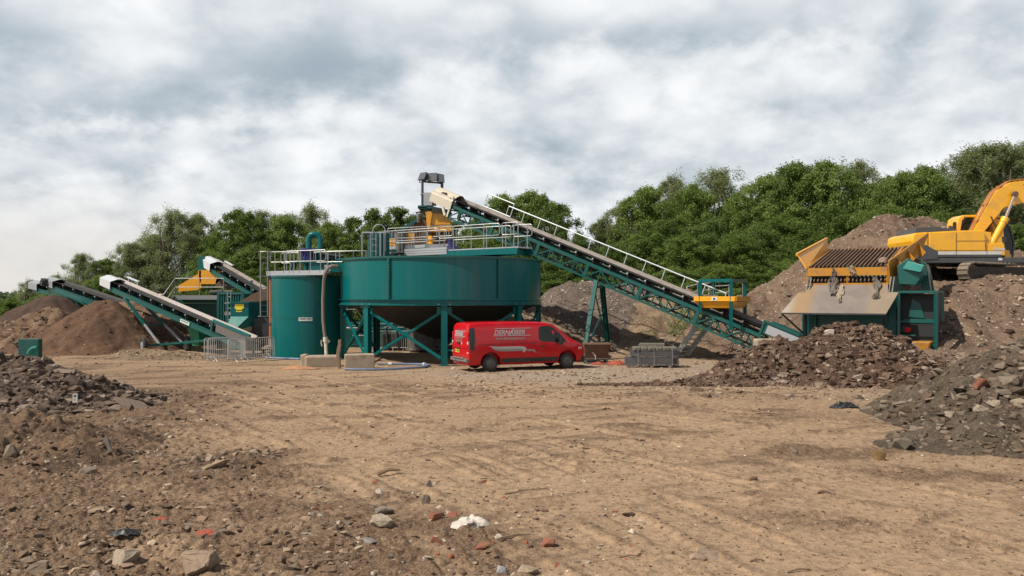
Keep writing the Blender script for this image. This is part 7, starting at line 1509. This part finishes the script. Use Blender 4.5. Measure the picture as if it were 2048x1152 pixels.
text('Robex', .20, (.12, -1.43, 1.50), (R(90), 0, 0), WHITE, E, bold=.004)
mb = MB(); mb.box((.34, -1.415, 1.02), (.52, -1.405, 1.14)); mb.build('white_plate', WHITE, E)
# cab on the far side
mb = MB(); cy0, cy1 = .30, 1.38
sidebox(mb, [(-.70, 1.2), (-.70, 2.9), (-.62, 3.20), (-.40, 3.32), (-.28, 3.30), (-.46, 3.05), (-.54, 2.6), (-.54, 1.2)], cy0, cy1); sidebox(mb, [(-.42, 3.22), (-.42, 3.33), (1.15, 3.36), (1.38, 3.27), (1.40, 3.18)], cy0, cy1); sidebox(mb, [(-.45, 1.2), (-.45, 1.95), (1.8, 1.6), (1.9, 1.2)], cy0, cy1)
sidebox(mb, [(.55, 1.5), (.55, 3.25), (.62, 3.25), (.62, 1.5)], cy0, cy1)
cabo = mb.build('cab', EXY, E, bevel=.03)
mb = MB(); sidebox(mb, [(-.50, 1.9), (-.50, 2.7), (-.40, 3.22), (1.38, 3.18), (1.78, 2.7), (1.98, 2.0), (1.92, 1.4), (1.8, 1.55)], cy0+.03, cy1-.03); mb.build('cab_glass', GLASS, cabo)
mb = MB(); pz = [(1.38, 3.2), (1.82, 2.7), (2.02, 2.0), (1.96, 1.2)]
for p_, q_ in zip(pz[:-1], pz[1:]):
    for y_ in (cy0+.03, cy1-.03): mb.bar((p_[0], y_, p_[1]), (q_[0], y_, q_[1]), .07, .07)
mb.build('cab_pillar', BLACKP, cabo)
mb = MB(); mb.tube([(-.75, .15, 2.4), (-.95, .05, 2.6), (-.95, .05, 3.0)], .02, 6); mb.box((-1.02, -.05, 2.55), (-.92, .12, 2.95)); mb.tube([(2.05, 1.2, 1.3), (2.25, 1.2, 1.35), (2.25, 1.2, 3.0)], .02, 6); mb.build('mirror', BLACKP, cabo)
# boom, inner assembly, cylinders
mb = MB(); BX = -.62; up_ = [(.30, 2.30), (1.40, 4.36), (2.13, 4.84), (3.0, 4.95), (4.6, 4.98), (6.4, 4.35), (6.6, 4.1)]; lo_ = [(6.3, 3.85), (5.0, 4.2), (3.3, 3.95), (2.55, 3.80), (1.85, 3.62), (.62, 2.08), (.15, 1.75), (-.25, 2.0)]
up_ = [(x+BX, z) for x, z in up_]; lo_ = [(x+BX, z) for x, z in lo_]; sidebox(mb, up_+lo_, -.27, .27); bm_ = mb.build('boom', EXY, E, bevel=.025)
mb = MB()
for off, y_ in ((-.02, -.22), (-.02, -.12), (.06, .1)):
    pts = [(-.05+off+.35, y_, 2.52), (.8, y_-.03, 3.4+off), (1.38, y_, 4.43), (2.12, y_, 4.92), (3.0, y_, 5.03), (4.5, y_, 5.06)]; mb.tube([(a+BX, b, c) for a, b, c in pts], .028, 6)
for (x, z) in ((.65+BX, 3.03), (1.08+BX, 3.82), (1.75+BX, 4.7), (2.6+BX, 5.0)): mb.box((x-.05, -.26, z-.08), (x+.05, .2, z+.02))
mb.build('hydraulic_pipes', mat('rusty_orange_pipe', (.38, .14, .03), .5, dirt=.3), bm_)
mb = MB(); mb.tube([(.0, -.3, 2.3), (.3, -.42, 1.95), (.75, -.36, 2.1), (.85, -.32, 2.6), (.6, -.29, 3.2)], .03, 6); mb.build('hydraulic_hose', RUBBER, bm_, smooth=True); mb = MB(); mb.tube([(-.1, -.3, 2.1), (.35, -.45, 1.85), (.8, -.42, 2.0), (.6, -.3, 2.7)], .03, 6); mb.build('hydraulic_hose', RUBBER, bm_, smooth=True); mb = MB(); mb.tube([(1.9, -.2, 4.9), (2.3, -.2, 5.25), (3.0, -.2, 5.4), (3.8, -.2, 5.2)], .035, 6); mb.build('hydraulic_hose', RUBBER, bm_, smooth=True); mb = MB(); mb.tube([(2.15, -.3, 4.75), (2.35, -.3, 4.5), (2.8, -.3, 4.45), (3.2, -.3, 4.5)], .02, 6); mb.build('hydraulic_hose', RUBBER, bm_, smooth=True)
for y_ in (-.42, .42):
    b0_, b1_, b2_ = Vector((.40, y_, 1.55)), Vector((1.22, y_, 3.12)), Vector((1.66, y_, 4.25)); mb = MB(); mb.tube([b0_, b1_], .155, 16); mb.tube([b1_-(b1_-b0_).normalized()*.25, b1_], .185, 16); cyl = mb.build('boom_cylinder', EXY, E, smooth=True)
    mb = MB(); mb.tube([b1_, b2_], .075, 12); mb.build('cylinder_rod', mat('chrome_rod', (.42, .33, .28), .25, metal=.7, dirt=.1), cyl, smooth=True); mb = MB(); mb.tube([b2_-Vector((0, .08, 0)), b2_+Vector((0, .08, 0))], .14, 14); mb.build('pin', RUST, cyl, smooth=True)
mb = MB(); sidebox(mb, [(.35, 1.2), (.2, 2.0), (.6, 2.1), (.85, 2.7), (1.35, 2.8), (1.40, 1.2)], .0, .28); mb.build('boom_bracket', EXY, E, bevel=.02)
mb = MB(); sidebox(mb, [(-.1, 1.2), (-.15, 1.9), (.1, 2.1), (.7, 1.6), (.8, 1.2)], -.5, .5); mb.box((.55, -.9, 1.2), (.95, -.5, 1.75)); mb.box((.62, -1.3, 1.2), (.72, -1.2, 2.0)); mb.build('swing_motor', RUST, E, bevel=.03)
mb = MB(); mb.tube([(.70, -1.25, 1.9), (.70, -1.25, 2.15)], .1, 8); mb.build('lamp_housing', BLACKP, E)
# arm and bucket beyond the picture's edge
mb = MB(); sidebox(mb, [(6.0, 4.9), (6.5, 4.7), (7.0, 3.2), (6.9, 1.6), (6.7, 1.6), (6.4, 3.2), (5.9, 4.4)], -.2, .2); mb.build('arm', EXY, E, bevel=.02)
mb = MB(); sidebox(mb, [(6.6, 1.7), (7.1, 1.6), (7.3, .9), (6.9, .4), (6.2, .45), (6.0, 1.0), (6.15, 1.05), (6.3, .65), (6.8, .65), (7.0, 1.0)], -.65, .65); mb.build('bucket', STEEL, E, bevel=.02)
# tracks
ut = R(16)
DIRTY = mat('muddy_frame_steel', (.05, .04, .032), .8, dirt=.6, dirtcol=(.12, .085, .058), scale=3, bump=.4)
def trk(side):
    d = Vector((math.cos(ut), math.sin(ut), 0)); n_ = Vector((-d.y, d.x, 0)); c0 = Vector((.42, .0, 0))+n_*side*1.22; Lh, r = 1.95, .43; path = []
    N = 14
    for i in range(17): path.append((-Lh+2*Lh*i/16, .045))
    for i in range(1, N): an = -math.pi/2+math.pi*i/N; path.append((Lh+math.cos(an)*r, r+.045+math.sin(an)*r))
    for i in range(17): path.append((Lh-2*Lh*i/16, 2*r+.045-.05*math.sin(math.pi*i/16)))
    for i in range(1, N): an = math.pi/2+math.pi*i/N; path.append((-Lh+math.cos(an)*r, r+.045+math.sin(an)*r))
    cum = [0]; pp = path+[path[0]]
    for a, b in zip(pp[:-1], pp[1:]): cum.append(cum[-1]+math.hypot(b[0]-a[0], b[1]-a[1]))
    M_ = 50; mb = MB()
    for k in range(M_):
        s = cum[-1]*k/M_; x = float(np.interp(s, cum, [q[0] for q in pp])); z = float(np.interp(s, cum, [q[1] for q in pp])); s2 = (s+.05) % cum[-1]; x2 = float(np.interp(s2, cum, [q[0] for q in pp])); z2 = float(np.interp(s2, cum, [q[1] for q in pp]))
        tv = Vector((x2-x, z2-z)).normalized(); tx = d*tv.x+Vector((0, 0, tv.y)); nx = n_.cross(tx).normalized(); p_ = c0+d*x+Vector((0, 0, z)); mb.obox(p_, tx, cum[-1]/M_*.46, n_, .31, nx, .022); mb.obox(p_-nx*.03+tx*.05, tx, .014, n_, .30, nx, .035); mb.obox(p_+nx*.03+tx*.05, tx, .014, n_, .30, nx, .03)
    tr_ = mb.build('track', TRACK, E)
    mb = MB(); mb.prism([c0+d*x+n_*(-.12)+Vector((0, 0, z)) for x, z in ((-Lh-.1, .25), (Lh+.1, .25), (Lh+.2, .5), (Lh, .72), (-Lh, .72), (-Lh-.2, .5))], n_*.24)
    for i in range(9): q = c0+d*(-1.7+3.4*i/8)+Vector((0, 0, .19)); mb.tube([q-n_*.14, q+n_*.14], .12, 12)
    for s_ in (-1, 1): q = c0+d*Lh*s_+Vector((0, 0, .475)); mb.tube([q-n_*.13, q+n_*.13], .36, 20)
    mb.build('track_frame', DIRTY, tr_)
trk(-1); trk(1)
mb = MB(); mb.obox((.3, 0, .55), (math.cos(ut), math.sin(ut), 0), 1.3, (-math.sin(ut), math.cos(ut), 0), 1.1, (0, 0, 1), .16); mb.tube([(.0, 0, .7), (.0, 0, .9)], .6, 24); mb.build('carbody', DARK, E)
print('objects', len(bpy.data.objects))
